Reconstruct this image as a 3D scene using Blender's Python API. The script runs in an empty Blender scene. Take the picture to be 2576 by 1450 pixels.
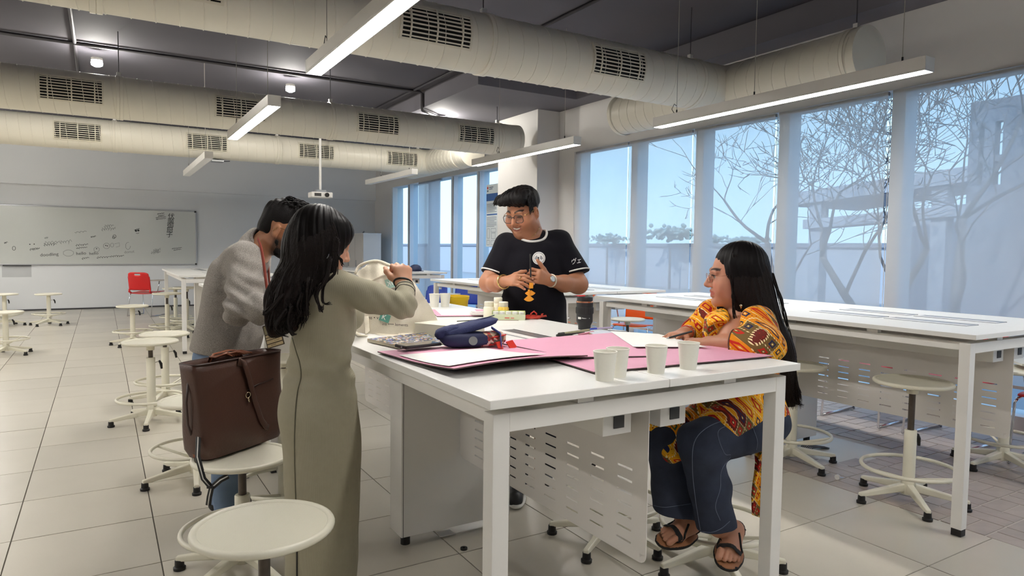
EXPOSURE = 0.8
SKY = 1.35
SUN = 2.0
LAMP = 37.0
import bpy, bmesh, math, random
import numpy as np
from mathutils import Vector, Matrix
random.seed(7)
np.random.seed(7)
SC = bpy.context.scene
COL = SC.collection
PI = math.pi

# ------------------------------------------------------------------ camera
CAM_H, F_PX, PITCH, ROLL, YAW = 1.36, 1702.0, .05757, .01194, .54512
IW, IH = 2576.0, 1450.0
_fwd = Vector((math.sin(YAW)*math.cos(PITCH), math.cos(YAW)*math.cos(PITCH), -math.sin(PITCH)))
_rt = Vector((math.cos(YAW), -math.sin(YAW), 0))
_up = _rt.cross(_fwd)
_r = _rt*math.cos(ROLL)+_up*math.sin(ROLL)
_u = -_rt*math.sin(ROLL)+_up*math.cos(ROLL)
cd = bpy.data.cameras.new('camera')
cam = bpy.data.objects.new('camera', cd)
COL.objects.link(cam)
m3 = Matrix((_r, _u, -_fwd)).transposed()
cam.matrix_world = Matrix.Translation((0, 0, CAM_H)) @ m3.to_4x4()
cd.sensor_width = 36.0
cd.lens = 36.0*F_PX/IW
cd.clip_start = .05
cd.clip_end = 300
SC.camera = cam

# ------------------------------------------------------------------ sky, sun, exposure
SC.view_settings.view_transform = 'Standard'
SC.view_settings.look = 'None'
SC.view_settings.gamma = 1.0
SC.view_settings.use_curve_mapping = False
SC.view_settings.exposure = EXPOSURE
SC.render.film_transparent = False
try:
    SC.cycles.max_bounces = 8
    SC.cycles.transparent_max_bounces = 12
    SC.cycles.sample_clamp_indirect = 6.0
    SC.cycles.caustics_reflective = False
    SC.cycles.caustics_refractive = False
except Exception:
    pass
W = bpy.data.worlds.new('sky'); SC.world = W; W.use_nodes = True
nt = W.node_tree; nt.nodes.clear()
o_ = nt.nodes.new('ShaderNodeOutputWorld'); b_ = nt.nodes.new('ShaderNodeBackground')
tc_ = nt.nodes.new('ShaderNodeTexCoord'); sx_ = nt.nodes.new('ShaderNodeSeparateXYZ'); cr_ = nt.nodes.new('ShaderNodeValToRGB')
nt.links.new(tc_.outputs['Generated'], sx_.inputs[0]); nt.links.new(sx_.outputs['Z'], cr_.inputs[0])
cr_.color_ramp.elements[0].position = 0.0; cr_.color_ramp.elements[0].color = (.58, .80, 1.0, 1)
cr_.color_ramp.elements[1].position = .6; cr_.color_ramp.elements[1].color = (.34, .58, .95, 1)
nt.links.new(cr_.outputs[0], b_.inputs[0]); b_.inputs[1].default_value = SKY
nt.links.new(b_.outputs[0], o_.inputs[0])
sd = bpy.data.lights.new('sun', 'SUN'); sd.energy = SUN; sd.angle = .02; sd.color = (1, .95, .86)
sun = bpy.data.objects.new('sun', sd); COL.objects.link(sun)
sun.rotation_euler = (math.radians(52), 0, math.radians(-70))   # high, from behind the building

# ------------------------------------------------------------------ helpers
def at(u, v, depth):
    'point seen at photo pixel (u, v) at a distance along the viewing axis'
    d = _fwd + _r*((u-IW/2)/F_PX) - _u*((v-IH/2)/F_PX)
    return Vector((0, 0, CAM_H)) + d*depth

def on(u, v, axis, val):
    d = _fwd + _r*((u-IW/2)/F_PX) - _u*((v-IH/2)/F_PX)
    o = Vector((0, 0, CAM_H))
    return o + d*((val-o[axis])/d[axis])

def lin(c):
    return tuple((x/12.92 if x <= .04045 else ((x+.055)/1.055)**2.4) for x in [k/255. for k in c])

MATS = {}
def mat(name, rgb, rough=.5, metal=0., var=.04, vscale=8., bump=0., bscale=60., spec=.5, emit=None, estr=0., objvar=0., trans=0., coat=0., lingiven=False):
    if name in MATS: return MATS[name]
    m = bpy.data.materials.new(name); m.use_nodes = True
    n = m.node_tree; p = n.nodes['Principled BSDF']
    c = rgb if lingiven else lin(rgb)
    tc = n.nodes.new('ShaderNodeTexCoord')
    nz = n.nodes.new('ShaderNodeTexNoise'); nz.inputs['Scale'].default_value = vscale; nz.inputs['Detail'].default_value = 4
    n.links.new(tc.outputs['Object'], nz.inputs['Vector'])
    mx = n.nodes.new('ShaderNodeMix'); mx.data_type = 'RGBA'
    mx.inputs['A'].default_value = (*[max(0, k*(1-var)) for k in c], 1); mx.inputs['B'].default_value = (*[min(1, k*(1+var)) for k in c], 1)
    n.links.new(nz.outputs['Fac'], mx.inputs['Factor'])
    src = mx.outputs['Result']
    if objvar:
        oi = n.nodes.new('ShaderNodeObjectInfo'); mr = n.nodes.new('ShaderNodeMapRange')
        mr.inputs['To Min'].default_value = 1-objvar; mr.inputs['To Max'].default_value = 1+objvar
        n.links.new(oi.outputs['Random'], mr.inputs['Value'])
        hs = n.nodes.new('ShaderNodeHueSaturation'); n.links.new(src, hs.inputs['Color']); n.links.new(mr.outputs[0], hs.inputs['Value'])
        src = hs.outputs['Color']
    n.links.new(src, p.inputs['Base Color'])
    p.inputs['Roughness'].default_value = rough; p.inputs['Metallic'].default_value = metal
    p.inputs['Specular IOR Level'].default_value = spec
    if coat: p.inputs['Coat Weight'].default_value = coat
    if trans: p.inputs['Transmission Weight'].default_value = trans
    if bump:
        nb = n.nodes.new('ShaderNodeTexNoise'); nb.inputs['Scale'].default_value = bscale; nb.inputs['Detail'].default_value = 3
        n.links.new(tc.outputs['Object'], nb.inputs['Vector'])
        bm = n.nodes.new('ShaderNodeBump'); bm.inputs['Strength'].default_value = bump; bm.inputs['Distance'].default_value = .01
        n.links.new(nb.outputs['Fac'], bm.inputs['Height']); n.links.new(bm.outputs[0], p.inputs['Normal'])
    if emit:
        p.inputs['Emission Color'].default_value = (*lin(emit), 1); p.inputs['Emission Strength'].default_value = estr
    MATS[name] = m
    return m

class MB:
    'collects shapes, then links them as ONE mesh object'
    def __init__(s): s.v = []; s.f = []; s.mi = []; s.cur = 0
    def add(s, vs, fs):
        k = len(s.v); s.v += [tuple(x) for x in vs]; s.f += [tuple(i+k for i in q) for q in fs]; s.mi += [s.cur]*len(fs); return s
    def box(s, x0, x1, y0, y1, z0, z1, M=None):
        vs = [Vector((x, y, z)) for z in (z0, z1) for y in (y0, y1) for x in (x0, x1)]
        if M is not None: vs = [M @ q for q in vs]
        return s.add(vs, [(0,2,3,1),(4,5,7,6),(0,1,5,4),(2,6,7,3),(0,4,6,2),(1,3,7,5)])
    def cyl(s, p0, p1, r0, r1=None, n=16, cap=True):
        p0 = Vector(p0); p1 = Vector(p1); r1 = r0 if r1 is None else r1
        d = (p1-p0).normalized(); a = d.orthogonal().normalized(); b = d.cross(a)
        vs = []; fs = []
        for p, r in ((p0, r0), (p1, r1)):
            for i in range(n):
                t = 2*PI*i/n; vs.append(p+a*(math.cos(t)*r)+b*(math.sin(t)*r))
        for i in range(n): j = (i+1) % n; fs.append((i, j, n+j, n+i))
        if cap: fs.append(tuple(range(n-1, -1, -1))); fs.append(tuple(range(n, 2*n)))
        return s.add(vs, fs)
    def lathe(s, prof, c=(0,0,0), n=24, M=None):
        c = Vector(c); vs = []; fs = []
        for r, z in prof:
            for i in range(n):
                t = 2*PI*i/n; vs.append(Vector((math.cos(t)*r, math.sin(t)*r, z)))
        vs = [(M @ q if M is not None else q)+c for q in vs]
        k = len(prof)
        for j in range(k-1):
            for i in range(n):
                i2 = (i+1) % n; fs.append((j*n+i, j*n+i2, (j+1)*n+i2, (j+1)*n+i))
        if prof[0][0] > 1e-5: fs.append(tuple(range(n-1, -1, -1)))
        if prof[-1][0] > 1e-5: fs.append(tuple((k-1)*n+i for i in range(n)))
        return s.add(vs, fs)
    def tube(s, path, rad, n=8, closed=False, flat=1.0, cap=True, updir=None):
        P = [Vector(p) for p in path]; m = len(P)
        R = rad if hasattr(rad, '__len__') else [rad]*m
        vs = []; fs = []; a = None
        for i in range(m):
            if closed: d = P[(i+1) % m]-P[i-1]
            else: d = P[min(i+1, m-1)]-P[max(i-1, 0)]
            d = d.normalized() if d.length > 1e-9 else Vector((0,0,1))
            if updir is not None:
                a = Vector(updir); a = (a-d*a.dot(d)); a = a.normalized() if a.length > 1e-6 else d.orthogonal().normalized()
            elif a is None: a = d.orthogonal().normalized()
            else:
                a = a-d*a.dot(d); a = a.normalized() if a.length > 1e-9 else d.orthogonal().normalized()
            b = d.cross(a)
            for k in range(n):
                t = 2*PI*k/n; vs.append(P[i]+a*(math.cos(t)*R[i]*flat)+b*(math.sin(t)*R[i]))
        for i in range(m if closed else m-1):
            i2 = (i+1) % m
            for k in range(n):
                k2 = (k+1) % n; fs.append((i*n+k, i*n+k2, i2*n+k2, i2*n+k))
        if not closed and cap: fs.append(tuple(range(n-1, -1, -1))); fs.append(tuple((m-1)*n+k for k in range(n)))
        return s.add(vs, fs)
    def torus(s, c, R, r, axis=(0,0,1), n=40, k=8, M=None):
        ax = Vector(axis).normalized(); a = ax.orthogonal().normalized(); b = ax.cross(a); c = Vector(c)
        return s.tube([c+a*(math.cos(2*PI*i/n)*R)+b*(math.sin(2*PI*i/n)*R) for i in range(n)], r, k, closed=True)
    def prism(s, poly, z0, z1, M=None):
        n = len(poly)
        vs = [Vector((x, y, z0)) for x, y in poly]+[Vector((x, y, z1)) for x, y in poly]
        if M is not None: vs = [M @ q for q in vs]
        fs = [tuple(range(n-1, -1, -1)), tuple(range(n, 2*n))]+[(i, (i+1) % n, n+(i+1) % n, n+i) for i in range(n)]
        return s.add(vs, fs)
    def grid(s, fn, nu, nv):
        vs = [fn(i/nu, j/nv) for j in range(nv+1) for i in range(nu+1)]
        fs = [(j*(nu+1)+i, j*(nu+1)+i+1, (j+1)*(nu+1)+i+1, (j+1)*(nu+1)+i) for j in range(nv) for i in range(nu)]
        return s.add(vs, fs)
    def mesh(s, name):
        me = bpy.data.meshes.new(name); me.from_pydata(s.v, [], s.f)
        if s.cur or any(s.mi): me.polygons.foreach_set('material_index', s.mi)
        me.update(); return me
    def ob(s, name, m, parent=None, smooth=False, bevel=0., seg=2, solid=0., sub=0, label=None):
        return link(name, s.mesh(name), m, parent, smooth, bevel, seg, solid, sub, label)

def link(name, me, m, parent=None, smooth=False, bevel=0., seg=2, solid=0., sub=0, label=None):
    o = bpy.data.objects.new(name, me); COL.objects.link(o)
    ms = m if isinstance(m, (list, tuple)) else [m]
    for k in ms:
        if k is not None and len(me.materials) < len(ms): me.materials.append(k)
    if parent is not None: o.parent = parent
    if smooth == True:
        me.polygons.foreach_set('use_smooth', [True]*len(me.polygons))
    elif smooth:
        me.polygons.foreach_set('use_smooth', [True]*len(me.polygons))
        try: me.set_sharp_from_angle(angle=math.radians(smooth))
        except Exception: pass
    if solid:
        q = o.modifiers.new('solid', 'SOLIDIFY'); q.thickness = solid; q.offset = 0
    if bevel:
        q = o.modifiers.new('bevel', 'BEVEL'); q.width = bevel; q.segments = seg; q.limit_method = 'ANGLE'; q.angle_limit = math.radians(40)
    if sub:
        q = o.modifiers.new('sub', 'SUBSURF'); q.levels = sub; q.render_levels = sub
    if label: o['label'] = label
    return o

def tag(o, label=None, cat=None, group=None, kind=None):
    if label: o['label'] = label
    if cat: o['category'] = cat
    if group: o['group'] = group
    if kind: o['kind'] = kind
    return o

def thing(name, label, cat, loc=(0,0,0), rz=0., group=None):
    o = bpy.data.objects.new(name, None); COL.objects.link(o); o.empty_display_size = .05
    o.location = loc; o.rotation_euler = (0, 0, rz)
    return tag(o, label, cat, group)

def copy_tree(o, parent=None):
    c = o.copy(); COL.objects.link(c); c.parent = parent
    for ch in list(o.children): copy_tree(ch, c)
    return c

def text_mesh(body, size, extrude=.0006, align='CENTER'):
    cu = bpy.data.curves.new('lettering', 'FONT'); cu.body = body; cu.size = size; cu.extrude = extrude
    cu.align_x = align; cu.align_y = 'CENTER'; cu.resolution_u = 3
    o = bpy.data.objects.new('lettering', cu); COL.objects.link(o)
    bpy.context.view_layer.update()
    dg = bpy.context.evaluated_depsgraph_get()
    me = bpy.data.meshes.new_from_object(o.evaluated_get(dg))
    bpy.data.objects.remove(o); bpy.data.curves.remove(cu)
    me.materials.clear()
    return me

def frame(origin, xdir, updir):
    'matrix whose x runs along xdir, y along updir, z out of the face'
    x = Vector(xdir).normalized(); y = Vector(updir); y = (y-x*y.dot(x)).normalized(); z = x.cross(y)
    M = Matrix((x, y, z)).transposed().to_4x4(); M.translation = Vector(origin); return M

def lettering(body, size, M, m, parent, name='lettering', align='CENTER', label=None):
    me = text_mesh(body, size, align=align); me.transform(M)
    return link(name, me, m, parent, label=label)
# ------------------------------------------------------------------ materials
M_WALL = mat('wall_paint', (222, 220, 218), .7, var=.02, vscale=1.5, bump=.03, bscale=40)
M_WALLB = mat('back_wall_paint', (226, 228, 230), .6, var=.03, vscale=1.2)
M_CEIL = mat('dark_ceiling_paint', (84, 82, 90), .85, var=.08, vscale=2.)
M_SOFF = mat('soffit_paint', (112, 110, 118), .85, var=.05, vscale=2.)
M_PIPE = mat('dark_conduit', (58, 56, 62), .6)
M_TILE = mat('floor_tile', (196, 190, 177), .30, var=.06, vscale=3., objvar=.07, bump=.02, bscale=25, spec=.45)
M_GROUT = mat('tile_grout', (96, 90, 80), .9, var=.2, vscale=20)
M_PAVER = mat('paver_brick', (174, 163, 154), .45, var=.18, vscale=14., objvar=.07, bump=.08, bscale=40)
M_MORT = mat('paver_joint', (200, 192, 182), .8, var=.1)
M_DUCT = mat('duct_paint', (230, 225, 210), .38, var=.05, vscale=3., bump=.04, bscale=14)
M_DUCTD = mat('grille_shade', (16, 14, 13), .9)
M_GRIL = mat('grille_paint', (222, 216, 198), .4)
M_TABLE = mat('white_laminate', (234, 233, 229), .34, var=.015, vscale=3.)
M_EDGE = mat('white_steel', (228, 226, 222), .38, var=.02)
M_STEEL = mat('panel_steel', (222, 218, 214), .42, var=.02, vscale=4)
M_BLACK = mat('black_plastic', (22, 21, 21), .5)
M_DARK = mat('dark_gap', (58, 58, 58), .6)
M_STOOL = mat('cream_powder_coat', (226, 222, 204), .36, var=.03, vscale=6.)
M_ROD = mat('worn_steel_rod', (92, 84, 78), .35, metal=.7, var=.25, vscale=30)
M_CHROME = mat('chrome', (220, 222, 226), .12, metal=1., var=.02)
M_ALU = mat('aluminium', (176, 178, 182), .35, metal=.8, var=.03)
M_FRAME = mat('window_aluminium', (222, 225, 230), .45, metal=.3, var=.03)
M_WIRE = mat('wire', (70, 68, 66), .5)
M_WIREL = mat('pale_wire', (170, 166, 156), .5)
M_LED = mat('led_strip', (255, 250, 238), .4, emit=(255, 251, 245), estr=LAMP)
M_LAMPH = mat('lamp_housing', (226, 224, 220), .4, metal=.0)
M_DIFFO = mat('unlit_diffuser', (236, 236, 234), .4)
M_DL = mat('downlight_glass', (255, 255, 255), .4, emit=(255, 250, 240), estr=LAMP*8)
M_RED = mat('red_plastic', (214, 30, 34), .35, var=.04)
M_ORANGE = mat('orange_plastic', (232, 92, 26), .35, var=.04)
M_GREEN = mat('tablet_laminate', (196, 192, 182), .4)
M_BOARD = mat('whiteboard_enamel', (206, 209, 205), .18, var=.04, vscale=1.2, spec=.6)
M_INK = mat('marker_ink', (52, 54, 54), .6)
M_INKF = mat('faded_marker_ink', (136, 140, 138), .6)

def glass_mat():
    m = bpy.data.materials.new('window_glass'); m.use_nodes = True; n = m.node_tree; n.nodes.clear()
    out = n.nodes.new('ShaderNodeOutputMaterial'); mx = n.nodes.new('ShaderNodeMixShader')
    tr = n.nodes.new('ShaderNodeBsdfTransparent'); gl = n.nodes.new('ShaderNodeBsdfGlossy')
    tr.inputs[0].default_value = (.86, .94, .97, 1); gl.inputs['Roughness'].default_value = .25
    mx.inputs[0].default_value = .015; n.links.new(tr.outputs[0], mx.inputs[1]); n.links.new(gl.outputs[0], mx.inputs[2])
    n.links.new(mx.outputs[0], out.inputs[0]); return m
M_GLASS = glass_mat()

def blind_mat(name, rgb, openness):
    m = bpy.data.materials.new(name); m.use_nodes = True; n = m.node_tree; n.nodes.clear()
    out = n.nodes.new('ShaderNodeOutputMaterial'); mx = n.nodes.new('ShaderNodeMixShader'); ms = n.nodes.new('ShaderNodeMixShader')
    tr = n.nodes.new('ShaderNodeBsdfTransparent'); df = n.nodes.new('ShaderNodeBsdfDiffuse'); tl = n.nodes.new('ShaderNodeBsdfTranslucent')
    tc = n.nodes.new('ShaderNodeTexCoord'); nz = n.nodes.new('ShaderNodeTexNoise'); nz.inputs['Scale'].default_value = 2.5
    cr = n.nodes.new('ShaderNodeMix'); cr.data_type = 'RGBA'
    c = lin(rgb); cr.inputs['A'].default_value = (*[k*.94 for k in c], 1); cr.inputs['B'].default_value = (*[k*1.05 for k in c], 1)
    n.links.new(tc.outputs['Object'], nz.inputs['Vector']); n.links.new(nz.outputs['Fac'], cr.inputs['Factor'])
    n.links.new(cr.outputs['Result'], df.inputs[0]); n.links.new(cr.outputs['Result'], tl.inputs[0])
    ms.inputs[0].default_value = .6; n.links.new(df.outputs[0], ms.inputs[1]); n.links.new(tl.outputs[0], ms.inputs[2])
    mx.inputs[0].default_value = 1-openness; n.links.new(tr.outputs[0], mx.inputs[1]); n.links.new(ms.outputs[0], mx.inputs[2])
    n.links.new(mx.outputs[0], out.inputs[0]); return m
M_BLIND = blind_mat('solar_screen_fabric', (244, 239, 231), .36)
M_BLIND2 = blind_mat('grey_screen_fabric', (214, 214, 216), .10)

# ------------------------------------------------------------------ room shell
XW, YB, XL, YF, ZC, ZS = 6.0, 16.7, -6.5, -5.0, 3.70, 3.45
def struct(name, mb, m, **k):
    o = mb.ob(name, m, **k); o['kind'] = 'structure'; return o

slab = struct('floor', MB().box(XL-.2, XW+.4, YF-.2, YB+.2, -.12, -.004), M_GROUT)
ceil = struct('ceiling', MB().box(XL-.2, XW+.4, YF-.2, YB+.2, ZC, ZC+.15), M_CEIL)
b = MB(); b.box(4.14, XW, 7.72, YB, ZS, ZC-.002)
sof = struct('ceiling_soffit', b, M_SOFF); sof.parent = ceil
sof2 = MB().box(5.69, XW, YF, 7.718, ZS, ZC-.002).ob('ceiling_edge_soffit', M_SOFF, ceil)
struct('wall_back', MB().box(XL, XW+.3, YB, YB+.2, 0, ZC), M_WALLB)
trim = struct('trim_1', MB().box(XL, XW-.002, YB-.07, YB-.001, 2.54, ZC-.002), M_WALLB)
struct('baseboard_back', MB().box(XL, XW-.003, YB-.012, YB-.001, 0, .028), mat('skirting', (70, 70, 72), .5))
struct('wall_left', MB().box(XL-.2, XL, YF, YB, 0, ZC), M_WALL)
struct('wall_front', MB().box(XL, XW+.3, YF-.2, YF, 0, ZC), M_WALL)
# window wall: band above the glass, low sill, piers
b = MB(); b.box(XW, XW+.3, YF, YB, 2.80, ZC); b.box(XW, XW+.3, YF, YB, 0, .12)
b.box(XW, XW+.3, 15.55, YB, .12, 2.80); b.box(XW, XW+.3, 8.16, 10.36, .12, 2.80); b.box(XW, XW+.3, YF, -3.4, .12, 2.80)
struct('wall_right', b, M_WALL)
struct('column', MB().box(5.60, XW-.002, 8.55, 9.72, 0, ZS-.002), M_WALL)

# windows: glass, fins, blinds
GAPS_R = [8.10, 6.91, 5.77, 4.62, 3.45, 2.29, 1.13, -.03, -1.19, -2.35]
win1 = thing('window_1', None, None); win1['kind'] = 'structure'
win2 = thing('window_2', None, None); win2['kind'] = 'structure'
for i in range(len(GAPS_R)-1):
    a, c_ = GAPS_R[i], GAPS_R[i+1]
    MB().box(6.10, 6.112, c_+.02, a-.1, .12, 2.80).ob('glass_pane', M_GLASS, win1)
for g in GAPS_R[1:]:
    MB().box(6.03, 6.22, g-.10, g+.02, .12, 2.80).ob('mullion', M_FRAME, win1, bevel=.004)
MB().box(6.03, 6.16, GAPS_R[0]-.06, GAPS_R[0]+.06, .12, 2.80).ob('jamb', M_FRAME, win1)
GL = [15.55, 14.60, 13.45, 12.34, 11.25, 10.36]
for i in range(len(GL)-1):
    MB().box(6.14, 6.152, GL[i+1], GL[i], .12, 2.80).ob('glass_pane', M_GLASS, win2)
for g in GL[1:-1]:
    MB().box(6.05, 6.26, g-.07, g+.05, .12, 2.80).ob('mullion', M_FRAME, win2, bevel=.004)
    MB().box(6.046, 6.05, g-.05, g-.042, .12, 2.80).ob('gasket', M_DARK, win2)
MB().box(6.02, 6.2, GL[0]-.03, GL[0], .12, 2.80).ob('jamb', M_EDGE, win2)

blind_n = ['by the column', 'behind the man in black', 'second to the right of the column', 'third to the right of the column', 'behind the bare tree branches', 'at the right edge']
BL_LAB = ['pale roller blind drawn down right beside the white column', 'pale roller blind drawn down between the column and the clear-sky window',
          'pale roller blind with blue sky showing through, left of the seated woman', 'pale roller blind directly behind the seated woman with thin branches showing through',
          'pale roller blind crossed by the shadow of a sloping canopy roof', 'pale roller blind at the picture edge with a dark tower showing through']
def blind(y0, y1, z0, z1, x, m, label, idx):
    t = thing('roller_blind', label, 'blind', (x, (y0+y1)/2, z0), 0, 'roller blinds on the window wall')
    w = (y1-y0)/2; h = z1-z0
    MB().grid(lambda u, v: Vector((.004*math.sin(u*9+idx)*math.sin(v*2.2), -w+2*w*u, h*v)), 10, 8).ob('fabric', m, t, smooth=True)
    MB().cyl((.02, -w, h-.02), (.02, w, h-.02), .018, n=12).ob('roller_tube', M_ALU, t, smooth=40)
    MB().box(-.008, .008, -w, w, -.012, .012).ob('bottom_bar', M_EDGE, t)
    MB().tube([(.0, w+.012, h-.02), (.004, w+.015, h*.5), (.0, w+.012, .35)], .003, 5).ob('pull_cord', M_LAMPH, t)
    return t
for i in range(6):
    blind(GAPS_R[i+1]+.022, GAPS_R[i]-.018, .35, 2.79, 5.965, M_BLIND, BL_LAB[i], i)
for i in range(6, 9):
    blind(GAPS_R[i+1]+.022, GAPS_R[i]-.018, .35, 2.79, 5.965, M_BLIND, 'pale roller blind on a window of the same wall, out of view', i)
blind(12.70, 13.84, .30, 2.79, 5.965, M_BLIND2, 'opaque grey roller blind between the two clear glass strips near the cabinet', 11)

# floor tiles (each a part of the floor) and the paved strip beside the windows
TX, TY = .573, .5605
tile_me = MB().box(-TX/2+.0028, TX/2-.0028, -TY/2+.0028, TY/2-.0028, -.006, 0).mesh('tile'); tile_me.materials.append(M_TILE)
tiles = []
for i in range(-4, 8):
    for j in range(-1, 28):
        x = -.38+TX*i-TX/2; y = 1.51+TY*j-TY/2+.002
        if y > YB-.25: continue
        tiles.append((x, y))
def vis(x, y):
    d = Vector((x, y, 0))-Vector((0, 0, CAM_H)); zz = d.dot(_fwd)
    if zz < .4: return -1
    u = IW/2+F_PX*d.dot(_r)/zz; v = IH/2-F_PX*d.dot(_u)/zz
    return zz if (-250 < u < IW+250 and v < IH+330) else -1
vt = sorted([(vis(*t), t) for t in tiles if vis(*t) > 0])
seen = vt[:300]
for k, (d_, (x, y)) in enumerate(seen):
    o = bpy.data.objects.new('tile', tile_me); COL.objects.link(o); o.parent = slab
    o.location = (x, y, random.uniform(-.0006, .0006)); o.rotation_euler = (0, 0, random.uniform(-.0012, .0012))
rest = set(t for t in tiles)-set(t for _, t in seen)
b = MB()
for x, y in rest: b.box(x-TX/2+.002, x+TX/2-.002, y-TY/2+.002, y+TY/2-.002, -.006, 0)
for i in range(-11, -4):
    for j in range(-12, 28):
        x = -.38+TX*i-TX/2; y = 1.51+TY*j-TY/2
        if y < YB-.25: b.box(x-TX/2+.002, x+TX/2-.002, y-TY/2+.002, y+TY/2-.002, -.006, 0)
for i in range(-4, 12):
    for j in range(-12, -1):
        x = -.38+TX*i-TX/2; y = 1.51+TY*j-TY/2
        b.box(x-TX/2+.002, x+TX/2-.002, y-TY/2+.002, y+TY/2-.002, -.006, 0)
for i in range(8, 12):
    for j in range(7, 28):
        x = -.38+TX*i-TX/2; y = 1.51+TY*j-TY/2
        if y < YB-.25 and x < 5.9: b.box(x-TX/2+.002, x+TX/2-.002, y-TY/2+.002, y+TY/2-.002, -.006, 0)
q = b.ob('far_tiles', M_TILE, slab); q['kind'] = 'stuff'
X0 = 3.633
MB().box(X0, XW-.002, .9, 5.43, -.008, -.0035).ob('paver_bed', M_MORT, slab)
pav = []
PW, PL = .098, .198
pa = MB().box(-PL/2, PL/2, -PW/2, PW/2, -.004, 0).mesh('paver'); pa.materials.append(M_PAVER)
pb_ = MB().box(-PW/2, PW/2, -PL/2, PL/2, -.004, 0).mesh('paver'); pb_.materials.append(M_PAVER)
for i in range(12):
    for j in range(22):
        x = X0+.106+i*.21; y = 1.02+j*.21
        if x > 5.9 or y > 5.3: continue
        if 4.0 < x < 4.62 and 2.6 < y < 3.3: continue
        if (i+j) % 2: pav += [(pa, x, y-.0525), (pa, x, y+.0525)]
        else: pav += [(pb_, x-.0525, y), (pb_, x+.0525, y)]
pv = sorted([(vis(x, y) if vis(x, y) > 0 else 99, k) for k, (_, x, y) in enumerate(pav)])
b = MB()
for r_, (d_, k) in enumerate(pv):
    me, x, y = pav[k]
    if r_ < 300 and d_ < 90:
        o = bpy.data.objects.new('paver', me); COL.objects.link(o); o.parent = slab; o.location = (x, y, random.uniform(-.001, .001))
    else:
        w, l = (PL/2, PW/2) if me is pa else (PW/2, PL/2)
        b.box(x-w, x+w, y-l, y+l, -.004, 0)
q = b.ob('far_pavers', M_PAVER, slab); q['kind'] = 'stuff'
MB().box(4.02, 4.60, 2.52, 3.30, -.003, .0).ob('tile', M_TILE, slab)

# conduits on the ceiling
def pipe(pts, r, label, nm='conduit'):
    t = MB().tube(pts, r, 8).ob(nm, M_PIPE, None, smooth=True)
    return tag(t, label, 'conduit', 'dark conduits on the ceiling')
pipe([(-4, 9.42, ZC-.03), (4.07, 9.42, ZC-.03), (4.11, 9.42, ZC-.05), (4.11, 9.42, 3.44), (4.13, 9.45, 3.41), (4.60, 9.80, 3.405)], .022, 'long dark conduit running past the round ceiling lights and down to the soffit lamp')
pipe([(-.22, 2, ZC-.024), (-.22, 14, ZC-.024)], .02, 'dark conduit running across the ceiling at the far left above the ducts')
pipe([(3.98, 3.5, ZC-.022), (3.98, 9.3, ZC-.022), (3.98, 12.5, ZC-.02)], .018, 'dark conduit running beside the lowered ceiling soffit')
def downlight(x, y, z, label):
    t = thing('ceiling_light', label, 'ceiling light', (x, y, z), 0, 'round ceiling lights')
    MB().lathe([(.06, 0), (.06, -.03), (.045, -.035)], n=20).ob('collar', M_EDGE, t, smooth=40)
    MB().lathe([(.05, -.03), (.062, -.055), (.058, -.085), (.03, -.1), (0, -.102)], n=20).ob('bulb', M_DL, t, smooth=True)
downlight(-.005, 9.62, ZC-.12, 'round lit ceiling lamp at the far left between the ducts')
downlight(2.26, 9.66, ZC-.12, 'round lit ceiling lamp left of the long near strip lamp')
downlight(4.61, 9.81, 3.40, 'round lit ceiling lamp on the conduit under the soffit')
downlight(-2.3, 9.62, ZC-.12, 'round lit ceiling lamp out of view past the left edge')
downlight(-2.0, 14.2, ZC-.12, 'round lit ceiling lamp by the back wall out of view')

# outside: ground, low wall, canopy, tower, trees
M_OUT = mat('pale_render', (176, 176, 186), .8, var=.04)
M_OUTD = mat('grey_render', (138, 138, 150), .8, var=.06)
M_BARK = mat('bark', (118, 108, 108), .9, var=.2)
M_HAZE = mat('hazy_facade', (190, 205, 222), .8, var=.05)
og = struct('ground_outside', MB().box(6.6, 90, -40, 90, -.5, -.3), mat('paving_outside', (150, 148, 150), .8))
def building(name, label, parts, m):
    t = thing(name, label, 'building', (0, 0, 0))
    for nm, bx, mm in parts: MB().box(*bx).ob(nm, mm, t)
    return t
building('boundary_wall', 'long low pale wall outside the windows reaching up to eye level', [('wall', (22, 22.5, -30, 60, -.3, 1.55), M_OUT), ('coping', (21.9, 22.6, -30, 60, 1.55, 1.7), M_OUTD)], M_OUT)
b = thing('canopy_roof', 'flat sloping canopy roof on posts outside the far right windows', 'canopy', (0, 0, 0))
def slabq(pts, th, nm, m, par):
    MB().add([Vector(p) for p in pts]+[Vector(p)+Vector((0, 0, -th)) for p in pts], [(0,1,2,3),(7,6,5,4),(0,4,5,1),(1,5,6,2),(2,6,7,3),(3,7,4,0)]).ob(nm, m, par)
slabq([(14.5, 10.9, 2.80), (14.5, 6.6, 3.10), (17.5, 7.9, 3.10), (17.5, 10.9, 2.80)], .30, 'roof_slab', M_OUT, b)
slabq([(14.5, 10.4, 2.15), (14.5, 6.6, 2.36), (15.2, 6.9, 2.36), (15.2, 10.4, 2.15)], .22, 'beam', M_OUT, b)
for y in (10.0, 7.2): MB().box(14.6, 14.9, y, y+.3, -.3, 2.75).ob('post', M_OUT, b)
MB().box(18.5, 18.8, -6, 10.4, -.3, 2.4).ob('rear_wall', M_OUT, b)
b = thing('tower_block', 'grey tower block with narrow upright openings outside the rightmost window', 'building', (0, 0, 0))
TXX = 13.0
yb0, yb1 = 3.2, 6.10
slots = [(5.86, 5.94), (5.58, 5.70), (5.0, 5.12)]
ys = [yb0]+[q for s_ in reversed(slots) for q in s_]+[yb1]
mbT = MB()
mbT.box(TXX, TXX+.2, yb0, yb1, 3.62, 4.0); mbT.box(TXX, TXX+.2, yb0, yb1, -.3, 2.55)
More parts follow.
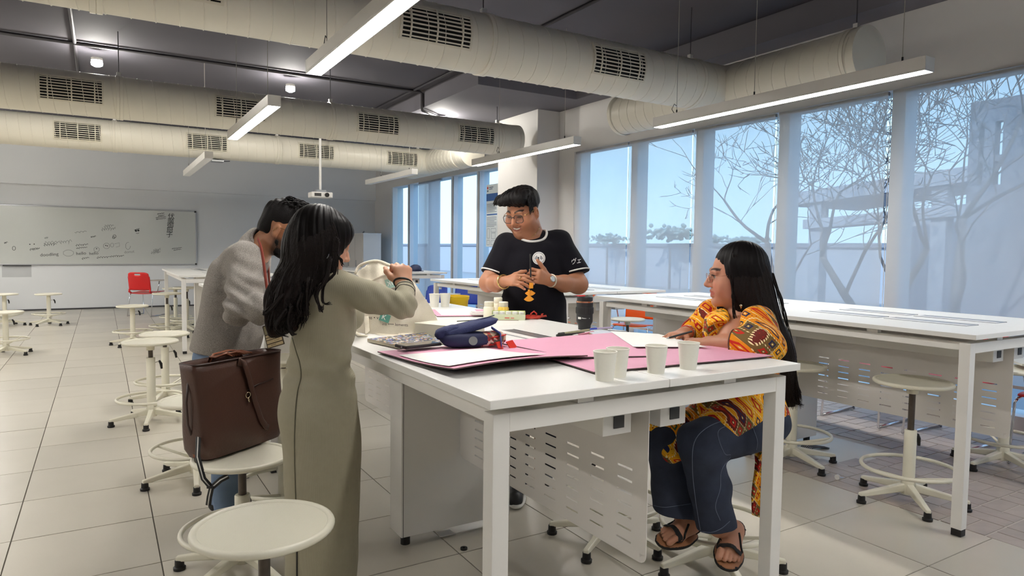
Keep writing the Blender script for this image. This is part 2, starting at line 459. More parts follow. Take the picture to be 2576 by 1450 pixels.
for k in range(0, len(ys)-1, 2): mbT.box(TXX, TXX+.2, ys[k], ys[k+1], 2.55, 3.62)
mbT.box(TXX, TXX+4, -6, yb0, -.3, 4.6)
mbT.ob('wall', M_OUTD, b)
for k, (a, c_) in enumerate(slots): MB().box(TXX+.05, TXX+.15, a, c_, 2.95, 3.06).ob('crossbar', M_OUTD, b)
# (no far block)

def tree(base, h, seed, label, lean=(0, 0), spread=1.0):
    rnd = random.Random(seed)
    t = thing('bare_tree', label, 'tree', base, 0, 'leafless trees outside the windows')
    tr = MB(); br = MB(); tw = MB()
    def grow(p, d, L, r, lev):
        n = 5; path = [p]; rr = [r]
        for i in range(n):
            d = (d+Vector((rnd.gauss(0, .11), rnd.gauss(0, .11), rnd.gauss(0, .06)+.02))).normalized()
            p = p+d*(L/n); path.append(p); rr.append(r*(1-.42*(i+1)/n))
        (tr if lev == 0 else br if lev < 3 else tw).tube(path, rr, 7 if lev < 2 else 4 if lev < 4 else 3)
        if lev >= 6: return
        k = 3 if lev < 4 else 2
        for i in range(k):
            az = rnd.uniform(0, 2*PI); side = Vector((math.cos(az), math.sin(az), 0)); side = (side-d*side.dot(d)).normalized()
            nd = (d*rnd.uniform(.55, .9)+side*rnd.uniform(.45, .85)*spread+Vector((0, 0, .12))).normalized()
            q = path[-1] if i < 2 else path[rnd.randint(2, 4)]
            grow(q, nd, L*rnd.uniform(.62, .84), max(rr[-1]*rnd.uniform(.55, .78), .0075), lev+1)
    grow(Vector((0, 0, 0)), Vector((lean[0], lean[1], 1)).normalized(), h, .085, 0)
    tr.ob('trunk', M_BARK, t, smooth=True); br.ob('branches', M_BARK, t, smooth=True); q = tw.ob('twigs', M_BARK, t); q['kind'] = 'stuff'
tree((10.2, 4.75, -.3), 2.2, 4, 'bare tree with a forked trunk in front of the tower block', (.02, .05))
tree((10.4, 6.1, -.3), 1.8, 12, 'bare leaning tree in front of the canopy roof', (.0, .25))
tree((11.0, 8.3, -.3), 1.9, 21, 'bare tree with fine branches behind the seated woman', (.0, .1))
tree((12.3, 6.9, -.3), 2.0, 33, 'slender bare tree between the canopy roof and the windows', (.0, -.12))
for k, (x, y, s_) in enumerate([(21, 19.2, .5), (21, 21.5, .8), (21.2, 26, .6), (20.5, 17.0, .45)]):
    rnd = random.Random(k)
    t = thing('garden_bush', ['small round treetop above the low outside wall', 'larger feathery treetop above the low outside wall', 'treetop above the low wall, leftmost of the row', 'lowest treetop above the outside wall, nearest the canopy'][k], 'tree', (x, y, -.3), 0, 'treetops above the wall')
    mbq = MB()
    for i in range(220):
        p = Vector((rnd.gauss(0, .4), rnd.gauss(0, .5), 2.1+rnd.gauss(0, .3)))*1.0
        p = Vector((p.x*s_*1.4, p.y*s_*1.4, 1.6+s_*p.z*.5)); r = rnd.uniform(.05, .11)*s_*1.3
        mbq.lathe([(0, -r), (r*.8, -r*.5), (r, 0), (r*.7, r*.6), (0, r)], p, 6)
    mbq.ob('foliage', mat('hazy_leaves', (150, 165, 160), .9, var=.2), t, smooth=True)
    MB().cyl((0, 0, 0), (0, 0, 1.8), .06, .04, 7).ob('trunk', M_BARK, t)
# ------------------------------------------------------------------ ducts
DZ, DR = 2.975, .23
def duct(label, axis, fixed, a0, a1, grilles, collars, caps=(False, False), gside=-1):
    'spiral duct along x (axis 0) or y (axis 1); grilles face -y (ducts along x)'
    def pt(s, ang, r):
        c, q = math.cos(ang), math.sin(ang)
        return Vector((s, fixed+c*r, DZ+q*r)) if axis == 0 else Vector((fixed+c*r, s, DZ+q*r))
    t = thing('spiral_duct', label, 'air duct', (0, 0, 0), 0, 'spiral air ducts')
    n = 56
    m = MB(); k = max(2, int((a1-a0)/.4))
    vs = [pt(a0+(a1-a0)*i/k, 2*PI*j/n, DR) for i in range(k+1) for j in range(n)]
    m.add(vs, [(i*n+j, i*n+(j+1) % n, (i+1)*n+(j+1) % n, (i+1)*n+j) for i in range(k) for j in range(n)])
    m.ob('duct_shell', M_DUCT, t, smooth=True)
    L = a1-a0; tw = int(L/.135)
    path = [pt(a0+L*i/(tw*24), 2*PI*i/24, DR+.0005) for i in range(tw*24+1)]
    MB().tube(path, .0042, 5).ob('spiral_seam', M_DUCT, t, smooth=True)
    for e, s in ((0, a0), (1, a1)):
        if caps[e]:
            d = -1 if e == 0 else 1
            mm = MB()
            for r0, r1, o0, o1 in ((DR+.006, DR+.006, -.05, 0), ):
                vs = [pt(s+d*o, 2*PI*j/n, r) for o, r in ((-.05, DR+.006), (.002, DR+.006), (.004, DR), (.004, .001)) for j in range(n)]
                mm.add(vs, [(i*n+j, i*n+(j+1) % n, (i+1)*n+(j+1) % n, (i+1)*n+j) for i in range(3) for j in range(n)])
            mm.ob('end_cap', M_DUCT, t, smooth=35)
    for s in collars:
        mm = MB(); vs = [pt(s+o, 2*PI*j/n, r) for o, r in ((-.035, DR), (-.033, DR+.009), (-.004, DR+.009), (0, DR+.004), (.004, DR+.009), (.033, DR+.009), (.035, DR)) for j in range(n)]
        mm.add(vs, [(i*n+j, i*n+(j+1) % n, (i+1)*n+(j+1) % n, (i+1)*n+j) for i in range(6) for j in range(n)])
        cl = mm.ob('joint_collar', M_DUCT, t, smooth=30)
        p = pt(s, PI/2, DR)
        MB().box(p.x-.02, p.x+.02, p.y-.02, p.y+.02, p.z, p.z+.05).ob('hanger_bracket', M_EDGE, t)
        MB().cyl((p.x, p.y, p.z+.04), (p.x, p.y, ZC if not (p.x > 4.14 and p.y > 7.72) else ZS), .005, n=6).ob('hanger_rod', M_PIPE, t)
    HA = math.radians(29)
    for g0, g1 in grilles:
        g = thing('air_grille', None, None); g.name = 'air_grille'; g.parent = t
        base = PI   # facing -y
        def patch(s0, s1, b0, b1, r0, r1, nm, m_, par):
            kk = 6; vs = []
            for r in (r0, r1):
                for i in range(kk+1):
                    for s in (s0, s1): vs.append(pt(s, base+b0+(b1-b0)*i/kk, r))
            fs = []; o = 2*(kk+1)
            for i in range(kk):
                fs.append((2*i, 2*i+1, 2*i+3, 2*i+2)); fs.append((o+2*i, o+2*i+2, o+2*i+3, o+2*i+1))
                fs.append((2*i, 2*i+2, o+2*i+2, o+2*i)); fs.append((2*i+1, o+2*i+1, o+2*i+3, 2*i+3))
            fs.append((0, o, o+1, 1)); fs.append((2*kk, 2*kk+1, o+2*kk+1, o+2*kk))
            return MB().add(vs, fs).ob(nm, m_, par)
        patch(g0, g1, -HA, HA, DR-.01, DR+.002, 'shade_patch', M_DUCTD, g)  # near-black patch on the shell, painting the shade inside the duct opening
        fw = .018; fa = .07
        for s0, s1, b0, b1 in ((g0-fw, g0, -HA-fa, HA+fa), (g1, g1+fw, -HA-fa, HA+fa), (g0, g1, -HA-fa, -HA), (g0, g1, HA, HA+fa)):
            patch(s0, s1, b0, b1, DR-.002, DR+.012, 'frame_bar', M_GRIL, g)
        for i in range(8):
            a = -HA+2*HA*(i+.5)/8
            patch(g0, g1, a-.024, a+.020, DR+.004, DR+.010, 'slat', M_GRIL, g)
        for f_ in (.12, .5, .88):
            s = g0+(g1-g0)*f_
            patch(s-.006, s+.006, -HA, HA, DR+.006, DR+.013, 'divider', M_GRIL, g)
    return t
GX = [(-.51, .035), (1.165, 1.70), (2.85, 3.39), (4.30, 4.84)]
duct('big spiral duct crossing the top of the picture and joining the window-side duct', 0, 4.81, -5.5, 5.38, [(-1.6, -1.06), (.12, .66), (1.85, 2.39), (3.57, 4.12)], (-2.4, .0, 2.62, 4.9))
duct('middle spiral duct of the three, ending in the air beside the white column', 0, 8.76, -5.5, 5.36, GX, (-2.2, .20, 2.55, 5.02), (False, True))
duct('farthest spiral duct, running just in front of the back wall', 0, 11.87, -5.5, 5.38, [(-.54, .02), (1.17, 1.73), (2.87, 3.44), (4.43, 4.99)], (-2.2, .20, 2.55, 5.1))
duct('short capped spiral duct hanging along the top of the windows', 1, 5.375, 3.30, 6.36, [], (3.42,), (True, True))
duct('far spiral duct along the windows behind the white column', 1, 5.375, 10.2, 12.9, [], (10.6,), (True, True))

# ------------------------------------------------------------------ strip lamps
def strip_lamp(x, y0, y1, z, lit, label, wires):
    t = thing('strip_lamp', label, 'lamp', (x, y0, z), 0, 'hanging strip lamps')
    L = y1-y0; w = .05; h = .085
    m = MB(); m.box(-w, w, 0, L, .012, h); m.box(-w, -w+.006, 0, L, 0, .012); m.box(w-.006, w, 0, L, 0, .012)
    m.ob('housing', M_LAMPH, t, bevel=.002)
    MB().box(-w+.006, w-.006, .004, L-.004, .0, .010).ob('diffuser', M_LED if lit else M_DIFFO, t)
    for yy in (-.004, L): MB().box(-w, w, yy, yy+.004, 0, h).ob('end_cap', M_LAMPH, t)
    for f_ in wires:
        yy = L*f_; top = (ZC if not ((x > 4.14 and y0+yy > 7.72)) else ZS)-z-.004
        MB().cyl((0, yy, h), (0, yy, top), .0025, n=5).ob('suspension_wire', M_WIREL, t)
        MB().cyl((0, yy, h), (0, yy, h+.035), .006, n=8).ob('wire_grip', M_BLACK, t)
    MB().tube([(0, L*wires[-1]+.02, h), (0, L*wires[-1]+.06, h+.05), (0, L*wires[-1]+.03, h+.09), (0, L*wires[-1]+.005, h+.07)], .003, 5).ob('power_lead', M_WIRE, t, smooth=True)
    return t
LZ = 2.45
strip_lamp(1.173, 1.95, 4.39, LZ, True, 'brightest lit strip lamp, nearest, cut off by the top edge', (.15, .88))
strip_lamp(1.173, 5.54, 7.51, LZ, True, 'small lit strip lamp hanging in front of the middle duct', (.12, .86))
strip_lamp(1.173, 9.3, 11.9, LZ, False, 'unlit strip lamp hanging under the far duct above the whiteboard', (.12, .86))
strip_lamp(4.245, 2.23, 4.54, LZ, True, 'long lit strip lamp in front of the tall windows', (.07, .55, .9))
strip_lamp(4.245, 5.73, 7.98, LZ, True, 'lit strip lamp behind the head of the man in black', (.1, .72))
strip_lamp(4.245, 10.0, 12.2, LZ+.07, False, 'unlit strip lamp below the far window-side duct', (.1, .68))
for k, (x, y) in enumerate([(1.173, -1.6), (4.245, -1.4), (-1.9, 2.0), (-1.9, 5.5), (-1.9, 9.3), (-1.9, 12.7), (-4.9, 2.), (-4.9, 5.5), (-4.9, 9.3), (-4.9, 12.7)]):
    strip_lamp(x, y, y+2.3, LZ, True, 'lit strip lamp of the same rows hanging outside the picture', (.12, .88))

# ------------------------------------------------------------------ long work tables
TZ = .985
def slotted_panel(y0, y1, z0, z1, parent, x):
    'hanging steel screen with real slots; plane x'
    ys = [y0]; cols = []
    y = y0+.07
    while y+.072 < y1-.05:
        cols.append((y, y+.072)); y += .14
    yb = sorted(set([y0, y0+.03, y1-.03, y1]+[q for c_ in cols for q in c_]))
    rows = [z0+.042+i*.0395 for i in range(7)]
    zb = sorted(set([z0, z0+.03]+[q for r in rows for q in (r, r+.007)]+[z1]))
    idx = {}; vs = []; fs = []
    def vid(a, b_):
        if (a, b_) not in idx: idx[(a, b_)] = len(vs); vs.append(Vector((x, a, b_)))
        return idx[(a, b_)]
    holes = set((c_[0], r) for c_ in cols for r in rows)
    for i in range(len(yb)-1):
        for j in range(len(zb)-1):
            if (yb[i], zb[j]) in holes: continue
            if j == 0 and i in (0, len(yb)-2):
                # rounded lower corner
                cy = yb[1] if i == 0 else yb[-2]; cz = zb[1]; R = .03; s = -1 if i == 0 else 1
                arc = []
                for k in range(5):
                    a = PI/2*k/4; vs.append(Vector((x, cy+s*R*math.sin(a), cz-R*math.cos(a)))); arc.append(len(vs)-1)
                fs.append(tuple([vid(cy, cz)]+arc)); continue
            fs.append((vid(yb[i], zb[j]), vid(yb[i+1], zb[j]), vid(yb[i+1], zb[j+1]), vid(yb[i], zb[j+1])))
    return MB().add(vs, fs).ob('slotted_screen', M_STEEL, parent, solid=.0025)

def work_table(x0, y0, L, label, flaps=None):
    Wd = 1.21; t = thing('work_table', label, 'table', (x0, y0, 0), 0, 'long white work tables')
    T = .024; half = Wd/2; mod = L/2
    for i in range(2):
        for j in range(2):
            m = MB().box(i*half+.0015, (i+1)*half-.0015, j*mod+.001, (j+1)*mod-.001, TZ-T, TZ)
            m.ob('table_top', M_TABLE, t, bevel=.002)
    zb = TZ-T-.022
    for j, yy in enumerate((.035, L-.085)):
        for xx in (.03, Wd-.08):
            lg = MB().box(xx, xx+.05, yy, yy+.05, .035, zb).ob('leg', M_EDGE, t, bevel=.002)
            MB().box(xx+.002, xx+.048, yy+.002, yy+.048, .0, .035).ob('foot_cap', M_BLACK, lg, bevel=.003)
        MB().box(.08, Wd-.08, yy+.001, yy+.049, zb-.05, zb-.0005).ob('end_beam', M_EDGE, t, bevel=.0015)
        for xx in (.30, .88):
            MB().box(xx, xx+.055, yy+.005, yy+.045, zb, TZ-T).ob('spacer_block', M_EDGE, t)
        for xx in (.11, .52, .62, 1.06):
            MB().box(xx, xx+.06, yy+.0, yy+.03, TZ-T-.007, TZ-T).ob('fixing_plate', M_ALU, t)
    for xx in (.055, Wd-.095):
        MB().box(xx, xx+.04, .09, L-.09, zb-.04, zb-.002).ob('side_rail', M_EDGE, t, bevel=.0015)
        for yy in (.35*mod, mod, 1.6*mod): MB().box(xx+.004, xx+.036, yy, yy+.06, zb-.002, TZ-T).ob('spacer_block', M_EDGE, t)
    # middle cable riser
    ms = MB().box(.32, Wd-.32, mod-.03, mod+.11, .05, zb).ob('middle_support', M_EDGE, t, bevel=.003)
    MB().box(.328, .33, mod-.031, mod-.030, .05, zb).ob('support_seam', M_DARK, ms)
    for xx in (.34, Wd-.38): MB().cyl((xx+.02, mod+.02, 0), (xx+.02, mod+.02, .05), .022, n=12).ob('levelling_foot', M_BLACK, ms)
    slotted_panel(.09, mod-.035, .385, zb-.045, t, half+.006)
    slotted_panel(mod+.115, L-.09, .385, zb-.045, t, half+.006)
    for s, (xa, xb) in enumerate(((.455, .565), (.685, .795))):
        rc = MB().box(xa, xb, .12, mod-.04, zb-.135, zb-.06).ob('cable_tray', M_EDGE, t, bevel=.002)
        MB().box(xa+.04, xb-.03, .117, .1205, zb-.115, zb-.078).ob('socket', M_DARK, rc)
        rc = MB().box(xa, xb, mod+.12, L-.12, zb-.135, zb-.06).ob('cable_tray', M_EDGE, t, bevel=.002)
        MB().box(xa+.04, xb-.03, L-.1205, L-.117, zb-.115, zb-.078).ob('socket', M_DARK, rc)
    if flaps:
        for yy, FL in flaps:
            for xx in (.385, .70):
                fl = MB().box(xx, xx+.12, yy, yy+FL, TZ, TZ+.0025).ob('cable_flap', M_ALU, t, bevel=.0008)
                MB().box(xx+.118, xx+.126, yy, yy+FL, TZ, TZ+.0028).ob('flap_brush', M_BLACK, fl)
                MB().box(xx+.004, xx+.05, yy+.004, yy+FL-.004, TZ+.0024, TZ+.0032).ob('flap_edge', M_TABLE, fl)
    return t
F4 = [(.22, .44), (.70, .44), (1.62, .44), (2.10, .44)]
work_table(.81, 1.435, 2.79, 'long white work table with pink boards and cups on it', [(.66, .58)])
work_table(.81, 4.52, 2.79, 'long white work table behind the tote bag, in line with the crowded one', F4)
work_table(.81, 9.25, 2.79, 'far white work table beside the red chair', F4)
work_table(3.47, 1.555, 2.86, 'empty long white work table in front of the blinds behind the seated woman', F4)
work_table(3.42, 4.78, 2.79, 'empty white work table directly behind the man in black', F4)
work_table(3.42, 9.6, 2.79, 'far white work table near the clear windows with yellow and blue things', F4)

# ------------------------------------------------------------------ stools
def stool_parts(t, hs, rod_top, seat_r=.193, tilt=0.):
    'seat height hs; column top at rod_top'
    s = MB()
    s.lathe([(0, hs-.006), (seat_r-.03, hs-.006), (seat_r-.012, hs-.002), (seat_r-.012, hs-.018), (.06, hs-.03), (0, hs-.03)], n=40)
    s.ob('seat', M_PERF, t, smooth=35)
    MB().torus((0, 0, hs-.008), seat_r-.008, .0115, n=48, k=10).ob('seat_rim', M_STOOL, t, smooth=True)
    MB().lathe([(.028, hs-.07), (.03, hs-.03)], n=16).ob('seat_socket', M_STOOL, t, smooth=40)
    MB().cyl((0, 0, rod_top-.1), (0, 0, hs-.03), .0165, n=14).ob('rod', M_ROD, t, smooth=40)
    MB().lathe([(.0, .10), (.031, .10), (.031, rod_top-.004), (.028, rod_top), (.018, rod_top)], n=20).ob('column', M_STOOL, t, smooth=40)
    lv = MB().cyl((.03, 0, rod_top-.045), (.075, 0, rod_top-.04), .004, n=6).ob('lever', M_CHROME, t)
    MB().tube([(.07, 0, rod_top-.035), (.085, 0, rod_top-.06), (.09, 0, rod_top-.10)], [.008, .011, .008], 8).ob('lever_grip', M_BLACK, lv, smooth=True)
    rg = MB().torus((0, 0, .19), .235, .0105, n=48, k=8).ob('foot_ring', M_STOOL, t, smooth=True)
    for i in range(3):
        a = 2*PI*i/3+.6; c_, q = math.cos(a), math.sin(a)
        MB().tube([(c_*.028, q*.028, .13), (c_*.12, q*.12, .155), (c_*.23, q*.23, .186)], .0085, 8).ob('ring_strut', M_STOOL, rg, smooth=True)
    MB().lathe([(.0, .045), (.036, .045), (.038, .10), (.034, .13), (.031, .14)], n=20).ob('hub', M_STOOL, t, smooth=40)
    for i in range(5):
        a = 2*PI*i/5+.2; c_, q = math.cos(a), math.sin(a)
        M = Matrix.Rotation(a, 4, 'Z')
        lg = MB().add([M @ Vector(p) for p in [(.03, -.018, .06), (.03, .018, .06), (.03, .018, .105), (.03, -.018, .105), (.285, -.013, .035), (.285, .013, .035), (.285, .013, .058), (.285, -.013, .058)]],
                 [(0,1,2,3),(7,6,5,4),(0,4,5,1),(1,5,6,2),(2,6,7,3),(3,7,4,0)]).ob('leg', M_STOOL, t, bevel=.006)
        MB().lathe([(.024, 0), (.025, .012), (.019, .016), (.018, .042), (.010, .044)], (c_*.272, q*.272, 0), 14).ob('foot', M_BLACK, lg, smooth=40)
def perf_mat():
    m = mat('perforated_cream_steel', (226, 222, 204), .4, var=.02)
    n = m.node_tree; p = n.nodes['Principled BSDF']
    tc = n.nodes.new('ShaderNodeTexCoord'); vo = n.nodes.new('ShaderNodeTexVoronoi'); vo.inputs['Scale'].default_value = 190; vo.inputs['Randomness'].default_value = .0
    n.links.new(tc.outputs['Object'], vo.inputs['Vector'])
    cr = n.nodes.new('ShaderNodeValToRGB'); cr.color_ramp.elements[0].position = .22; cr.color_ramp.elements[1].position = .30
    n.links.new(vo.outputs['Distance'], cr.inputs[0])
    bp = n.nodes.new('ShaderNodeBump'); bp.inputs['Strength'].default_value = .5; bp.inputs['Distance'].default_value = .002
    n.links.new(cr.outputs[0], bp.inputs['Height']); n.links.new(bp.outputs[0], p.inputs['Normal']); return m
M_PERF = perf_mat()
_stool_cache = {}
def stool(x, y, hs, rod_top, rz, label, tilt=(0, 0)):
    key = (round(hs, 3), round(rod_top, 3))
    if key in _stool_cache:
        t = copy_tree(_stool_cache[key])
    else:
        t = thing('stool', label, 'stool'); stool_parts(t, hs, rod_top); _stool_cache[key] = t
    t.location = (x, y, 0); t.rotation_euler = (tilt[0], tilt[1], rz); tag(t, label, 'stool', 'round cream work stools'); return t
STOOLS = [
 (.380, 1.975, .568, .36, .3, 'nearest stool with an empty round seat, cut off by the bottom edge'),
 (.480, 2.93, .495, .33, 1.1, 'stool carrying the brown leather tote bag'),
 (.755, 3.40, .60, .48, .9, 'stool hidden behind the brown bag with only its column and feet showing'),
 (.445, 4.25, .470, .36, 1.9, 'stool behind the brown bag with only the left half of its seat showing'),
 (.304, 5.815, .627, .50, .55, 'empty stool with a bare dark rod under its seat, left of the grey sweater'),
 (.450, 6.50, .60, .48, .2, 'empty stool just behind the one with the bare dark rod'),
 (.340, 10.45, .535, .50, .1, 'low grey-lit stool in front of the red chair'),
 (.80, 11.0, .66, .50, .7, 'dim stool standing against the leg of the far table, nearer of two'),
 (1.02, 12.3, .66, .50, 1.4, 'dim stool beyond the far table leg, tilted seat'),
 (1.13, 11.72, .70, .52, 1.0, 'dark stool seat showing under the far table'),
 (-.774, 13.63, .525, .46, .15, 'lone stool standing clear below the whiteboard'),
 (-1.385, 13.80, .525, .46, .9, 'stool at the left edge below the whiteboard, cut off by the frame'),
 (-1.02, 10.2, .525, .46, .35, 'stool at the left edge of which only one foot shows'),
 (1.12, 5.05, .55, .47, .8, 'stool seat showing between the lanyard card and the green dress'),
 (2.25, 1.98, .60, .42, .3, 'stool the woman in the patterned tunic sits on'),
 (2.02, 2.42, .50, .40, 2.2, 'stool under the table next to the sandals'),
 (3.763, 1.985, .670, .40, .0, 'empty stool standing alone in front of the long empty table'),
 (3.80, 2.75, .640, .52, .5, 'stool partly behind the long hair of the seated woman'),
 (4.93, 2.02, .640, .50, .25, 'stool behind the slotted screen at the right edge'),
 (5.0, 5.75, .60, .45, .4, 'small distant stool in front of the orange chairs'),
]
for s in STOOLS: stool(*s)
# ------------------------------------------------------------------ things on the back wall
t = thing('whiteboard', 'long wall whiteboard covered with faint marker doodles', 'whiteboard', (0, YB-.02, 0))
WX0, WX1, WZ0, WZ1 = -1.80, 1.80, .945, 2.10
MB().box(WX0, WX1, -.012, .012, WZ0, WZ1).ob('board_surface', M_BOARD, t)
for nm, bx in (('top_rail', (WX0-.02, WX1+.02, -.02, .015, WZ1, WZ1+.022)), ('bottom_rail', (WX0-.02, WX1+.02, -.02, .015, WZ0-.022, WZ0)), ('side_rail', (WX1, WX1+.022, -.02, .015, WZ0, WZ1)), ('side_rail', (WX0-.022, WX0, -.02, .015, WZ0, WZ1))):
    MB().box(*bx).ob(nm, M_ALU, t, bevel=.002)
for x, z in ((WX1+.005, WZ1+.005), (WX1+.005, WZ0-.005), (WX0-.005, WZ0-.005)):
    MB().box(x-.02, x+.02, -.024, -.005, z-.018, z+.018).ob('corner_cap', M_BLACK, t, bevel=.004)
def ink(pts, m=M_INK, w=.004, nm='marker_drawing'):
    'flat marker line on the board; pts are (x, z)'
    return MB().tube([(x, -.0135, z) for x, z in pts], w, 4, flat=.2, updir=(0, 1, 0)).ob(nm, m, t)
def bx_(u, v):
    p = on(u, v, 1, YB-.035); return (p.x, p.z)
rs = random.Random(3)
def squiggle(u0, v0, u1, h, n, m=M_INK, w=.004):
    pts = []
    for i in range(n*4+1):
        f = i/(n*4); pts.append((u0+(u1-u0)*f+math.sin(i*1.7)*2+rs.uniform(-.8, .8), v0+math.sin(i*PI/2)*h*rs.uniform(.4, 1)-f*2))
    ink([bx_(*p) for p in pts], m, w)
for a in [(110, 617, 140, 4, 5, M_INK), (190, 618, 220, 3, 5, M_INK), (192, 625, 218, 2, 5, M_INK), (206, 651, 222, 3, 3, M_INK), (243, 649, 275, 3, 5, M_INK), (277, 646, 311, 3, 6, M_INK), (396, 539, 412, 1.5, 4, M_INK), (398, 544, 413, 1.5, 4, M_INK), (392, 548, 416, 1.2, 5, M_INK), (393, 552, 416, 1.2, 5, M_INK), (432, 626, 456, 1.2, 5, M_INK), (436, 630, 454, 1, 4, M_INK), (75, 628, 98, 4, 6, M_INK), (228, 597, 240, 2, 4, M_INK), (10, 612, 18, 2, 3, M_INK)]: squiggle(*a)
for a in [(110, 612, 150, 6, 5), (150, 610, 178, 7, 4), (188, 585, 216, 3, 3), (255, 578, 290, 5, 6), (262, 570, 285, 5, 4), (385, 632, 402, 6, 5), (380, 637, 403, 4, 5), (112, 600, 120, 2, 3)]: squiggle(*a, M_INKF, .005)
def ring(u, v, ru, rv, m=M_INKF, w=.004, gap=0):
    ink([bx_(u+ru*math.cos(k*2*PI/16)*(1+.08*math.sin(k*3)), v+rv*math.sin(k*2*PI/16)) for k in range(17-gap)], m, w)
ring(268, 619, 8, 7); ring(282, 617, 4, 5); ring(243, 628, 7, 6, M_INKF); ring(322, 619, 6, 9, M_INKF, .004, 3); ring(172, 637, 13, 8); ring(35, 625, 4, 5, M_INK)
ink([bx_(288, 614), bx_(300, 611), bx_(301, 620), bx_(292, 622)], M_INKF); ring(288, 595, 4, 4, M_INK); ring(286, 598, 3, 3, M_INK)
for u, v in ((75, 615), (86, 614.5), (266, 618), (270, 619), (243, 626)): MB().cyl((bx_(u, v)[0], -.0145, bx_(u, v)[1]), (bx_(u, v)[0], -.0125, bx_(u, v)[1]), .011, n=10).ob('marker_drawing', M_INK, t)
for u, v in ((342, 581), (348, 580)): MB().cyl((bx_(u, v)[0], -.0145, bx_(u, v)[1]), (bx_(u, v)[0], -.0125, bx_(u, v)[1]), .022, n=12).ob('marker_drawing', M_INK, t)
ink([bx_(338, 579), bx_(345, 577), bx_(351, 575)], M_INK, .005); ink([bx_(342, 587), bx_(346, 588), bx_(350, 586)], M_INK, .004)
def board_text(s, u, v, size, m=M_INK, rot=.08):
    x, z = bx_(u, v)
    M = frame((x, -.0135, z), (math.cos(rot), 0, math.sin(rot)), (-math.sin(rot), 0, math.cos(rot)))
    lettering(s, size, M, m, t, 'board_lettering')
board_text('hello', 204, 638, .09); board_text('hello', 236, 638, .085); board_text('donut', 325, 634, .08, M_INKF, .12); board_text('doodling', 124, 641, .09)
for k, ch in enumerate('伏魔御厨子'): board_text(ch, 431-k*1.2, 545+k*11.6, .135, M_INK, 0)

p = MB().box(-1.68, -1.22, YB-.06, YB-.008, .905, .925).ob('pen_tray', M_DARK, None); tag(p, 'dark narrow pen tray under the left end of the whiteboard', 'tray')
p = MB().box(-1.70, -1.22, YB-.005, YB-.001, .68, .895).ob('wall_patch', mat('paint_patch', (196, 198, 200), .7)); tag(p, 'faint grey rectangular patch on the wall under the pen tray', 'wall patch')

# cabinet near the back corner
t = thing('steel_cabinet', 'plain white steel cabinet standing in the far corner by the windows', 'cabinet', (5.18, 15.2, 0))
MB().box(0, .43, 0, 1.12, .04, 1.67).ob('body', M_STEEL, t, bevel=.004)
MB().box(-.006, .436, -.006, 1.126, 1.67, 1.69).ob('top_plate', M_EDGE, t, bevel=.002)
for y in (.03, .59): 
    d = MB().box(-.012, -.001, y, y+.52, .07, 1.64).ob('door', M_STEEL, t, bevel=.003)
    MB().box(-.03, -.012, y+.44, y+.46, .9, 1.05).ob('handle', M_ALU, d, bevel=.003)
MB().box(.02, .41, .02, 1.1, 0, .04).ob('plinth', M_DARK, t)
p = MB().tube([(5.20, 15.3, 1.695), (5.3, 15.5, 1.74), (5.35, 15.7, 1.70), (5.45, 15.9, 1.73), (5.5, 16.2, 1.697)], .008, 6).ob('loose_cable', M_WIRE, None, smooth=True); tag(p, 'loose dark cable lying on top of the steel cabinet', 'cable')

# projector on its ceiling pole
t = thing('projector', 'white ceiling projector on a pole under the far duct', 'projector', (3.09, 11.2, 2.16))
MB().box(-.17, .17, -.13, .13, 0, .09).ob('body', M_EDGE, t, bevel=.015, seg=3)
MB().cyl((.07, -.13, .045), (.07, -.155, .045), .035, n=20).ob('lens', M_BLACK, t, smooth=40)
MB().box(-.13, -.02, -.1315, -.13, .02, .07).ob('vent', M_DARK, t)
MB().box(-.08, .08, -.06, .06, .09, .13).ob('mount_plate', M_ALU, t)
MB().cyl((0, 0, .13), (0, 0, ZC-2.16), .02, n=12).ob('pole', M_EDGE, t, smooth=40)
t = thing('access_point', 'small flat box with aerials fixed under the far duct', 'router', (1.62, 11.87, DZ-DR-.045))
MB().box(-.09, .09, -.07, .07, 0, .035).ob('case', M_ALU, t, bevel=.008)
for x in (-.1, .1): MB().cyl((x, 0, .02), (x*1.9, 0, .03), .006, n=6).ob('aerial', M_BLACK, t)
MB().box(-.02, .02, -.02, .02, .035, .06).ob('clamp', M_BLACK, t)

# poster on the glass
M_PAPER = mat('poster_paper', (240, 247, 250), .5, var=.01); M_PBLUE = mat('poster_blue', (70, 112, 178), .5); M_PTXT = mat('poster_text', (110, 128, 150), .6); M_PRED = mat('poster_red', (214, 60, 60), .5)
t = thing('research_poster', 'printed research poster with blue title band taped to the clear glass', 'poster', (6.08, 10.97, 1.40))
PH = 1.13; PWd = .59
MB().box(0, .003, -PWd, 0, 0, PH).ob('sheet', M_PAPER, t)
def pr(y0, y1, z0, z1, m, nm='print_block'): MB().box(-.0012, -.0002, -y1, -y0, z0, z1).ob(nm, m, t)
pr(0, PWd, PH-.30, PH-.165, M_PBLUE, 'title_band'); pr(.47, PWd, PH-.11, PH-.04, M_PRED, 'crest')
MB().cyl((-.0012, -.045, PH-.06), (-.0002, -.045, PH-.06), .025, n=14).ob('crest', M_PRED, t)
pr(.02, .07, PH-.13, PH-.10, M_PTXT); pr(.10, .25, PH-.06, PH-.045, M_PTXT); pr(.10, .22, PH-.09, PH-.075, M_PTXT)
for k in range(7): pr(.02, .38-.06*(k % 3 == 2), PH-.36-k*.024, PH-.352-k*.024, M_PTXT, 'text_line')
pr(.02, .40, PH-.56, PH-.535, M_PBLUE)
for k in range(8): pr(.02, .38-.08*(k % 4 == 3), PH-.60-k*.024, PH-.592-k*.024, M_PTXT, 'text_line')
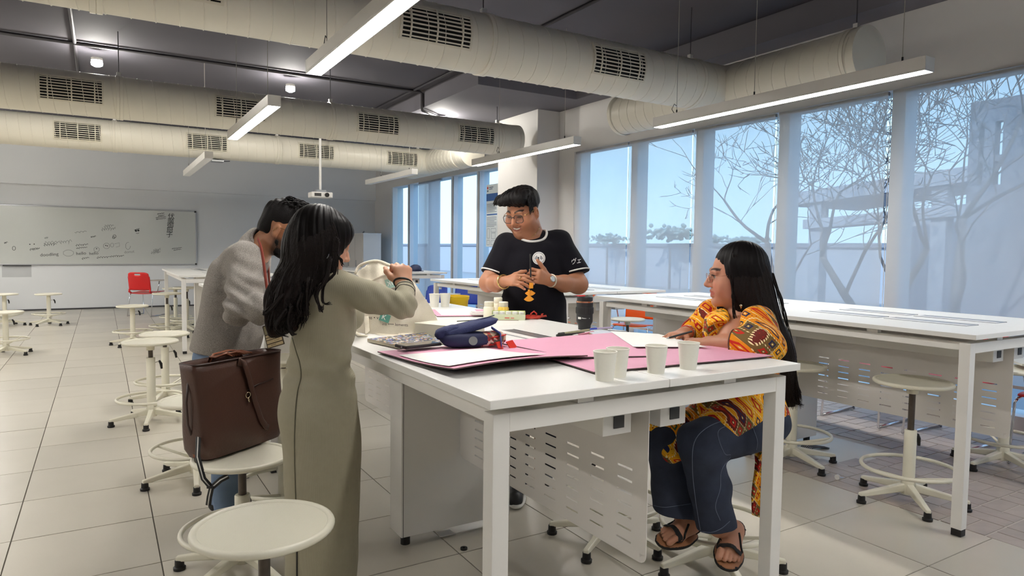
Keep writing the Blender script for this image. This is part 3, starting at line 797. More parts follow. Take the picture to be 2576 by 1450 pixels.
for k in range(14): pr(.43, .58, PH-.36-k*.05, PH-.352-k*.05, M_PTXT, 'text_line')
pr(.47, .52, PH-.66, PH-.56, M_PRED)
def outl(y0, y1, z0, z1):
    for a in ((y0, y1, z0, z0+.005), (y0, y1, z1-.005, z1), (y0, y0+.005, z0, z1), (y1-.005, y1, z0, z1)): pr(*a, M_PTXT, 'diagram_line')
for q in ((.04, .13, .15, .33), (.18, .36, .26, .33), (.2, .34, .14, .25), (.18, .36, .03, .11), (.03, .13, .03, .12)): outl(*q)

# ------------------------------------------------------------------ chairs
def shell_chair(x, y, rz, m, label, tablet=True, armcol=None, sled=True):
    t = thing('plastic_chair', label, 'chair', (x, y, 0), rz, 'plastic chairs with chrome legs')
    def seat(u, v):
        xx = -.22+.44*u; yy = -.21+.43*v
        return Vector((xx*(1-.06*v), yy, .44+.02*math.cos(v*PI)*-1*.6+.012*(2*u-1)**2-.02*max(0, v-.75)*4*(v-.75)))
    MB().grid(seat, 10, 10).ob('seat', m, t, smooth=True, solid=.012)
    # backrest with a hand slot
    vs = []; fs = []; nu, nv = 14, 12; keep = {}
    def back(u, v):
        w = .215*(1-.12*max(0, v-.6)**1*1.6*(0 if v < .8 else 1)); a = (2*u-1)
        return Vector((a*w, -.225-.05*v-.045*(1-a*a)*(.3+.7*v), .50+.34*v-.03*abs(a)**6*(v > .8)))
    for j in range(nv+1):
        for i in range(nu+1): vs.append(back(i/nu, j/nv))
    for j in range(nv):
        for i in range(nu):
            if j == nv-2 and 5 <= i <= 8: continue
            fs.append((j*(nu+1)+i, j*(nu+1)+i+1, (j+1)*(nu+1)+i+1, (j+1)*(nu+1)+i))
    MB().add(vs, fs).ob('backrest', m, t, smooth=True, solid=.01)
    for s in (-1, 1):
        MB().tube([(s*.20, -.20, .445), (s*.205, -.245, .47), (s*.205, -.24, .52)], [.018, .02, .014], 8).ob('back_bracket', m, t, smooth=True)
        MB().tube([(s*.215, .19, .43), (s*.225, .20, .40), (s*.235, .23, .02), (s*.235, .21, .01)], .009, 8).ob('front_leg', M_CHROME, t, smooth=True)
        MB().tube([(s*.215, -.17, .44), (s*.225, -.20, .40), (s*.235, -.27, .0)], .009, 8).ob('rear_leg', M_CHROME, t, smooth=True)
        MB().tube([(s*.215, .19, .43), (s*.215, -.17, .44)], .009, 8).ob('seat_rail', M_CHROME, t, smooth=True)
        if sled: MB().tube([(s*.235, .23, .012), (s*.235, -.27, .012)], .009, 8).ob('sled_runner', M_CHROME, t, smooth=True)
    if tablet:
        MB().tube([(.225, -.05, .43), (.25, -.03, .60), (.24, .0, .66)], .009, 8).ob('tablet_arm', M_CHROME, t, smooth=True)
        MB().prism([(-.02, .0), (.27, -.02), (.27, .20), (.16, .34), (.0, .32)], .665, .68).ob('writing_tablet', M_GREEN, t, bevel=.003)
    return t
shell_chair(.74, 14.75, -.62, M_RED, 'red plastic chair with a hand slot beside the far table')
shell_chair(5.60, 6.30, PI/2+.5, M_ORANGE, 'orange plastic chair beyond the table, farther of the orange pair')
shell_chair(5.10, 6.95, PI/2-.6, M_ORANGE, 'orange plastic chair beyond the table, beside the small stool')
shell_chair(5.55, 7.65, PI/2+.1, M_RED, 'red plastic chair half hidden behind the orange chairs')
shell_chair(5.35, 3.2, PI/2+.05, M_RED, 'plastic chair with chrome runners under the slotted screen, farther one')
shell_chair(5.35, 2.52, PI/2-.05, M_RED, 'plastic chair with chrome runners under the slotted screen, middle one')
shell_chair(5.28, 1.82, PI/2+.12, M_RED, 'red plastic chair at the right edge behind the long table')

# ------------------------------------------------------------------ things by the far windows
M_BLUE = mat('blue_plastic', (32, 66, 168), .4); M_YEL = mat('yellow_plastic', (236, 196, 22), .4); M_NAVY = mat('navy_nylon', (44, 54, 88), .6, var=.15, bump=.2, bscale=30)
shell_chair(3.75, 8.55, PI/2+.3, M_BLUE, 'blue plastic chair left of the yellow bin, showing under the far table', tablet=True)
shell_chair(4.62, 9.15, PI/2+.6, M_BLUE, 'blue plastic chair just behind the yellow bin near the clear glass')
t = thing('yellow_bin', 'tall yellow plastic bin with a white label in front of the clear glass', 'bin', (4.28, 8.62, 0))
MB().lathe([(.14, 0), (.19, .62), (.205, .64), (.205, .68), (.18, .68), (.13, .04), (0, .04)], n=28).ob('tub', M_YEL, t, smooth=40)
MB().box(-.06, .06, -.185, -.175, .25, .38, Matrix.Rotation(.5, 4, 'Z')).ob('label_sticker', M_EDGE, t)
MB().torus((0, 0, .68), .2, .009).ob('rim', M_YEL, t, smooth=True)
def blob(name, label, cat, c, sx, sy, sz, m, seed, n=18, amp=.12, parent=None):
    rnd = np.random.RandomState(seed); ph = rnd.uniform(0, 6, (6,)); 
    mb = MB(); vs = []; fs = []; k = n*2
    for j in range(n+1):
        th = PI*j/n
        for i in range(k):
            a = 2*PI*i/k
            d = Vector((math.sin(th)*math.cos(a), math.sin(th)*math.sin(a), math.cos(th)))
            r = 1+amp*(math.sin(3*d.x+ph[0]+4*d.z)+math.sin(5*d.y+ph[1])*.6+math.sin(7*d.x*d.y+9*d.z+ph[2])*.5)*.6
            z = d.z*sz*r
            vs.append(Vector((d.x*sx*r, d.y*sy*r, max(z, -sz*.75)+sz*.75)))
    for j in range(n):
        for i in range(k): fs.append((j*k+i, (j+1)*k+i, (j+1)*k+(i+1) % k, j*k+(i+1) % k))
    o = mb.add(vs, fs).ob(name, m, parent, smooth=True)
    o.location = c
    if label: tag(o, label, cat)
    return o
t = thing('backpack', 'dark navy backpack slumped on the floor under the clear windows', 'backpack', (4.95, 10.55, 0))
blob('bag_body', None, None, (0, 0, 0), .24, .32, .30, M_NAVY, 5, parent=t)
blob('front_pocket', None, None, (-.2, -.02, 0), .1, .2, .17, M_NAVY, 8, parent=t)
MB().tube([(0, .15, .42), (-.22, .18, .36), (-.28, .16, .1)], .018, 6, flat=.3).ob('strap', M_BLUE, t, smooth=True)
MB().tube([(0, -.15, .42), (-.22, -.18, .36), (-.28, -.16, .1)], .018, 6, flat=.3).ob('strap', M_BLUE, t, smooth=True)
t = thing('cap', 'dark blue cap lying on the far table near the clear windows', 'cap', (4.35, 10.2, TZ))
MB().lathe([(.10, .0), (.10, .04), (.075, .085), (.03, .105), (0, .107)], n=22).ob('crown', M_NAVY, t, smooth=True)
MB().prism([(-.09, -.06), (.09, -.06), (.07, -.17), (0, -.2), (-.07, -.17)], .0, .008).ob('peak', M_NAVY, t)

# ------------------------------------------------------------------ things on the near table
M_CUP = mat('paper_cup', (240, 238, 226), .55, var=.02)
cup_me = None
def cup(x, y, label):
    t = thing('paper_cup', label, 'cup', (x, y, TZ), 0, 'white paper cups')
    MB().lathe([(0, .004), (.0235, .004), (.024, .0), (.0255, .0), (.034, .083), (.0325, .083), (.0245, .008), (0, .008)], n=32).ob('cup_wall', M_CUP, t, smooth=40)
    MB().torus((0, 0, .0835), .0338, .0018, n=32, k=6).ob('rolled_rim', M_CUP, t, smooth=True)
for (u, v), lab in zip([(1521, 957), (1553, 947), (1650, 938), (1731, 928)], ['white paper cup at the front left overlapping another cup', 'white paper cup half hidden behind the front left cup', 'white paper cup standing alone between the pair and the last cup', 'white paper cup nearest the elbow of the seated woman']):
    q = on(u, v, 2, TZ); cup(q.x, q.y, lab)
q = on(1093, 773, 2, TZ); cup(q.x, q.y, 'cream paper cup by the tote bag, left of two')
q = on(1120, 772, 2, TZ); cup(q.x, q.y, 'cream paper cup by the tote bag, right of two')

M_PINK = mat('pink_card', (226, 164, 188), .6, var=.03); M_PEDGE = mat('card_edge', (96, 78, 76), .7); M_SHEET = mat('white_paper', (244, 243, 238), .6, var=.01)
def board(label, pts, z, th, m, curl=None, name='pink_board', edge=M_PEDGE, cat='card board', n=14):
    'quad sheet of card lying on the table; curl(s, t) lifts it'
    P = [Vector(p) for p in pts]
    def f(s, tt, dz):
        a = P[0].lerp(P[1], s); b_ = P[3].lerp(P[2], s); q = a.lerp(b_, tt)
        return Vector((q.x, q.y, z+dz+(curl(s, tt) if curl else 0)))
    mb = MB(); mb.grid(lambda s, tt: f(s, tt, th), n, n)
    k0 = len(mb.v); mb.grid(lambda s, tt: f(s, 1-tt, 0), n, n)
    m1 = n+1; mb.cur = 1
    def rim(i0, i1): mb.f.append((i0, k0+i0b(i0), k0+i0b(i1), i1)); mb.mi.append(1)
    def i0b(i): r_, c_ = divmod(i, m1); return (n-r_)*m1+c_
    for i in range(n):
        rim(i+1, i); rim(n*m1+i, n*m1+i+1); rim(i*m1, (i+1)*m1); rim((i+1)*m1+n, i*m1+n)
    for i in range(n*n, 2*n*n): mb.mi[i] = 1
    o = mb.ob(name, [m, edge])
    return tag(o, label, cat)
zz = TZ+.004
CURL = lambda s, t_: .006+.022*max(0, 1-t_*1.5)**2*(.3+.7*math.sin(PI*min(1, s*.8+.15)))-.005*t_
board('pink card board under the cups and the elbow of the seated woman', [(1.262, 1.60), (2.03, 1.555), (2.06, 2.02), (1.30, 2.06)], zz, .004, M_PINK)
board('pink card board in the middle overlapping the other two', [(1.33, 1.815), (1.60, 1.735), (1.92, 2.30), (1.305, 2.29)], zz+.005, .004, M_PINK, lambda s, t_: .004*(1-t_)*(1-s))
board('pink card board at the left table edge, its front corner curling up', [(.866, 1.745), (1.385, 1.79), (1.285, 2.29), (.825, 2.27)], zz, .004, M_PINK, CURL)
board('white paper lying on the curling pink board', [(.868, 1.785), (1.245, 1.83), (1.19, 2.14), (.850, 2.13)], zz+.0062, .0012, M_SHEET, lambda s, t_: CURL(s*.73+.01, t_*.72+.07)+.001, 'paper_sheet', M_SHEET, 'paper')
board('white drawing paper under the hands of the seated woman', [(1.695, 1.915), (1.945, 1.785), (2.055, 2.16), (1.93, 2.335)], zz+.0105, .001, M_SHEET, None, 'paper_sheet', M_SHEET, 'paper')
board('pink card board with white paper beside the two cream cups', [(1.555, 3.35), (1.85, 3.235), (1.985, 3.62), (1.69, 3.74)], TZ+.0005, .004, M_PINK)
board('white paper on the far pink board beside the cream cups', [(1.60, 3.385), (1.80, 3.30), (1.93, 3.62), (1.71, 3.71)], TZ+.005, .001, M_SHEET, None, 'paper_sheet', M_SHEET, 'paper')
M_CARD = mat('printed_card', (222, 210, 208), .5, var=.35, vscale=90)
for k, (a, b_) in enumerate(((0, 0), (.035, .05))):
    x, y = 1.73+a, 3.26+b_
    board(['pale printed card pack lying by the paint pots, front one', 'pale printed card pack lying by the paint pots, rear one'][k], [(x, y), (x+.10, y-.03), (x+.12, y+.05), (x+.02, y+.08)], TZ+.0115+.004*k, .005, M_CARD, None, 'card_pack', M_SHEET, 'card pack')

# phone
ph = [on(992, 893, 2, TZ), on(1020, 898, 2, TZ), on(1108, 888, 2, TZ), on(1082, 874, 2, TZ)]
t = thing('smartphone', 'black smartphone lying face up near the table edge', 'phone', (.97, 2.245, TZ+.020))
M = Matrix.Rotation(.20, 4, 'Z')
MB().box(-.078, .078, -.037, .037, 0, .011, M).ob('phone_case', M_BLACK, t, bevel=.004, seg=3)
MB().box(-.074, .074, -.033, .033, .011, .0118, M).ob('screen', mat('phone_glass', (14, 15, 17), .08, spec=.7, coat=.5), t)
MB().cyl(M @ Vector((-.078, -.01, .006)), M @ Vector((-.0795, -.01, .006)), .004, n=10).ob('camera_ring', M_ALU, t)

# patterned flat pouch
def print_mat(name, cols, scale, base=None):
    m = bpy.data.materials.new(name); m.use_nodes = True; n = m.node_tree; p = n.nodes['Principled BSDF']
    tc = n.nodes.new('ShaderNodeTexCoord'); vo = n.nodes.new('ShaderNodeTexVoronoi'); vo.inputs['Scale'].default_value = scale
    n.links.new(tc.outputs['Object'], vo.inputs['Vector'])
    sp = n.nodes.new('ShaderNodeSeparateColor'); n.links.new(vo.outputs['Color'], sp.inputs[0])
    cr = n.nodes.new('ShaderNodeValToRGB'); cr.color_ramp.interpolation = 'CONSTANT'
    e = cr.color_ramp.elements
    while len(e) < len(cols): e.new(.5)
    for i, c_ in enumerate(cols): e[i].position = i/len(cols); e[i].color = (*lin(c_), 1)
    n.links.new(sp.outputs[0], cr.inputs[0]); n.links.new(cr.outputs[0], p.inputs['Base Color']); p.inputs['Roughness'].default_value = .6
    return m
M_MOS = print_mat('mosaic_print', [(40, 44, 52), (190, 180, 158), (56, 84, 176), (90, 88, 76), (186, 120, 70), (26, 28, 34), (150, 160, 168), (70, 92, 72), (206, 200, 184), (50, 48, 66), (36, 36, 40), (160, 140, 80)], 110)
mp = [on(924, 862, 2, TZ), on(1002, 880, 2, TZ), on(1118, 868, 2, TZ), on(1066, 846, 2, TZ)]
board('flat pouch with a crowded colourful print beside the tote bag', [mp[0], mp[1], mp[2], mp[3]], TZ+.001, .012, M_MOS, lambda s, t_: .004*math.sin(s*9)*math.sin(t_*7)-.0*s+.002, 'printed_pouch', mat('pouch_lining', (178, 170, 150), .7), 'pouch', 18)

# carton behind the navy pouch
t = thing('small_carton', 'low cream carton with a pencil drawn on its side, behind the navy pouch', 'box', (1.30, 2.66, TZ), .42)
M_CARTON = mat('carton_card', (224, 220, 204), .6)
MB().box(-.13, .13, -.09, .09, 0, .052).ob('carton_body', M_CARTON, t, bevel=.002)
MB().box(-.131, .131, -.091, .091, .050, .054).ob('lid', M_CARTON, t, bevel=.001)
lettering('fab', .04, frame((-.03, -.0915, .026), (1, 0, 0), (0, 0, 1)), M_BLACK, t)
MB().box(-.11, -.075, -.0925, -.0905, .022, .028, Matrix.Translation((-.09, 0, .025)) @ Matrix.Rotation(-.7, 4, 'Y') @ Matrix.Translation((.09, 0, -.025))).ob('printed_pencil', M_BLACK, t)
MB().tube([(.02, -.02, .056), (.07, -.05, .057), (.12, -.05, .057)], .002, 5).ob('carton_string', M_BLACK, t)

# navy pencil case flopped over a printed pouch
M_DEN = mat('navy_canvas', (44, 52, 92), .85, var=.2, vscale=120, bump=.3, bscale=300); M_NAV2 = mat('navy_lining', (30, 36, 74), .7)
t = thing('pencil_case', 'navy canvas pencil case with its flap standing up', 'pencil case', (1.155, 2.215, TZ+.013))
def capsule(nm, p0, p1, w, h, m, n=14, k=22, par=None, upd=(0, 0, 1), tap=1.0, wob=0.):
    p0 = Vector(p0); p1 = Vector(p1); d = (p1-p0).normalized(); s_ = d.cross(Vector(upd)).normalized(); u_ = s_.cross(d)
    vs = []; fs = []
    for i in range(n+1):
        f = i/n; e = (1-abs(2*f-1)**4)**.5 if 0 < i < n else .12
        q = p0.lerp(p1, f); g = 1+(tap-1)*f
        for j in range(k):
            a = 2*PI*j/k; c_, q_ = math.cos(a), math.sin(a)
            x = math.copysign(abs(c_)**.7, c_)*w*e*g*(1+wob*math.sin(f*14+j)); y = math.copysign(abs(q_)**.7, q_)*h*e*g*(1+wob*math.cos(f*11+j*2))
            vs.append(q+s_*x+u_*y)
    for i in range(n):
        for j in range(k): fs.append((i*k+j, i*k+(j+1) % k, (i+1)*k+(j+1) % k, (i+1)*k+j))
    fs.append(tuple(range(k-1, -1, -1))); fs.append(tuple(n*k+j for j in range(k)))
    return MB().add(vs, fs).ob(nm, m, par, smooth=True)
capsule('case_body', (-.10, .03, .026), (.085, -.035, .028), .05, .028, M_NAV2, par=t, wob=.04)
capsule('flap', (-.10, .04, .045), (.115, -.02, .098), .05, .017, M_DEN, par=t, upd=(-.25, 0, 1), wob=.03, tap=.9)
capsule('rolled_side', (-.11, .055, .04), (-.02, .01, .066), .04, .022, M_DEN, par=t, wob=.05)
MB().tube([(-.10, .045, .062), (0, .01, .083), (.10, -.02, .113)], .002, 6).ob('piping', M_NAV2, t, smooth=True)
MB().cyl((-.004, -.049, .026), (-.010, -.060, .028), .016, n=18).ob('press_stud', M_ALU, t, smooth=40)
MB().tube([(.075, -.045, .070), (.095, -.075, .050), (.085, -.100, .012), (.085, -.103, .0)], [.012, .012, .009, .003], 8, flat=.25).ob('pull_strap', mat('blue_strap', (62, 78, 150), .7), t, smooth=True)
t = thing('printed_purse', 'small red printed purse poking out from under the navy pencil case', 'purse', (1.235, 2.18, TZ+.0125))
M_PUR = print_mat('purse_print', [(150, 40, 40), (196, 170, 140), (110, 70, 60), (210, 60, 50), (90, 90, 80), (230, 200, 190)], 70)
capsule('purse_body', (-.075, .01, .026), (.06, .005, .03), .04, .027, M_PUR, par=t, wob=.03)
M_FLAP = mat('red_flap', (214, 52, 36), .5)
MB().prism([(0, 0), (.03, .006), (.038, -.024), (.010, -.036)], 0, .004, Matrix.Translation((.035, -.045, .018)) @ Matrix.Rotation(.9, 4, 'X')).ob('red_tab', M_FLAP, t)
MB().prism([(0, 0), (.022, .004), (.020, -.03), (.0, -.024)], 0, .004, Matrix.Translation((-.01, -.05, .02)) @ Matrix.Rotation(.9, 4, 'X')).ob('red_tab', M_FLAP, t)
MB().tube([(-.02, -.037, .038), (.015, -.036, .041), (.045, -.030, .044)], .0025, 6).ob('zip', M_FLAP, t, smooth=True)

# paint pots
M_PB = mat('cream_plastic', (238, 232, 212), .35); M_PY = mat('yellow_paint', (240, 200, 84), .35); M_CLEAR = mat('pale_green_plastic', (222, 228, 196), .25, trans=.0)
def bottle(x, y, z, r, h, m, mcap, label):
    t = thing('paint_bottle', label, 'paint bottle', (x, y, z), 0, 'paint bottles')
    MB().lathe([(0, 0), (r, 0), (r*1.02, .004), (r*1.02, h*.62), (r*.85, h*.70), (r*.8, h*.72)], n=24).ob('bottle_body', m, t, smooth=40)
    MB().lathe([(r*.86, h*.70), (r*.88, h*.72), (r*.88, h*.97), (r*.8, h), (0, h)], n=24).ob('cap', mcap, t, smooth=40)
a = on(1253, 804, 2, TZ); bottle(a.x+.0, a.y+.10, TZ, .030, .088, M_PB, M_PB, 'cream paint bottle behind the paint pot box')
a = on(1276, 804, 2, TZ); bottle(a.x+.02, a.y+.075, TZ, .029, .088, M_PY, M_PB, 'yellow paint bottle with a white cap')
a = on(1272, 804, 2, TZ); bottle(a.x+.045, a.y+.16, TZ, .027, .105, M_PB, M_PB, 'taller white paint bottle behind the yellow one')
pt_ = on(1282, 806, 2, TZ)
t = thing('paint_pot_box', 'clear pale green box holding a row of small paint pots', 'paint set', (pt_.x+.01, pt_.y+.028, TZ), -.55)
MB().box(-.088, .088, -.028, .028, 0, .003).ob('tray_base', M_CLEAR, t)
MB().box(-.088, .088, -.029, -.027, 0, .030).ob('front_wall', M_CLEAR, t, bevel=.001)
MB().box(-.088, .088, .027, .029, 0, .046).ob('rear_wall', mat('green_rim', (214, 226, 150), .3), t, bevel=.001)
for s in (-1, 1): MB().box(s*.088-.001, s*.088+.001, -.028, .028, 0, .044).ob('side_wall', M_CLEAR, t)
for k in range(5):
    x = -.068+k*.034
    jb = MB().lathe([(0, .003), (.0145, .003), (.0145, .028), (.012, .030)], (x, 0, 0), 18).ob('paint_pot', M_PB, t, smooth=40)
    MB().lathe([(.0155, .029), (.0155, .042), (.013, .0435), (0, .0435)], (x, 0, 0), 18).ob('pot_lid', M_SHEET, jb, smooth=40)
MB().box(-.02, .005, -.0305, -.0292, .010, .014).ob('red_print', M_PRED, t)
MB().box(.012, .03, -.0305, -.0292, .010, .013).ob('red_print', M_PRED, t)
board('thin pale card under the paint pot box', [(pt_.x-.10, pt_.y+.04), (pt_.x+.03, pt_.y-.04), (pt_.x+.06, pt_.y-.0), (pt_.x-.07, pt_.y+.08)], TZ-.0008+.001, .0016, mat('olive_card', (176, 172, 140), .6), None, 'small_card', M_PEDGE, 'card')
rb = on(1340, 803, 2, TZ)
t = thing('coiled_ribbon', 'coiled red ribbon beside the paint pots', 'ribbon', (rb.x, rb.y, TZ))
M_RIB = mat('red_ribbon', (196, 62, 46), .5, var=.15, vscale=60)
for k in range(5):
    rr = .028+.007*k
    MB().tube([(math.cos(a_/9*2*PI)*rr*(1.25 if k > 2 else 1)-.0+.004*k, math.sin(a_/9*2*PI)*rr*.6, .008+.004*math.sin(a_*1.3+k)+.001*k) for a_ in range(9)], .007, 6, closed=True, flat=.2, updir=(0, 0, 1) if k % 2 else (0, 1, .4)).ob('ribbon_loop', M_RIB, t, smooth=True)
MB().tube([(-.012, 0, .008), (-.014, -.004, .03), (.004, -.006, .042), (.022, -.004, .028), (.02, 0, .008)], .005, 6, flat=.2, updir=(0, 1, 0)).ob('ribbon_loop', M_RIB, t, smooth=True)
for s in (-1, 1): MB().tube([(s*.035, 0, .01), (s*.055, -.004, .014), (s*.064, .004, .026)], [.007, .009, .009], 6, flat=.2, updir=(0, .3, 1)).ob('ribbon_end', M_RIB, t, smooth=True)

# lens-shaped mug
mg = on(1470, 829, 2, TZ)
t = thing('lens_mug', 'black travel mug shaped like a camera lens', 'mug', (mg.x, mg.y, TZ))
M_RUB = mat('black_rubber', (30, 30, 32), .55, bump=.05, bscale=300)
MB().lathe([(0, 0), (.029, 0), (.030, .020), (.036, .032), (.0385, .040), (.0385, .108), (.0395, .112), (.0395, .128)], n=40).ob('barrel', M_RUB, t, smooth=35)
MB().lathe([(.0400, .074), (.0412, .076), (.0412, .105), (.0400, .107)], n=40).ob('focus_ring', M_BLACK, t, smooth=35)
MB().lathe([(.0388, .127), (.0400, .128), (.0400, .134), (.0388, .135)], n=40).ob('copper_ring', mat('copper_trim', (206, 150, 120), .25, metal=.9), t, smooth=35)
MB().lathe([(.0375, .134), (.0375, .150), (.036, .154), (.030, .154), (.028, .150), (0, .150)], n=40).ob('lid', M_BLACK, t, smooth=35)
for k in range(36):
    a_ = 2*PI*k/36
    MB().box(.0408, .0420, -.0017, .0017, .078, .103, Matrix.Rotation(a_, 4, 'Z')).ob('grip_rib', M_RUB, t) if k % 2 == 0 else None
va = math.atan2(-mg.y, -mg.x)
for k, s_ in enumerate(('▬', '24-70m', '—', 'o')):
    a_ = va+(.75-k*.42)*-1*-1*(-1)+.1
    pp = Vector((math.cos(a_)*.0392, math.sin(a_)*.0392, .056)); tn = Vector((-math.sin(a_), math.cos(a_), 0))
    if k == 0: MB().box(-.0006, .0006, -.008, .008, .051, .061, Matrix.Translation((pp.x, pp.y, 0)) @ Matrix.Rotation(a_, 4, 'Z')).ob('printed_logo', M_SHEET, t)
    else: lettering('24-70mm' if k == 1 else s_, .0075, frame(pp, tn, (0, 0, 1)), M_SHEET, t)

# pens, notebook
def pen(p0, p1, r, m, label, tip=None, cap=None, z=TZ+.0045):
    p0 = Vector((p0[0], p0[1], z)); p1 = Vector((p1[0], p1[1], z)); d = (p1-p0).normalized()
    t = thing('pen', label, 'pen', p0)
    q = p1-p0
    MB().cyl((0, 0, 0), q, r, n=10).ob('barrel', m, t, smooth=40)
    MB().cyl(q, q+d*.012, r*.9, .0008, 10).ob('nib', tip or M_BLACK, t, smooth=40)
    MB().cyl(-d*.035, d*.001, r*1.15, n=10).ob('pen_cap', cap or M_BLACK, t, smooth=40)
def pxy(u, v): q = on(u, v, 2, TZ); return (q.x, q.y)
M_OLV = mat('olive_barrel', (150, 146, 110), .4, var=.3, vscale=80); M_PNK = mat('pink_barrel', (204, 110, 134), .4); M_BLP = mat('blue_pen', (60, 84, 200), .3)
pen(pxy(1418, 842), pxy(1482, 833), .0055, M_OLV, 'olive patterned marker lying behind the pink pencil')
pen(pxy(1416, 846), pxy(1470, 841), .005, M_BLACK, 'black pen lying in front of the olive marker', M_ALU)
pen(pxy(1452, 846), pxy(1492, 838), .0045, M_PNK, 'pink pencil pointing at the brown notebook', M_BLACK, M_SHEET)
t = thing('notebook', 'small brown-edged notebook with a pale cover', 'notebook', (on(1520, 842, 2, TZ).x, on(1520, 842, 2, TZ).y, TZ+.0), .1)
MB().prism([(-.085, -.02), (-.06, -.06), (.05, -.055), (.085, .0), (.03, .055), (-.06, .035)], 0, .008).ob('pages', mat('kraft', (150, 112, 82), .7), t, bevel=.001)
MB().prism([(-.084, -.019), (-.059, -.058), (.049, -.053), (.083, .0), (.03, .053), (-.06, .033)], .008, .0095).ob('cover', mat('cover_blue', (206, 212, 222), .5), t)
pen(pxy(1500, 835), pxy(1540, 832), .004, mat('lilac_barrel', (196, 176, 214), .3), 'lilac and blue pen lying on the notebook', M_BLP, M_BLP, TZ+.0145)
p0 = pxy(1548, 840); pen(p0, pxy(1572, 842), .0035, M_ALU, 'short silver pen at the corner of the drawing paper', M_ALU, M_ALU, TZ+.0145)

# odds and ends on the floor
p = MB().lathe([(.006, 0), (.016, 0), (.016, .009), (.006, .009), (.006, 0)], (*pxy(1167, 1382)[:0], on(1167, 1383, 2, 0).x, on(1167, 1383, 2, 0).y, 0), 20).ob('rubber_washer', M_BLACK, None, smooth=40); tag(p, 'black rubber ring lying on the floor under the table', 'ring')
a = on(1115, 1350, 2, 0)
p = MB().prism([(-.04, -.02), (.05, -.03), (.06, .02), (-.02, .03)], .001, .004).ob('floor_flap', M_STEEL); p.location = (a.x, a.y, .01); p.rotation_euler = (.1, .12, .3); tag(p, 'small grey metal floor flap under the middle support', 'floor plate')
a = on(2105, 1208, 2, 0)
t = thing('floor_screw', 'small white screw-in foot lying on the pavers', 'screw', (a.x, a.y, 0.016))
MB().cyl((0, 0, 0), (.012, 0, 0), .016, n=14).ob('disc', M_EDGE, t, smooth=40); MB().cyl((.012, 0, 0), (.045, -.01, -.008), .003, n=8).ob('screw', M_CHROME, t)
a = on(2040, 1135, 2, 0)
t = thing('cable_bundle', 'bundle of dark cables coming out of the floor behind the stool', 'cable', (a.x, a.y, 0))
for k in range(7): MB().tube([(-.10, -.02+k*.008, .004), (-.02, -.03+k*.012, .03+.003*k), (.07, -.02+k*.010, .02), (.16, -.03+k*.006, .004)], .004, 5).ob('strand', M_WIRE, t, smooth=True)

# ------------------------------------------------------------------ brown tote bag on the stool
def sup(a, e): return math.copysign(abs(a)**e, a)
M_LEA = mat('brown_leather', (74, 46, 36), .38, var=.14, vscale=9., bump=.12, bscale=120, spec=.5)
M_LEAD = mat('dark_leather', (52, 30, 24), .45, var=.1)
SEATZ = .497
A = on(528, 1163, 2, SEATZ); B = on(716, 1098, 2, SEATZ)
ax = (B-A); ax.z = 0; Lb = ax.length+.03; ax.normalize(); nx = Vector((-ax.y, ax.x, 0))   # nx points away from the camera
t = thing('leather_tote', 'brown leather tote bag standing on a stool seat', 'bag', (0, 0, 0))
c0 = (A+B)/2+nx*.075; c0.z = SEATZ
def ringpts(z, a, b_, sk=0., n=44, e=.35, bul=0.):
    out = []
    for i in range(n):
        th = 2*PI*i/n
        x = sup(math.cos(th), e)*a; y = sup(math.sin(th), e)*b_
        out.append(c0+ax*(x+sk)+nx*(y+bul*math.sin(th)*(1-(x/a)**2))+Vector((0, 0, z)))
    return out
def loft(rings, capb=True, capt=True):
    mb = MB(); n = len(rings[0]); vs = [p for r in rings for p in r]; fs = []
    for j in range(len(rings)-1):
        for i in range(n): fs.append((j*n+i, j*n+(i+1) % n, (j+1)*n+(i+1) % n, (j+1)*n+i))
    if capb: fs.append(tuple(range(n-1, -1, -1)))
    if capt: fs.append(tuple((len(rings)-1)*n+i for i in range(n)))
    return mb.add(vs, fs)
Hb = .375; rg = []
for k in range(13):
    f = k/12; a = Lb/2*(.97+.10*f)+.004*math.sin(f*7); b_ = .078*(1-.25*f)+.004*math.sin(f*5)
    if k == 0: a *= .95; b_ *= .85
    rg.append(ringpts(.004+Hb*f+(0.012*f), a, b_, -.012*f, bul=.012*math.sin(f*PI)))
loft(rg, True, False).ob('bag_shell', M_LEA, t, smooth=50, solid=.004)
loft([ringpts(Hb-.03, Lb/2*1.0, .05, -.012), ringpts(Hb-.025, Lb/2*.9, .03, -.012)], True, True).ob('bag_lining', M_LEAD, t)
top = [c0+ax*(Lb/2*1.07*sup(math.cos(2*PI*i/44), .35)-.012)+nx*(.0585*sup(math.sin(2*PI*i/44), .35))+Vector((0, 0, Hb+.016)) for i in range(44)]
MB().tube(top, .004, 6, closed=True).ob('top_piping', M_LEAD, t, smooth=True)
sx = [c0+ax*(-Lb/2*(.93+.11*k/10)+.018)+nx*(-.062+.012*k/10)+Vector((0, 0, .02+Hb*k/10*.98)) for k in range(11)]
MB().tube(sx, .0028, 6).ob('side_seam', M_LEAD, t, smooth=True)
def bagp(x, z, off=.006):
    f = z/Hb; b_ = .078*(1-.25*f)+.012*math.sin(f*PI)*(1-(x/(Lb/2))**2)
    return c0+ax*(x-.012*f)-nx*(b_+off)+Vector((0, 0, z))
hp = [bagp(-.03, .36, .004), bagp(-.022, .385, .006), bagp(-.01, .372, .012), bagp(.004, .30, .014), bagp(.022, .20, .013), bagp(.055, .11, .012), bagp(.085, .075, .009), bagp(.10, .07, .006)]
MB().tube(hp, .0135, 8, flat=.25, updir=nx).ob('front_handle', M_LEA, t, smooth=True)
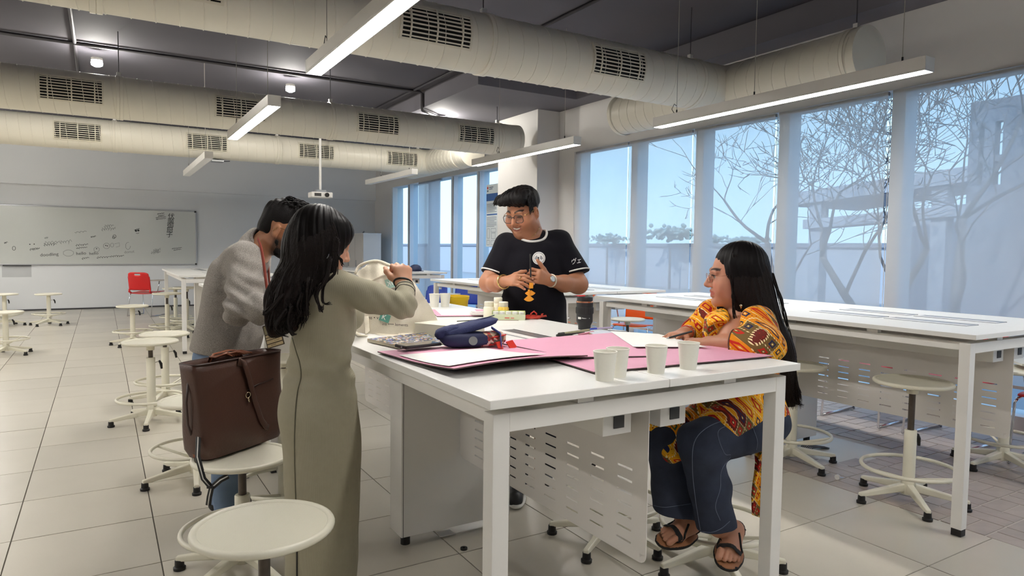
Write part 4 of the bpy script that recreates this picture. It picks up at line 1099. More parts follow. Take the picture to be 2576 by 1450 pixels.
hb = [c0+nx*.055+ax*(-.09)+Vector((0, 0, Hb)), c0+nx*.05+ax*(-.07)+Vector((0, 0, Hb+.03)), c0+nx*.02+ax*(-.02)+Vector((0, 0, Hb+.042)), c0+nx*.045+ax*.05+Vector((0, 0, Hb+.03)), c0+nx*.055+ax*.08+Vector((0, 0, Hb))]
MB().tube(hb, .013, 8, flat=.3, updir=(0, 0, 1)).ob('rear_handle', mat('tan_leather', (140, 84, 58), .45), t, smooth=True)
M_ZIP = mat('brass', (196, 176, 150), .25, metal=.9)
MB().tube([bagp(-.005, .255, .006), bagp(.06, .268, .004), bagp(.15, .275, .004)], .0025, 6).ob('pocket_zip', M_LEAD, t, smooth=True)
zp = MB().torus(bagp(-.012, .235, .012), .012, .0022, axis=nx, n=20, k=6).ob('zip_pull', M_ZIP, t, smooth=True)
MB().tube([bagp(-.014, .225, .012), bagp(-.010, .205, .012)], .004, 8).ob('zip_tag', M_ZIP, zp, smooth=True)
loop = [c0-ax*(Lb/2*1.03+.01)+nx*.0+Vector((0, 0, z)) + ax*(o) for z, o in ((.33, .0), (.24, -.012), (.15, -.006), (.10, .012), (.13, .02))]
MB().tube(loop, .006, 6, flat=.4).ob('hanging_strap', M_LEAD, t, smooth=True)
for k in range(9):
    MB().tube([c0-ax*.09+nx*(.02+.004*k)+Vector((0, 0, Hb+.02)), c0-ax*(.05-.012*k)+nx*.01*math.sin(k)+Vector((0, 0, Hb+.034+.002*math.sin(k*2))), c0-ax*(.02-.014*k)+nx*.0+Vector((0, 0, Hb+.018))], .004, 5).ob('tassel_strand', MATS['tan_leather'], t, smooth=True)
# striped strap hanging below the seat
t = thing('striped_strap', 'black strap with a white stripe hanging down under the bag stool', 'strap', (0, 0, 0))
M_STRW = mat('white_webbing', (206, 204, 200), .7)
dS = 2.62
pa_ = [at(508, 1010, dS+.12), at(500, 1080, dS+.1), at(497, 1150, dS), at(512, 1205, dS), at(532, 1228, dS)]
pb2 = [at(574, 1198, dS), at(555, 1208, dS), at(532, 1228, dS), at(527, 1250, dS), at(524, 1272, dS)]
for pth in (pa_, pb2):
    MB().tube(pth, .011, 8, flat=.22, updir=_fwd).ob('webbing', M_BLACK, t, smooth=True)
    MB().tube([q_-_fwd*.0030 for q_ in pth], .0026, 6, flat=.2, updir=_fwd).ob('white_stripe', M_STRW, t, smooth=True)
MB().box(-.012, .012, -.004, .004, -.008, .008, Matrix.Translation(at(530, 1226, dS-.004)) @ m3.to_4x4()).ob('slider', M_BLACK, t)
pt2 = [at(506, 1010, dS+.15), at(494, 1060, dS+.14), at(490, 1120, dS+.12), at(494, 1150, dS+.1)]
p = MB().tube(pt2, .014, 8, flat=.25, updir=_fwd).ob('tan_strap', MATS['tan_leather'], None, smooth=True); tag(p, 'tan leather strap hanging behind the left side of the brown bag', 'strap')
# ------------------------------------------------------------------ people: smooth-union solids meshed as one surface
_cy, _sy = math.cos(YAW), math.sin(YAW)
def loc_(p): p = np.asarray(p, float); return np.array([p[0]*_cy-p[1]*_sy, p[0]*_sy+p[1]*_cy, p[2]])   # x: picture right, y: away, z: up
def L(u, v, d):
    'photo pixel at a given distance -> figure coordinates (x right, y away, z up)'
    return loc_(at(u, v, d))
ROT_P = -YAW
V3 = lambda *a: np.array(a, float)
def nrm(v): v = np.asarray(v, float); return v/np.linalg.norm(v)

class Sdf:
    def __init__(s, lo, hi, h):
        s.ax = [np.arange(lo[i], hi[i]+h, h).astype(np.float32) for i in range(3)]
        s.F = np.full([len(a) for a in s.ax], .5, np.float32); s.h = h
    def blk(s, lo, hi):
        sl = []
        for i in range(3):
            a = int(np.clip(np.searchsorted(s.ax[i], lo[i])-1, 0, len(s.ax[i]))); b = int(np.clip(np.searchsorted(s.ax[i], hi[i])+1, 0, len(s.ax[i]))); sl.append(slice(a, b))
        sl = tuple(sl)
        g = np.meshgrid(s.ax[0][sl[0]], s.ax[1][sl[1]], s.ax[2][sl[2]], indexing='ij', sparse=True)
        return sl, g
    def comb(s, sl, d, k, op):
        f = s.F[sl]
        if f.size == 0: return
        if op == 'u':
            h = np.maximum(k-np.abs(f-d), 0)/max(k, 1e-6); s.F[sl] = np.minimum(f, d)-h*h*k*.25
        else:   # subtract
            d = -d; h = np.maximum(k-np.abs(f-d), 0)/max(k, 1e-6); s.F[sl] = np.maximum(f, d)+h*h*k*.25
    def cap(s, a, b, ra, rb=None, k=.01, op='u', flat=None, ratio=1.):
        a = np.asarray(a, float); b = np.asarray(b, float); rb = ra if rb is None else rb
        R = max(ra, rb)*max(1., ratio)+k+.02
        sl, (X, Y, Z) = s.blk(np.minimum(a, b)-R, np.maximum(a, b)+R)
        ab = b-a; q = float(ab@ab)+1e-9
        t = np.clip(((X-a[0])*ab[0]+(Y-a[1])*ab[1]+(Z-a[2])*ab[2])/q, 0, 1)
        dx = X-a[0]-t*ab[0]; dy = Y-a[1]-t*ab[1]; dz = Z-a[2]-t*ab[2]
        if flat is not None:
            n = nrm(flat); c = dx*n[0]+dy*n[1]+dz*n[2]; g = c*(1/ratio-1)
            dx = dx+g*n[0]; dy = dy+g*n[1]; dz = dz+g*n[2]
        d = np.sqrt(dx*dx+dy*dy+dz*dz)-(ra+(rb-ra)*t)
        if flat is not None and ratio < 1: d = d*max(ratio, .35)
        s.comb(sl, d.astype(np.float32), k, op); return s
    def chain(s, pts, rads, k=.01, op='u', **q):
        for i in range(len(pts)-1): s.cap(pts[i], pts[i+1], rads[i], rads[i+1], k, op, **q)
        return s
    def ell(s, c, r, A=None, k=.01, op='u'):
        c = np.asarray(c, float); r = np.asarray(r, float); R = max(r)+k+.02
        sl, (X, Y, Z) = s.blk(c-R, c+R)
        x, y, z = X-c[0], Y-c[1], Z-c[2]
        if A is not None:
            A = np.asarray(A, float); x, y, z = [A[i][0]*x+A[i][1]*y+A[i][2]*z for i in range(3)]
        k0 = np.sqrt((x/r[0])**2+(y/r[1])**2+(z/r[2])**2); k1 = np.sqrt((x/r[0]**2)**2+(y/r[1]**2)**2+(z/r[2]**2)**2)+1e-9
        s.comb(sl, (k0*(k0-1)/k1).astype(np.float32), k, op); return s
    def column(s, tab, k=.02, e=2.0, op='u'):
        'stack of ellipses: rows (z, cx, cy, a, b)'
        T = np.array(sorted(tab)); z0, z1 = T[0, 0], T[-1, 0]
        lo = V3((T[:, 1]-T[:, 3]).min(), (T[:, 2]-T[:, 4]).min(), z0)-k-.03; hi = V3((T[:, 1]+T[:, 3]).max(), (T[:, 2]+T[:, 4]).max(), z1)+k+.03
        sl, (X, Y, Z) = s.blk(lo, hi)
        zz = Z.ravel(); zc = np.clip(zz, z0, z1)
        # smooth (cubic) interpolation of the table
        def ip(c):
            y = T[:, c]; m = np.gradient(y, T[:, 0]); i = np.clip(np.searchsorted(T[:, 0], zc)-1, 0, len(T)-2)
            hh = T[i+1, 0]-T[i, 0]; t = (zc-T[i, 0])/hh
            return ((2*t**3-3*t**2+1)*y[i]+(t**3-2*t**2+t)*hh*m[i]+(-2*t**3+3*t**2)*y[i+1]+(t**3-t**2)*hh*m[i+1]).reshape(1, 1, -1)
        a, b = ip(3), ip(4)
        q = ((np.abs(X-ip(1))/a)**e+(np.abs(Y-ip(2))/b)**e)**(1/e)
        d = (q-1)*np.minimum(a, b); dz = np.abs(zz-zc).reshape(1, 1, -1)
        d = np.where(dz > 0, np.sqrt(np.maximum(d, 0)**2+dz*dz), d)
        s.comb(sl, d.astype(np.float32), k, op); return s
    def cut(s, p, n, k=.004, box=None):
        'remove everything on the side n points to (optionally only near box centre/radius)'
        p = np.asarray(p, float); n = nrm(n)
        if box is None: sl, (X, Y, Z) = s.blk(V3(-99, -99, -99), V3(99, 99, 99))
        else: c, r = box; sl, (X, Y, Z) = s.blk(np.asarray(c)-r, np.asarray(c)+r)
        d = -((X-p[0])*n[0]+(Y-p[1])*n[1]+(Z-p[2])*n[2])
        d = d+0*X+0*Y+0*Z
        if box is not None:
            c, r = box; rr = np.sqrt((X-c[0])**2+(Y-c[1])**2+(Z-c[2])**2)-r
            d = np.maximum(d, rr)
        s.comb(sl, d.astype(np.float32), k, 's'); return s
    def mesh(s, name, relax=1):
        F = s.F; nx, ny, nz = F.shape; sg = F < 0
        c = sg[:-1, :-1, :-1].astype(np.int8)
        for i, j, k in ((1,0,0),(0,1,0),(0,0,1),(1,1,0),(1,0,1),(0,1,1),(1,1,1)):
            c = c+sg[i:nx-1+i, j:ny-1+j, k:nz-1+k]
        act = (c > 0) & (c < 8); I, J, K = np.nonzero(act); n = len(I)
        if n == 0: raise ValueError(name)
        idx = np.full(act.shape, -1, np.int32); idx[I, J, K] = np.arange(n)
        P = np.zeros((n, 3)); cnt = np.zeros(n)
        cor = [(0,0,0),(1,0,0),(0,1,0),(1,1,0),(0,0,1),(1,0,1),(0,1,1),(1,1,1)]
        for a, b in ((0,1),(2,3),(4,5),(6,7),(0,2),(1,3),(4,6),(5,7),(0,4),(1,5),(2,6),(3,7)):
            ca, cb = cor[a], cor[b]
            fa = F[I+ca[0], J+ca[1], K+ca[2]]; fb = F[I+cb[0], J+cb[1], K+cb[2]]
            m = (fa < 0) != (fb < 0); t = np.where(m, fa/np.where(m, fa-fb, 1), 0)
            pa = np.stack([s.ax[0][I+ca[0]], s.ax[1][J+ca[1]], s.ax[2][K+ca[2]]], 1); pb = np.stack([s.ax[0][I+cb[0]], s.ax[1][J+cb[1]], s.ax[2][K+cb[2]]], 1)
            P += np.where(m[:, None], pa+(pb-pa)*t[:, None], 0); cnt += m
        P /= cnt[:, None]
        Q = []
        for axis in range(3):
            sl0 = [slice(None)]*3; sl1 = [slice(None)]*3; sl0[axis] = slice(0, -1); sl1[axis] = slice(1, None)
            a = sg[tuple(sl0)]; b = sg[tuple(sl1)]
            ch = a != b
            o = [i for i in range(3) if i != axis]
            E = np.nonzero(ch); E = list(E)
            ok = (E[o[0]] > 0) & (E[o[1]] > 0) & (E[o[0]] < F.shape[o[0]]-1) & (E[o[1]] < F.shape[o[1]]-1)
            E = [e[ok] for e in E]
            ins = a[tuple(E)]
            def cell(d0, d1):
                q = [e.copy() for e in E]; q[o[0]] = q[o[0]]+d0; q[o[1]] = q[o[1]]+d1; return idx[q[0], q[1], q[2]]
            q = np.stack([cell(-1, -1), cell(0, -1), cell(0, 0), cell(-1, 0)], 1)
            flip = ins if axis != 1 else ~ins
            q[~flip] = q[~flip][:, ::-1]; Q.append(q)
        Q = np.concatenate(Q); Q = Q[(Q >= 0).all(1)]
        for _ in range(relax):
            S = np.zeros_like(P); N = np.zeros(n)
            for a in range(4):
                b = (a+1) % 4
                np.add.at(S, Q[:, a], P[Q[:, b]]); np.add.at(N, Q[:, a], 1); np.add.at(S, Q[:, b], P[Q[:, a]]); np.add.at(N, Q[:, b], 1)
            P = P*.5+.5*S/np.maximum(N, 1)[:, None]
        return P, Q

def vnormals(P, Q):
    n = np.cross(P[Q[:, 2]]-P[Q[:, 0]], P[Q[:, 3]]-P[Q[:, 1]]); N = np.zeros_like(P)
    for a in range(4): np.add.at(N, Q[:, a], n)
    return N/np.maximum(np.linalg.norm(N, axis=1), 1e-9)[:, None]

def emit(name, P, Q, m, parent, col=None, base=(0, 0, 0)):
    me = bpy.data.meshes.new(name); P = P-np.asarray(base)
    me.vertices.add(len(P)); me.vertices.foreach_set('co', P.astype(np.float32).ravel())
    me.loops.add(len(Q)*4); me.loops.foreach_set('vertex_index', Q.astype(np.int32).ravel())
    me.polygons.add(len(Q)); me.polygons.foreach_set('loop_start', np.arange(0, len(Q)*4, 4, dtype=np.int32))
    try: me.polygons.foreach_set('loop_total', np.full(len(Q), 4, dtype=np.int32))
    except Exception: pass
    me.polygons.foreach_set('use_smooth', np.ones(len(Q), bool))
    if col is not None:
        a = me.color_attributes.new('Col', 'FLOAT_COLOR', 'POINT'); c = np.ones((len(P), 4), np.float32); c[:, :3] = col
        a.data.foreach_set('color', c.ravel())
    me.update(calc_edges=True); me.validate()
    return link(name, me, m, parent)

def skin_mat(name, rough=.48, sss=.0):
    m = bpy.data.materials.new(name); m.use_nodes = True; n = m.node_tree; p = n.nodes['Principled BSDF']
    at_ = n.nodes.new('ShaderNodeAttribute'); at_.attribute_name = 'Col'
    tc = n.nodes.new('ShaderNodeTexCoord'); nz = n.nodes.new('ShaderNodeTexNoise'); nz.inputs['Scale'].default_value = 45; nz.inputs['Detail'].default_value = 4
    n.links.new(tc.outputs['Object'], nz.inputs['Vector'])
    hs = n.nodes.new('ShaderNodeHueSaturation'); mr = n.nodes.new('ShaderNodeMapRange'); mr.inputs['To Min'].default_value = .93; mr.inputs['To Max'].default_value = 1.07
    n.links.new(nz.outputs['Fac'], mr.inputs['Value']); n.links.new(mr.outputs[0], hs.inputs['Value']); n.links.new(at_.outputs['Color'], hs.inputs['Color'])
    n.links.new(hs.outputs['Color'], p.inputs['Base Color']); p.inputs['Roughness'].default_value = rough; p.inputs['Specular IOR Level'].default_value = .35
    p.inputs['Subsurface Weight'].default_value = .12; p.inputs['Subsurface Radius'].default_value = (.012, .005, .003); p.inputs['Subsurface Scale'].default_value = 1.
    return m
M_SKIN = skin_mat('skin')
M_EYEW = mat('eye_white', (232, 226, 218), .25); M_IRIS = mat('iris', (40, 26, 20), .2); M_TEETH = mat('teeth', (238, 232, 220), .3)
def hair_mat(name, rgb):
    m = mat(name, rgb, .55, var=.35, vscale=60, spec=.18, bump=.35, bscale=220)
    n = m.node_tree; p = n.nodes['Principled BSDF']
    p.inputs['Anisotropic'].default_value = .4
    return m
M_HAIR = hair_mat('black_hair', (17, 14, 14)); M_HAIRB = hair_mat('dark_brown_hair', (24, 17, 15))

class Head:
    'face frame: S to the figure left, Fw forward, U up; origin at the middle of the skull at eye level'
    def __init__(s, C, Fw, U, sc=1.0):
        s.C = np.asarray(C, float); s.F = nrm(Fw); U = np.asarray(U, float); s.U = nrm(U-s.F*(U@s.F)); s.S = np.cross(s.U, s.F); s.sc = sc
        s.A = np.array([s.S, s.F, s.U])
    def p(s, x, y, z): return s.C+s.sc*(s.S*x+s.F*y+s.U*z)
    def toh(s, P): return ((P-s.C)@s.A.T)/s.sc
    def build(s, f, fat=1.0, smile=0., female=False, lid=0.):
        c = s.sc; p = s.p; A = s.A
        f.ell(p(0, -.018, .038), V3(.074, .094, .082)*c, A, .01)
        f.ell(p(0, .020, -.030), V3(.064*fat, .070, .085)*c, A, .04*c)
        f.ell(p(0, .030, -.070), V3(.050*fat, .052, .048)*c, A, .035*c)          # jaw
        f.ell(p(0, .080, -.104), V3(.022, .018, .019)*c, A, .03*c)               # chin
        for q in (-1, 1):
            f.ell(p(q*.040*fat, .055, -.036), V3(.026, .028, .028)*c*(1+.12*smile), A, .03*c)   # cheek
            f.ell(p(q*.050*fat, .01, -.078), V3(.018, .03, .02)*c, A, .03*c)       # jaw angle
            f.ell(p(q*.031, .100, .002), V3(.017, .016, .012)*c, A, .016*c, 's') # eye socket
            f.cap(p(q*.014, .089, .022), p(q*.047, .078, .020), .008*c, .006*c, .016*c)  # brow
            for e_ in np.linspace(0, lid, 4 if lid else 1): f.cap(p(q*.019, .0872+.002*(e_ > 0), .0085-e_*.010), p(q*.045, .0795+.002*(e_ > 0), .007-e_*.009), .0048*c, .004*c, .006*c)  # upper lid
            f.cap(p(q*.020, .086, -.0085), p(q*.044, .079, -.007), .0042*c, .004*c, .007*c)  # lower lid
            f.ell(p(q*.0125, .099, -.036), V3(.0085, .010, .0075)*c, A, .007*c)      # nostril wing
            E = np.array([nrm(s.S+q*.35*-s.F), nrm(s.F+q*.35*s.S), s.U])
            f.ell(p(q*.0775*(1+(fat-1)*.3), -.008, -.012), V3(.009, .019, .031)*c, E, .006*c)    # ear
            f.ell(p(q*.086, -.006, -.010), V3(.006, .010, .017)*c, E, .004*c, 's')
            f.ell(p(q*.076, .0, -.038), V3(.007, .009, .010)*c, E, .006*c)
        f.chain([p(0, .086, .012), p(0, .100, -.013), p(0, .113, -.031)], [.0075*c, .0085*c, .0110*c], .012*c)
        f.cap(p(-.018, .098, -.086), p(.018, .098, -.086), .006*c, .006*c, .010*c, 's')
        f.ell(p(0, .104, -.040), V3(.008, .008, .005)*c, A, .006*c)
        w = .023+.008*smile; zc = -.066; up = .010*smile
        if smile > .5:
            f.chain([p(-w*.95, .090, zc+up*.9), p(-w*.5, .100, zc-.001), p(0, .104, zc-.005), p(w*.5, .100, zc-.001), p(w*.95, .090, zc+up*.9)], [.004*c, .0088*c, .0105*c, .0088*c, .004*c], .005*c, 's')
        pts = [(-w, .079, zc+up), (-w*.5, .0935, zc+.004+up*.1), (0, .096, zc+.0035), (w*.5, .0935, zc+.004+up*.1), (w, .079, zc+up)]
        gap = .006*smile if smile > .5 else 0
        f.chain([p(a, b, d_+gap+.003) for a, b, d_ in pts], [.003*c, .0052*c, .005*c, .0052*c, .003*c], .007*c)
        lo = [(-w, .078, zc+up), (-w*.5, .0905, zc-.009-gap*.9), (0, .0930, zc-.012-gap), (w*.5, .0905, zc-.009-gap*.9), (w, .078, zc+up)]
        f.chain([p(*q) for q in lo], [.003*c, .006*c, .0066*c, .006*c, .003*c], .007*c)
        return s
    def colour(s, P, col, skin, lips, beard=None, brow=None, beardcol=(40, 30, 26), blush=None):
        h = s.toh(P); x, y, z = h.T; near = (np.abs(x) < .1) & (np.abs(y) < .14) & (np.abs(z) < .15)
        lip = near & (y > .074) & (np.abs(x) < .036) & (np.abs(z+.067) < .0165) & (y > .080+.0*x)
        wl = np.clip(1-((x/.030)**2+((z+.066)/.0125)**2), 0, 1)**.5*near*(y > .072)
        col += (np.array(lin(lips))-col)*np.clip(wl*1.6, 0, .85)[:, None]
        if blush is not None:
            wb = np.exp(-(((np.abs(x)-.042)/.022)**2+((z+.036)/.022)**2))*near*(y > .02); col += (np.array(lin(blush))-col)*(wb*.45)[:, None]
        if beard is not None:
            wb = near*beard(x, y, z); col += (np.array(lin(beardcol))-col)*np.clip(wb, 0, 1)[:, None]
        if brow is not None:
            wq = near*(y > .055)*np.clip(1.4-np.abs(z-(.0245+.006*np.sin((np.abs(x)-.012)*70)))/.0042, 0, 1)*(np.abs(x) > .011)*(np.abs(x) < .052)
            col += (np.array(lin(brow))-col)*np.clip(wq, 0, 1)[:, None]
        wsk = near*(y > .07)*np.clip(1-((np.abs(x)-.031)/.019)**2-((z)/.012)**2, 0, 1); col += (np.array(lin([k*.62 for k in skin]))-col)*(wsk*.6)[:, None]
        return col
    def eyes(s, parent, base, gaze=(0, 0), lash=False, dz=0.):
        for q in (-1, 1):
            c = s.p(q*.031, .0755, .0005)-base; r = .0125*s.sc
            M = Matrix([list(s.S)+[0], list(s.F)+[0], list(s.U)+[0], [0, 0, 0, 1]]).transposed()
            M.translation = Vector(c)
            e = MB().lathe([(0, -r), (r*.6, -r*.8), (r, 0), (r*.8, r*.6), (r*.5, r*.87), (0, r)], n=16, M=None)
            R = M @ Matrix.Rotation(-PI/2+gaze[1], 4, 'X') @ Matrix.Rotation(gaze[0], 4, 'Y')
            e.v = [tuple(R @ Vector(v)) for v in e.v]
            eb = e.ob('eye', M_EYEW, parent, smooth=True)
            i_ = MB().lathe([(.0062*s.sc, r*.88), (.005*s.sc, r*1.0), (0, r*1.04)], n=14); i_.v = [tuple(R @ Vector(v)) for v in i_.v]
            i_.ob('iris', M_IRIS, eb, smooth=True)
            if lash: MB().tube([Vector(s.p(q*x, y+.0015, z+dz)-base) for x, y, z in ((.017, .0885, -.001), (.024, .0925, .003), (.033, .0915, .0035), (.041, .0875, .002), (.047, .0815, -.001))], [.0008*s.sc, .0016*s.sc, .0019*s.sc, .0017*s.sc, .0008*s.sc], 6).ob('eyelashes', M_HAIR, parent, smooth=True)
    def glasses(s, parent, base, m_frame, m_lens, w=.052, h=.040, z=-.006, r=.0016, temple=None, rim=True, y=.1035, m_temple=None):
        g = thing('glasses', None, None); g.parent = parent
        P = lambda x, yy, zz_: Vector(s.p(x, yy, zz_)-base)
        for q in (-1, 1):
            cx = q*.034; pts = []
            for i in range(24):
                a = 2*PI*i/24; px = cx+sup(math.cos(a), .62)*w/2; pz = z+sup(math.sin(a), .62)*h/2*(1 if math.sin(a) > 0 else 1.05)
                pts.append(P(px, y-.10*max(0, abs(px)-.02)**1.0*.35, pz))
            if rim: MB().tube(pts, r*s.sc, 6, closed=True).ob('rim', m_frame, g, smooth=True)
            c = sum(pts, Vector())/24
            MB().add([c]+pts, [(0, i+1, (i+1) % 24+1) for i in range(24)]).ob('lens', m_lens, g)
            MB().tube([P(q*(.034+w/2), y-.012, z+h*.30), P(q*.073, y-.03, z+h*.32), P(q*.080, .03, z+h*.30+.003), P(q*.082, -.005, z+h*.3+.002), P(q*.082, -.02, z-.012)], (r*.9)*s.sc, 6).ob('temple', m_temple or m_frame, g, smooth=True)
        MB().tube([P(-.034+w/2, y, z+h*.18), P(0, y+.004, z+h*.28), P(.034-w/2, y, z+h*.18)], r*s.sc, 6).ob('bridge', m_frame, g, smooth=True)
        return g
def lens_mat(name, tint, fac=.12):
    m = bpy.data.materials.new(name); m.use_nodes = True; n = m.node_tree; n.nodes.clear()
    out = n.nodes.new('ShaderNodeOutputMaterial'); mx = n.nodes.new('ShaderNodeMixShader'); tr = n.nodes.new('ShaderNodeBsdfTransparent'); gl = n.nodes.new('ShaderNodeBsdfGlossy')
    tr.inputs[0].default_value = (*tint, 1); gl.inputs['Roughness'].default_value = .05; mx.inputs[0].default_value = fac
    n.links.new(tr.outputs[0], mx.inputs[1]); n.links.new(gl.outputs[0], mx.inputs[2]); n.links.new(mx.outputs[0], out.inputs[0]); return m
M_LENS = lens_mat('spectacle_lens', (.90, .93, .98), .03)

def hand(f, W, D, N, side=1, sc=1., curl=(.5, .5, .5, .5), thumb=(.5, .5), spread=.10, k=.005, tw=0.):
    """hand at wrist W, D palm direction, N back-of-hand normal; side=+1 thumb lies along D x N.
    returns fingertip points (thumb first)"""
    W = np.asarray(W, float); D = nrm(D); N = np.asarray(N, float); N = nrm(N-D*(N@D)); T = np.cross(D, N)*side     # T towards the thumb side
    pt = lambda a, b, c: W+sc*(D*a+T*b+N*c)
    # palm
    f.cap(pt(.012, .012, 0), pt(.070, .022, .001), .019*sc, .0185*sc, .012, flat=N, ratio=.72)
    f.cap(pt(.012, -.010, 0), pt(.068, -.020, -.001), .018*sc, .017*sc, .012, flat=N, ratio=.72)
    f.cap(pt(.015, .0, 0), pt(.072, .0, .002), .020*sc, .019*sc, .012, flat=N, ratio=.7)
    f.cap(pt(-.03, 0, 0), pt(.015, 0, 0), .024*sc, .023*sc, .014, flat=N, ratio=.75)
    tips = []
    # fingers
    offs = (.030, .010, -.011, -.029); lens = ((.040, .025, .020), (.045, .029, .022), (.041, .026, .021), (.032, .020, .018)); rad = (.0090, .0092, .0087, .0077)
    for i in range(4):
        b = pt(.080-.004*abs(i-1.2), offs[i], .001); ang = 0; d0 = nrm(D+T*spread*(1.4-i)*.7)
        pts = [b]; c = curl[i]; c3 = c if hasattr(c, '__len__') else (c*.9, c*1.1, c*.7)
        for j in range(3):
            ang += c3[j]; dd = d0*math.cos(ang)-N*math.sin(ang); pts.append(pts[-1]+dd*lens[i][j]*sc)
        f.chain(pts, [rad[i]*sc*1.02, rad[i]*sc, rad[i]*sc*.93, rad[i]*sc*.80], k)
        tips.append((pts, rad[i]*sc))
    # thumb leaves the side of the palm near its base
    b = pt(.018, .020, -.004); a0, a1 = thumb
    d1 = nrm(D*math.cos(.75)+T*math.sin(.75)-N*.35*a0)
    p1 = b+d1*.040*sc; d2 = nrm(d1*math.cos(a0*.6)+(D*.8-N*.6*a0-T*.35)*math.sin(a0*.6+.05)); p2 = p1+d2*.033*sc
    d3 = nrm(d2*math.cos(a1*.6)+(D*.6-N*.6-T*.6)*math.sin(a1*.6)); p3 = p2+d3*.026*sc
    f.chain([b, p1, p2, p3], [.016*sc, .0125*sc, .0105*sc, .0082*sc], .007)
    return [([b, p1, p2, p3], .0105*sc)]+tips

def nails(tips, Nback, parent, base, m):
    for pts, r in tips:
        d = nrm(pts[-1]-pts[-2]); n = nrm(np.cross(np.cross(d, Nback), d)); c = pts[-1]+n*r*.62-d*.002
        MB().lathe([(0, .0012), (.0042, .0008), (.0048, 0)], n=10, M=(Matrix([list(nrm(np.cross(n, d)))+[0], list(d*1.4)+[0], list(n)+[0], [0, 0, 0, 1]]).transposed())).ob('nail', m, parent, smooth=True).location = Vector(c-base)

def folds(P, N, spec):
    'cloth wrinkles: spec rows (dir, freq, amp, phase, warp)'
    d = np.zeros(len(P))
    for dr, fr, am, ph, wp in spec:
        dr = nrm(dr); s_ = P@dr; w = np.sin(P@V3(11, 7, 9)+ph)*wp+np.sin(P@V3(-6, 13, 5)+ph*2)*wp*.6
        q = np.sin(s_*fr+ph+w*3); d += am*(np.sign(q)*np.abs(q)**1.4)*(.55+.45*np.sin(P@V3(4, -5, 6)+ph*3))
    return P+N*d[:, None]

def cloth_mat(name, rgb, rough=.85, var=.08, vscale=250., bump=.25, bscale=500., rib=None):
    m = mat(name, rgb, rough, var=var, vscale=vscale, bump=bump, bscale=bscale, spec=.1)
    m.node_tree.nodes['Principled BSDF'].inputs['Sheen Weight'].default_value = .05
    if rib:
        n = m.node_tree; p = n.nodes['Principled BSDF']; tc = n.nodes.new('ShaderNodeTexCoord'); wv = n.nodes.new('ShaderNodeTexWave'); wv.bands_direction = 'X'
        wv.inputs['Scale'].default_value = rib; n.links.new(tc.outputs['Object'], wv.inputs['Vector']); bp = n.nodes.new('ShaderNodeBump'); bp.inputs['Strength'].default_value = .25; bp.inputs['Distance'].default_value = .004
        n.links.new(wv.outputs['Fac'], bp.inputs['Height']); n.links.new(bp.outputs[0], p.inputs['Normal'])
    return m

from mathutils.bvhtree import BVHTree
def bvh_of(P, Q): return BVHTree.FromPolygons([tuple(p) for p in P], [tuple(q) for q in Q])
def drape(me, to_px, bv, off, name, m, parent, base, depth_guess=1.0, label=None):
    'lay flat lettering on a body surface: mesh xy -> photo pixel -> first hit on the cloth'
    o = loc_((0, 0, CAM_H)); co = np.zeros(len(me.vertices)*3); me.vertices.foreach_get('co', co); co = co.reshape(-1, 3); out = []
    last = None
    for x, y, z in co:
        u, v = to_px(x, y); d = nrm(L(u, v, 1.)-o)
        h = bv.ray_cast(Vector(o), Vector(d))
        if h[0] is None: q = last if last is not None else V3(0, 0, 0)
        else: q = np.array(h[0])-d*off; last = q
        out.append(q-base)
    me.vertices.foreach_set('co', np.array(out).ravel()); me.update()
    return link(name, me, m, parent, label=label)

def strands(paths, m, name, parent, base, n=5):
    mb = MB()
    for pts, rad in paths: mb.tube([Vector(np.asarray(p)-base) for p in pts], rad, n)
    return mb.ob(name, m, parent, smooth=True)

def spl(pts, n):
    'Catmull-Rom through points'
    P = [np.asarray(p, float) for p in pts]; P = [2*P[0]-P[1]]+P+[2*P[-1]-P[-2]]; out = []
    m = len(P)-3
    for i in range(n):
        t = i/(n-1)*m; j = min(int(t), m-1); t -= j; a, b, c, d = P[j:j+4]
        out.append(.5*((2*b)+(c-a)*t+(2*a-5*b+4*c-d)*t*t+(3*b-a-3*c+d)*t**3))
    return out

def surf_strands(bv, paths_px, r, base, d0, off=.0015, n=22, rnd=None, taper=.1):
    'hair strands that lie on a hair volume: photo-space paths dropped onto its surface'
    oc = loc_((0, 0, CAM_H)); out = []
    for px in paths_px:
        pts = []; last = d0
        for q in spl([V3(u, v, 0) for u, v in px], n):
            dv = L(q[0], q[1], 1.)-oc; ln_ = np.linalg.norm(dv); h = bv.ray_cast(Vector(oc), Vector(dv/ln_))
            dep = last if h[0] is None else h[3]/ln_
            if abs(dep-last) > .06: dep = last
            if not pts: pass
            dep = last*.5+dep*.5 if pts else dep
            last = dep; fr_ = min(1, len(pts)/(n*.25)); pts.append(oc+dv*(dep-off*fr_+.005*(1-fr_)))
        R = [r*(.15+.85*math.sin(PI*min(1, .1+.82*i/(n-1)))) for i in range(n)]; R[-1] = r*taper
        out.append((pts, R))
    return out
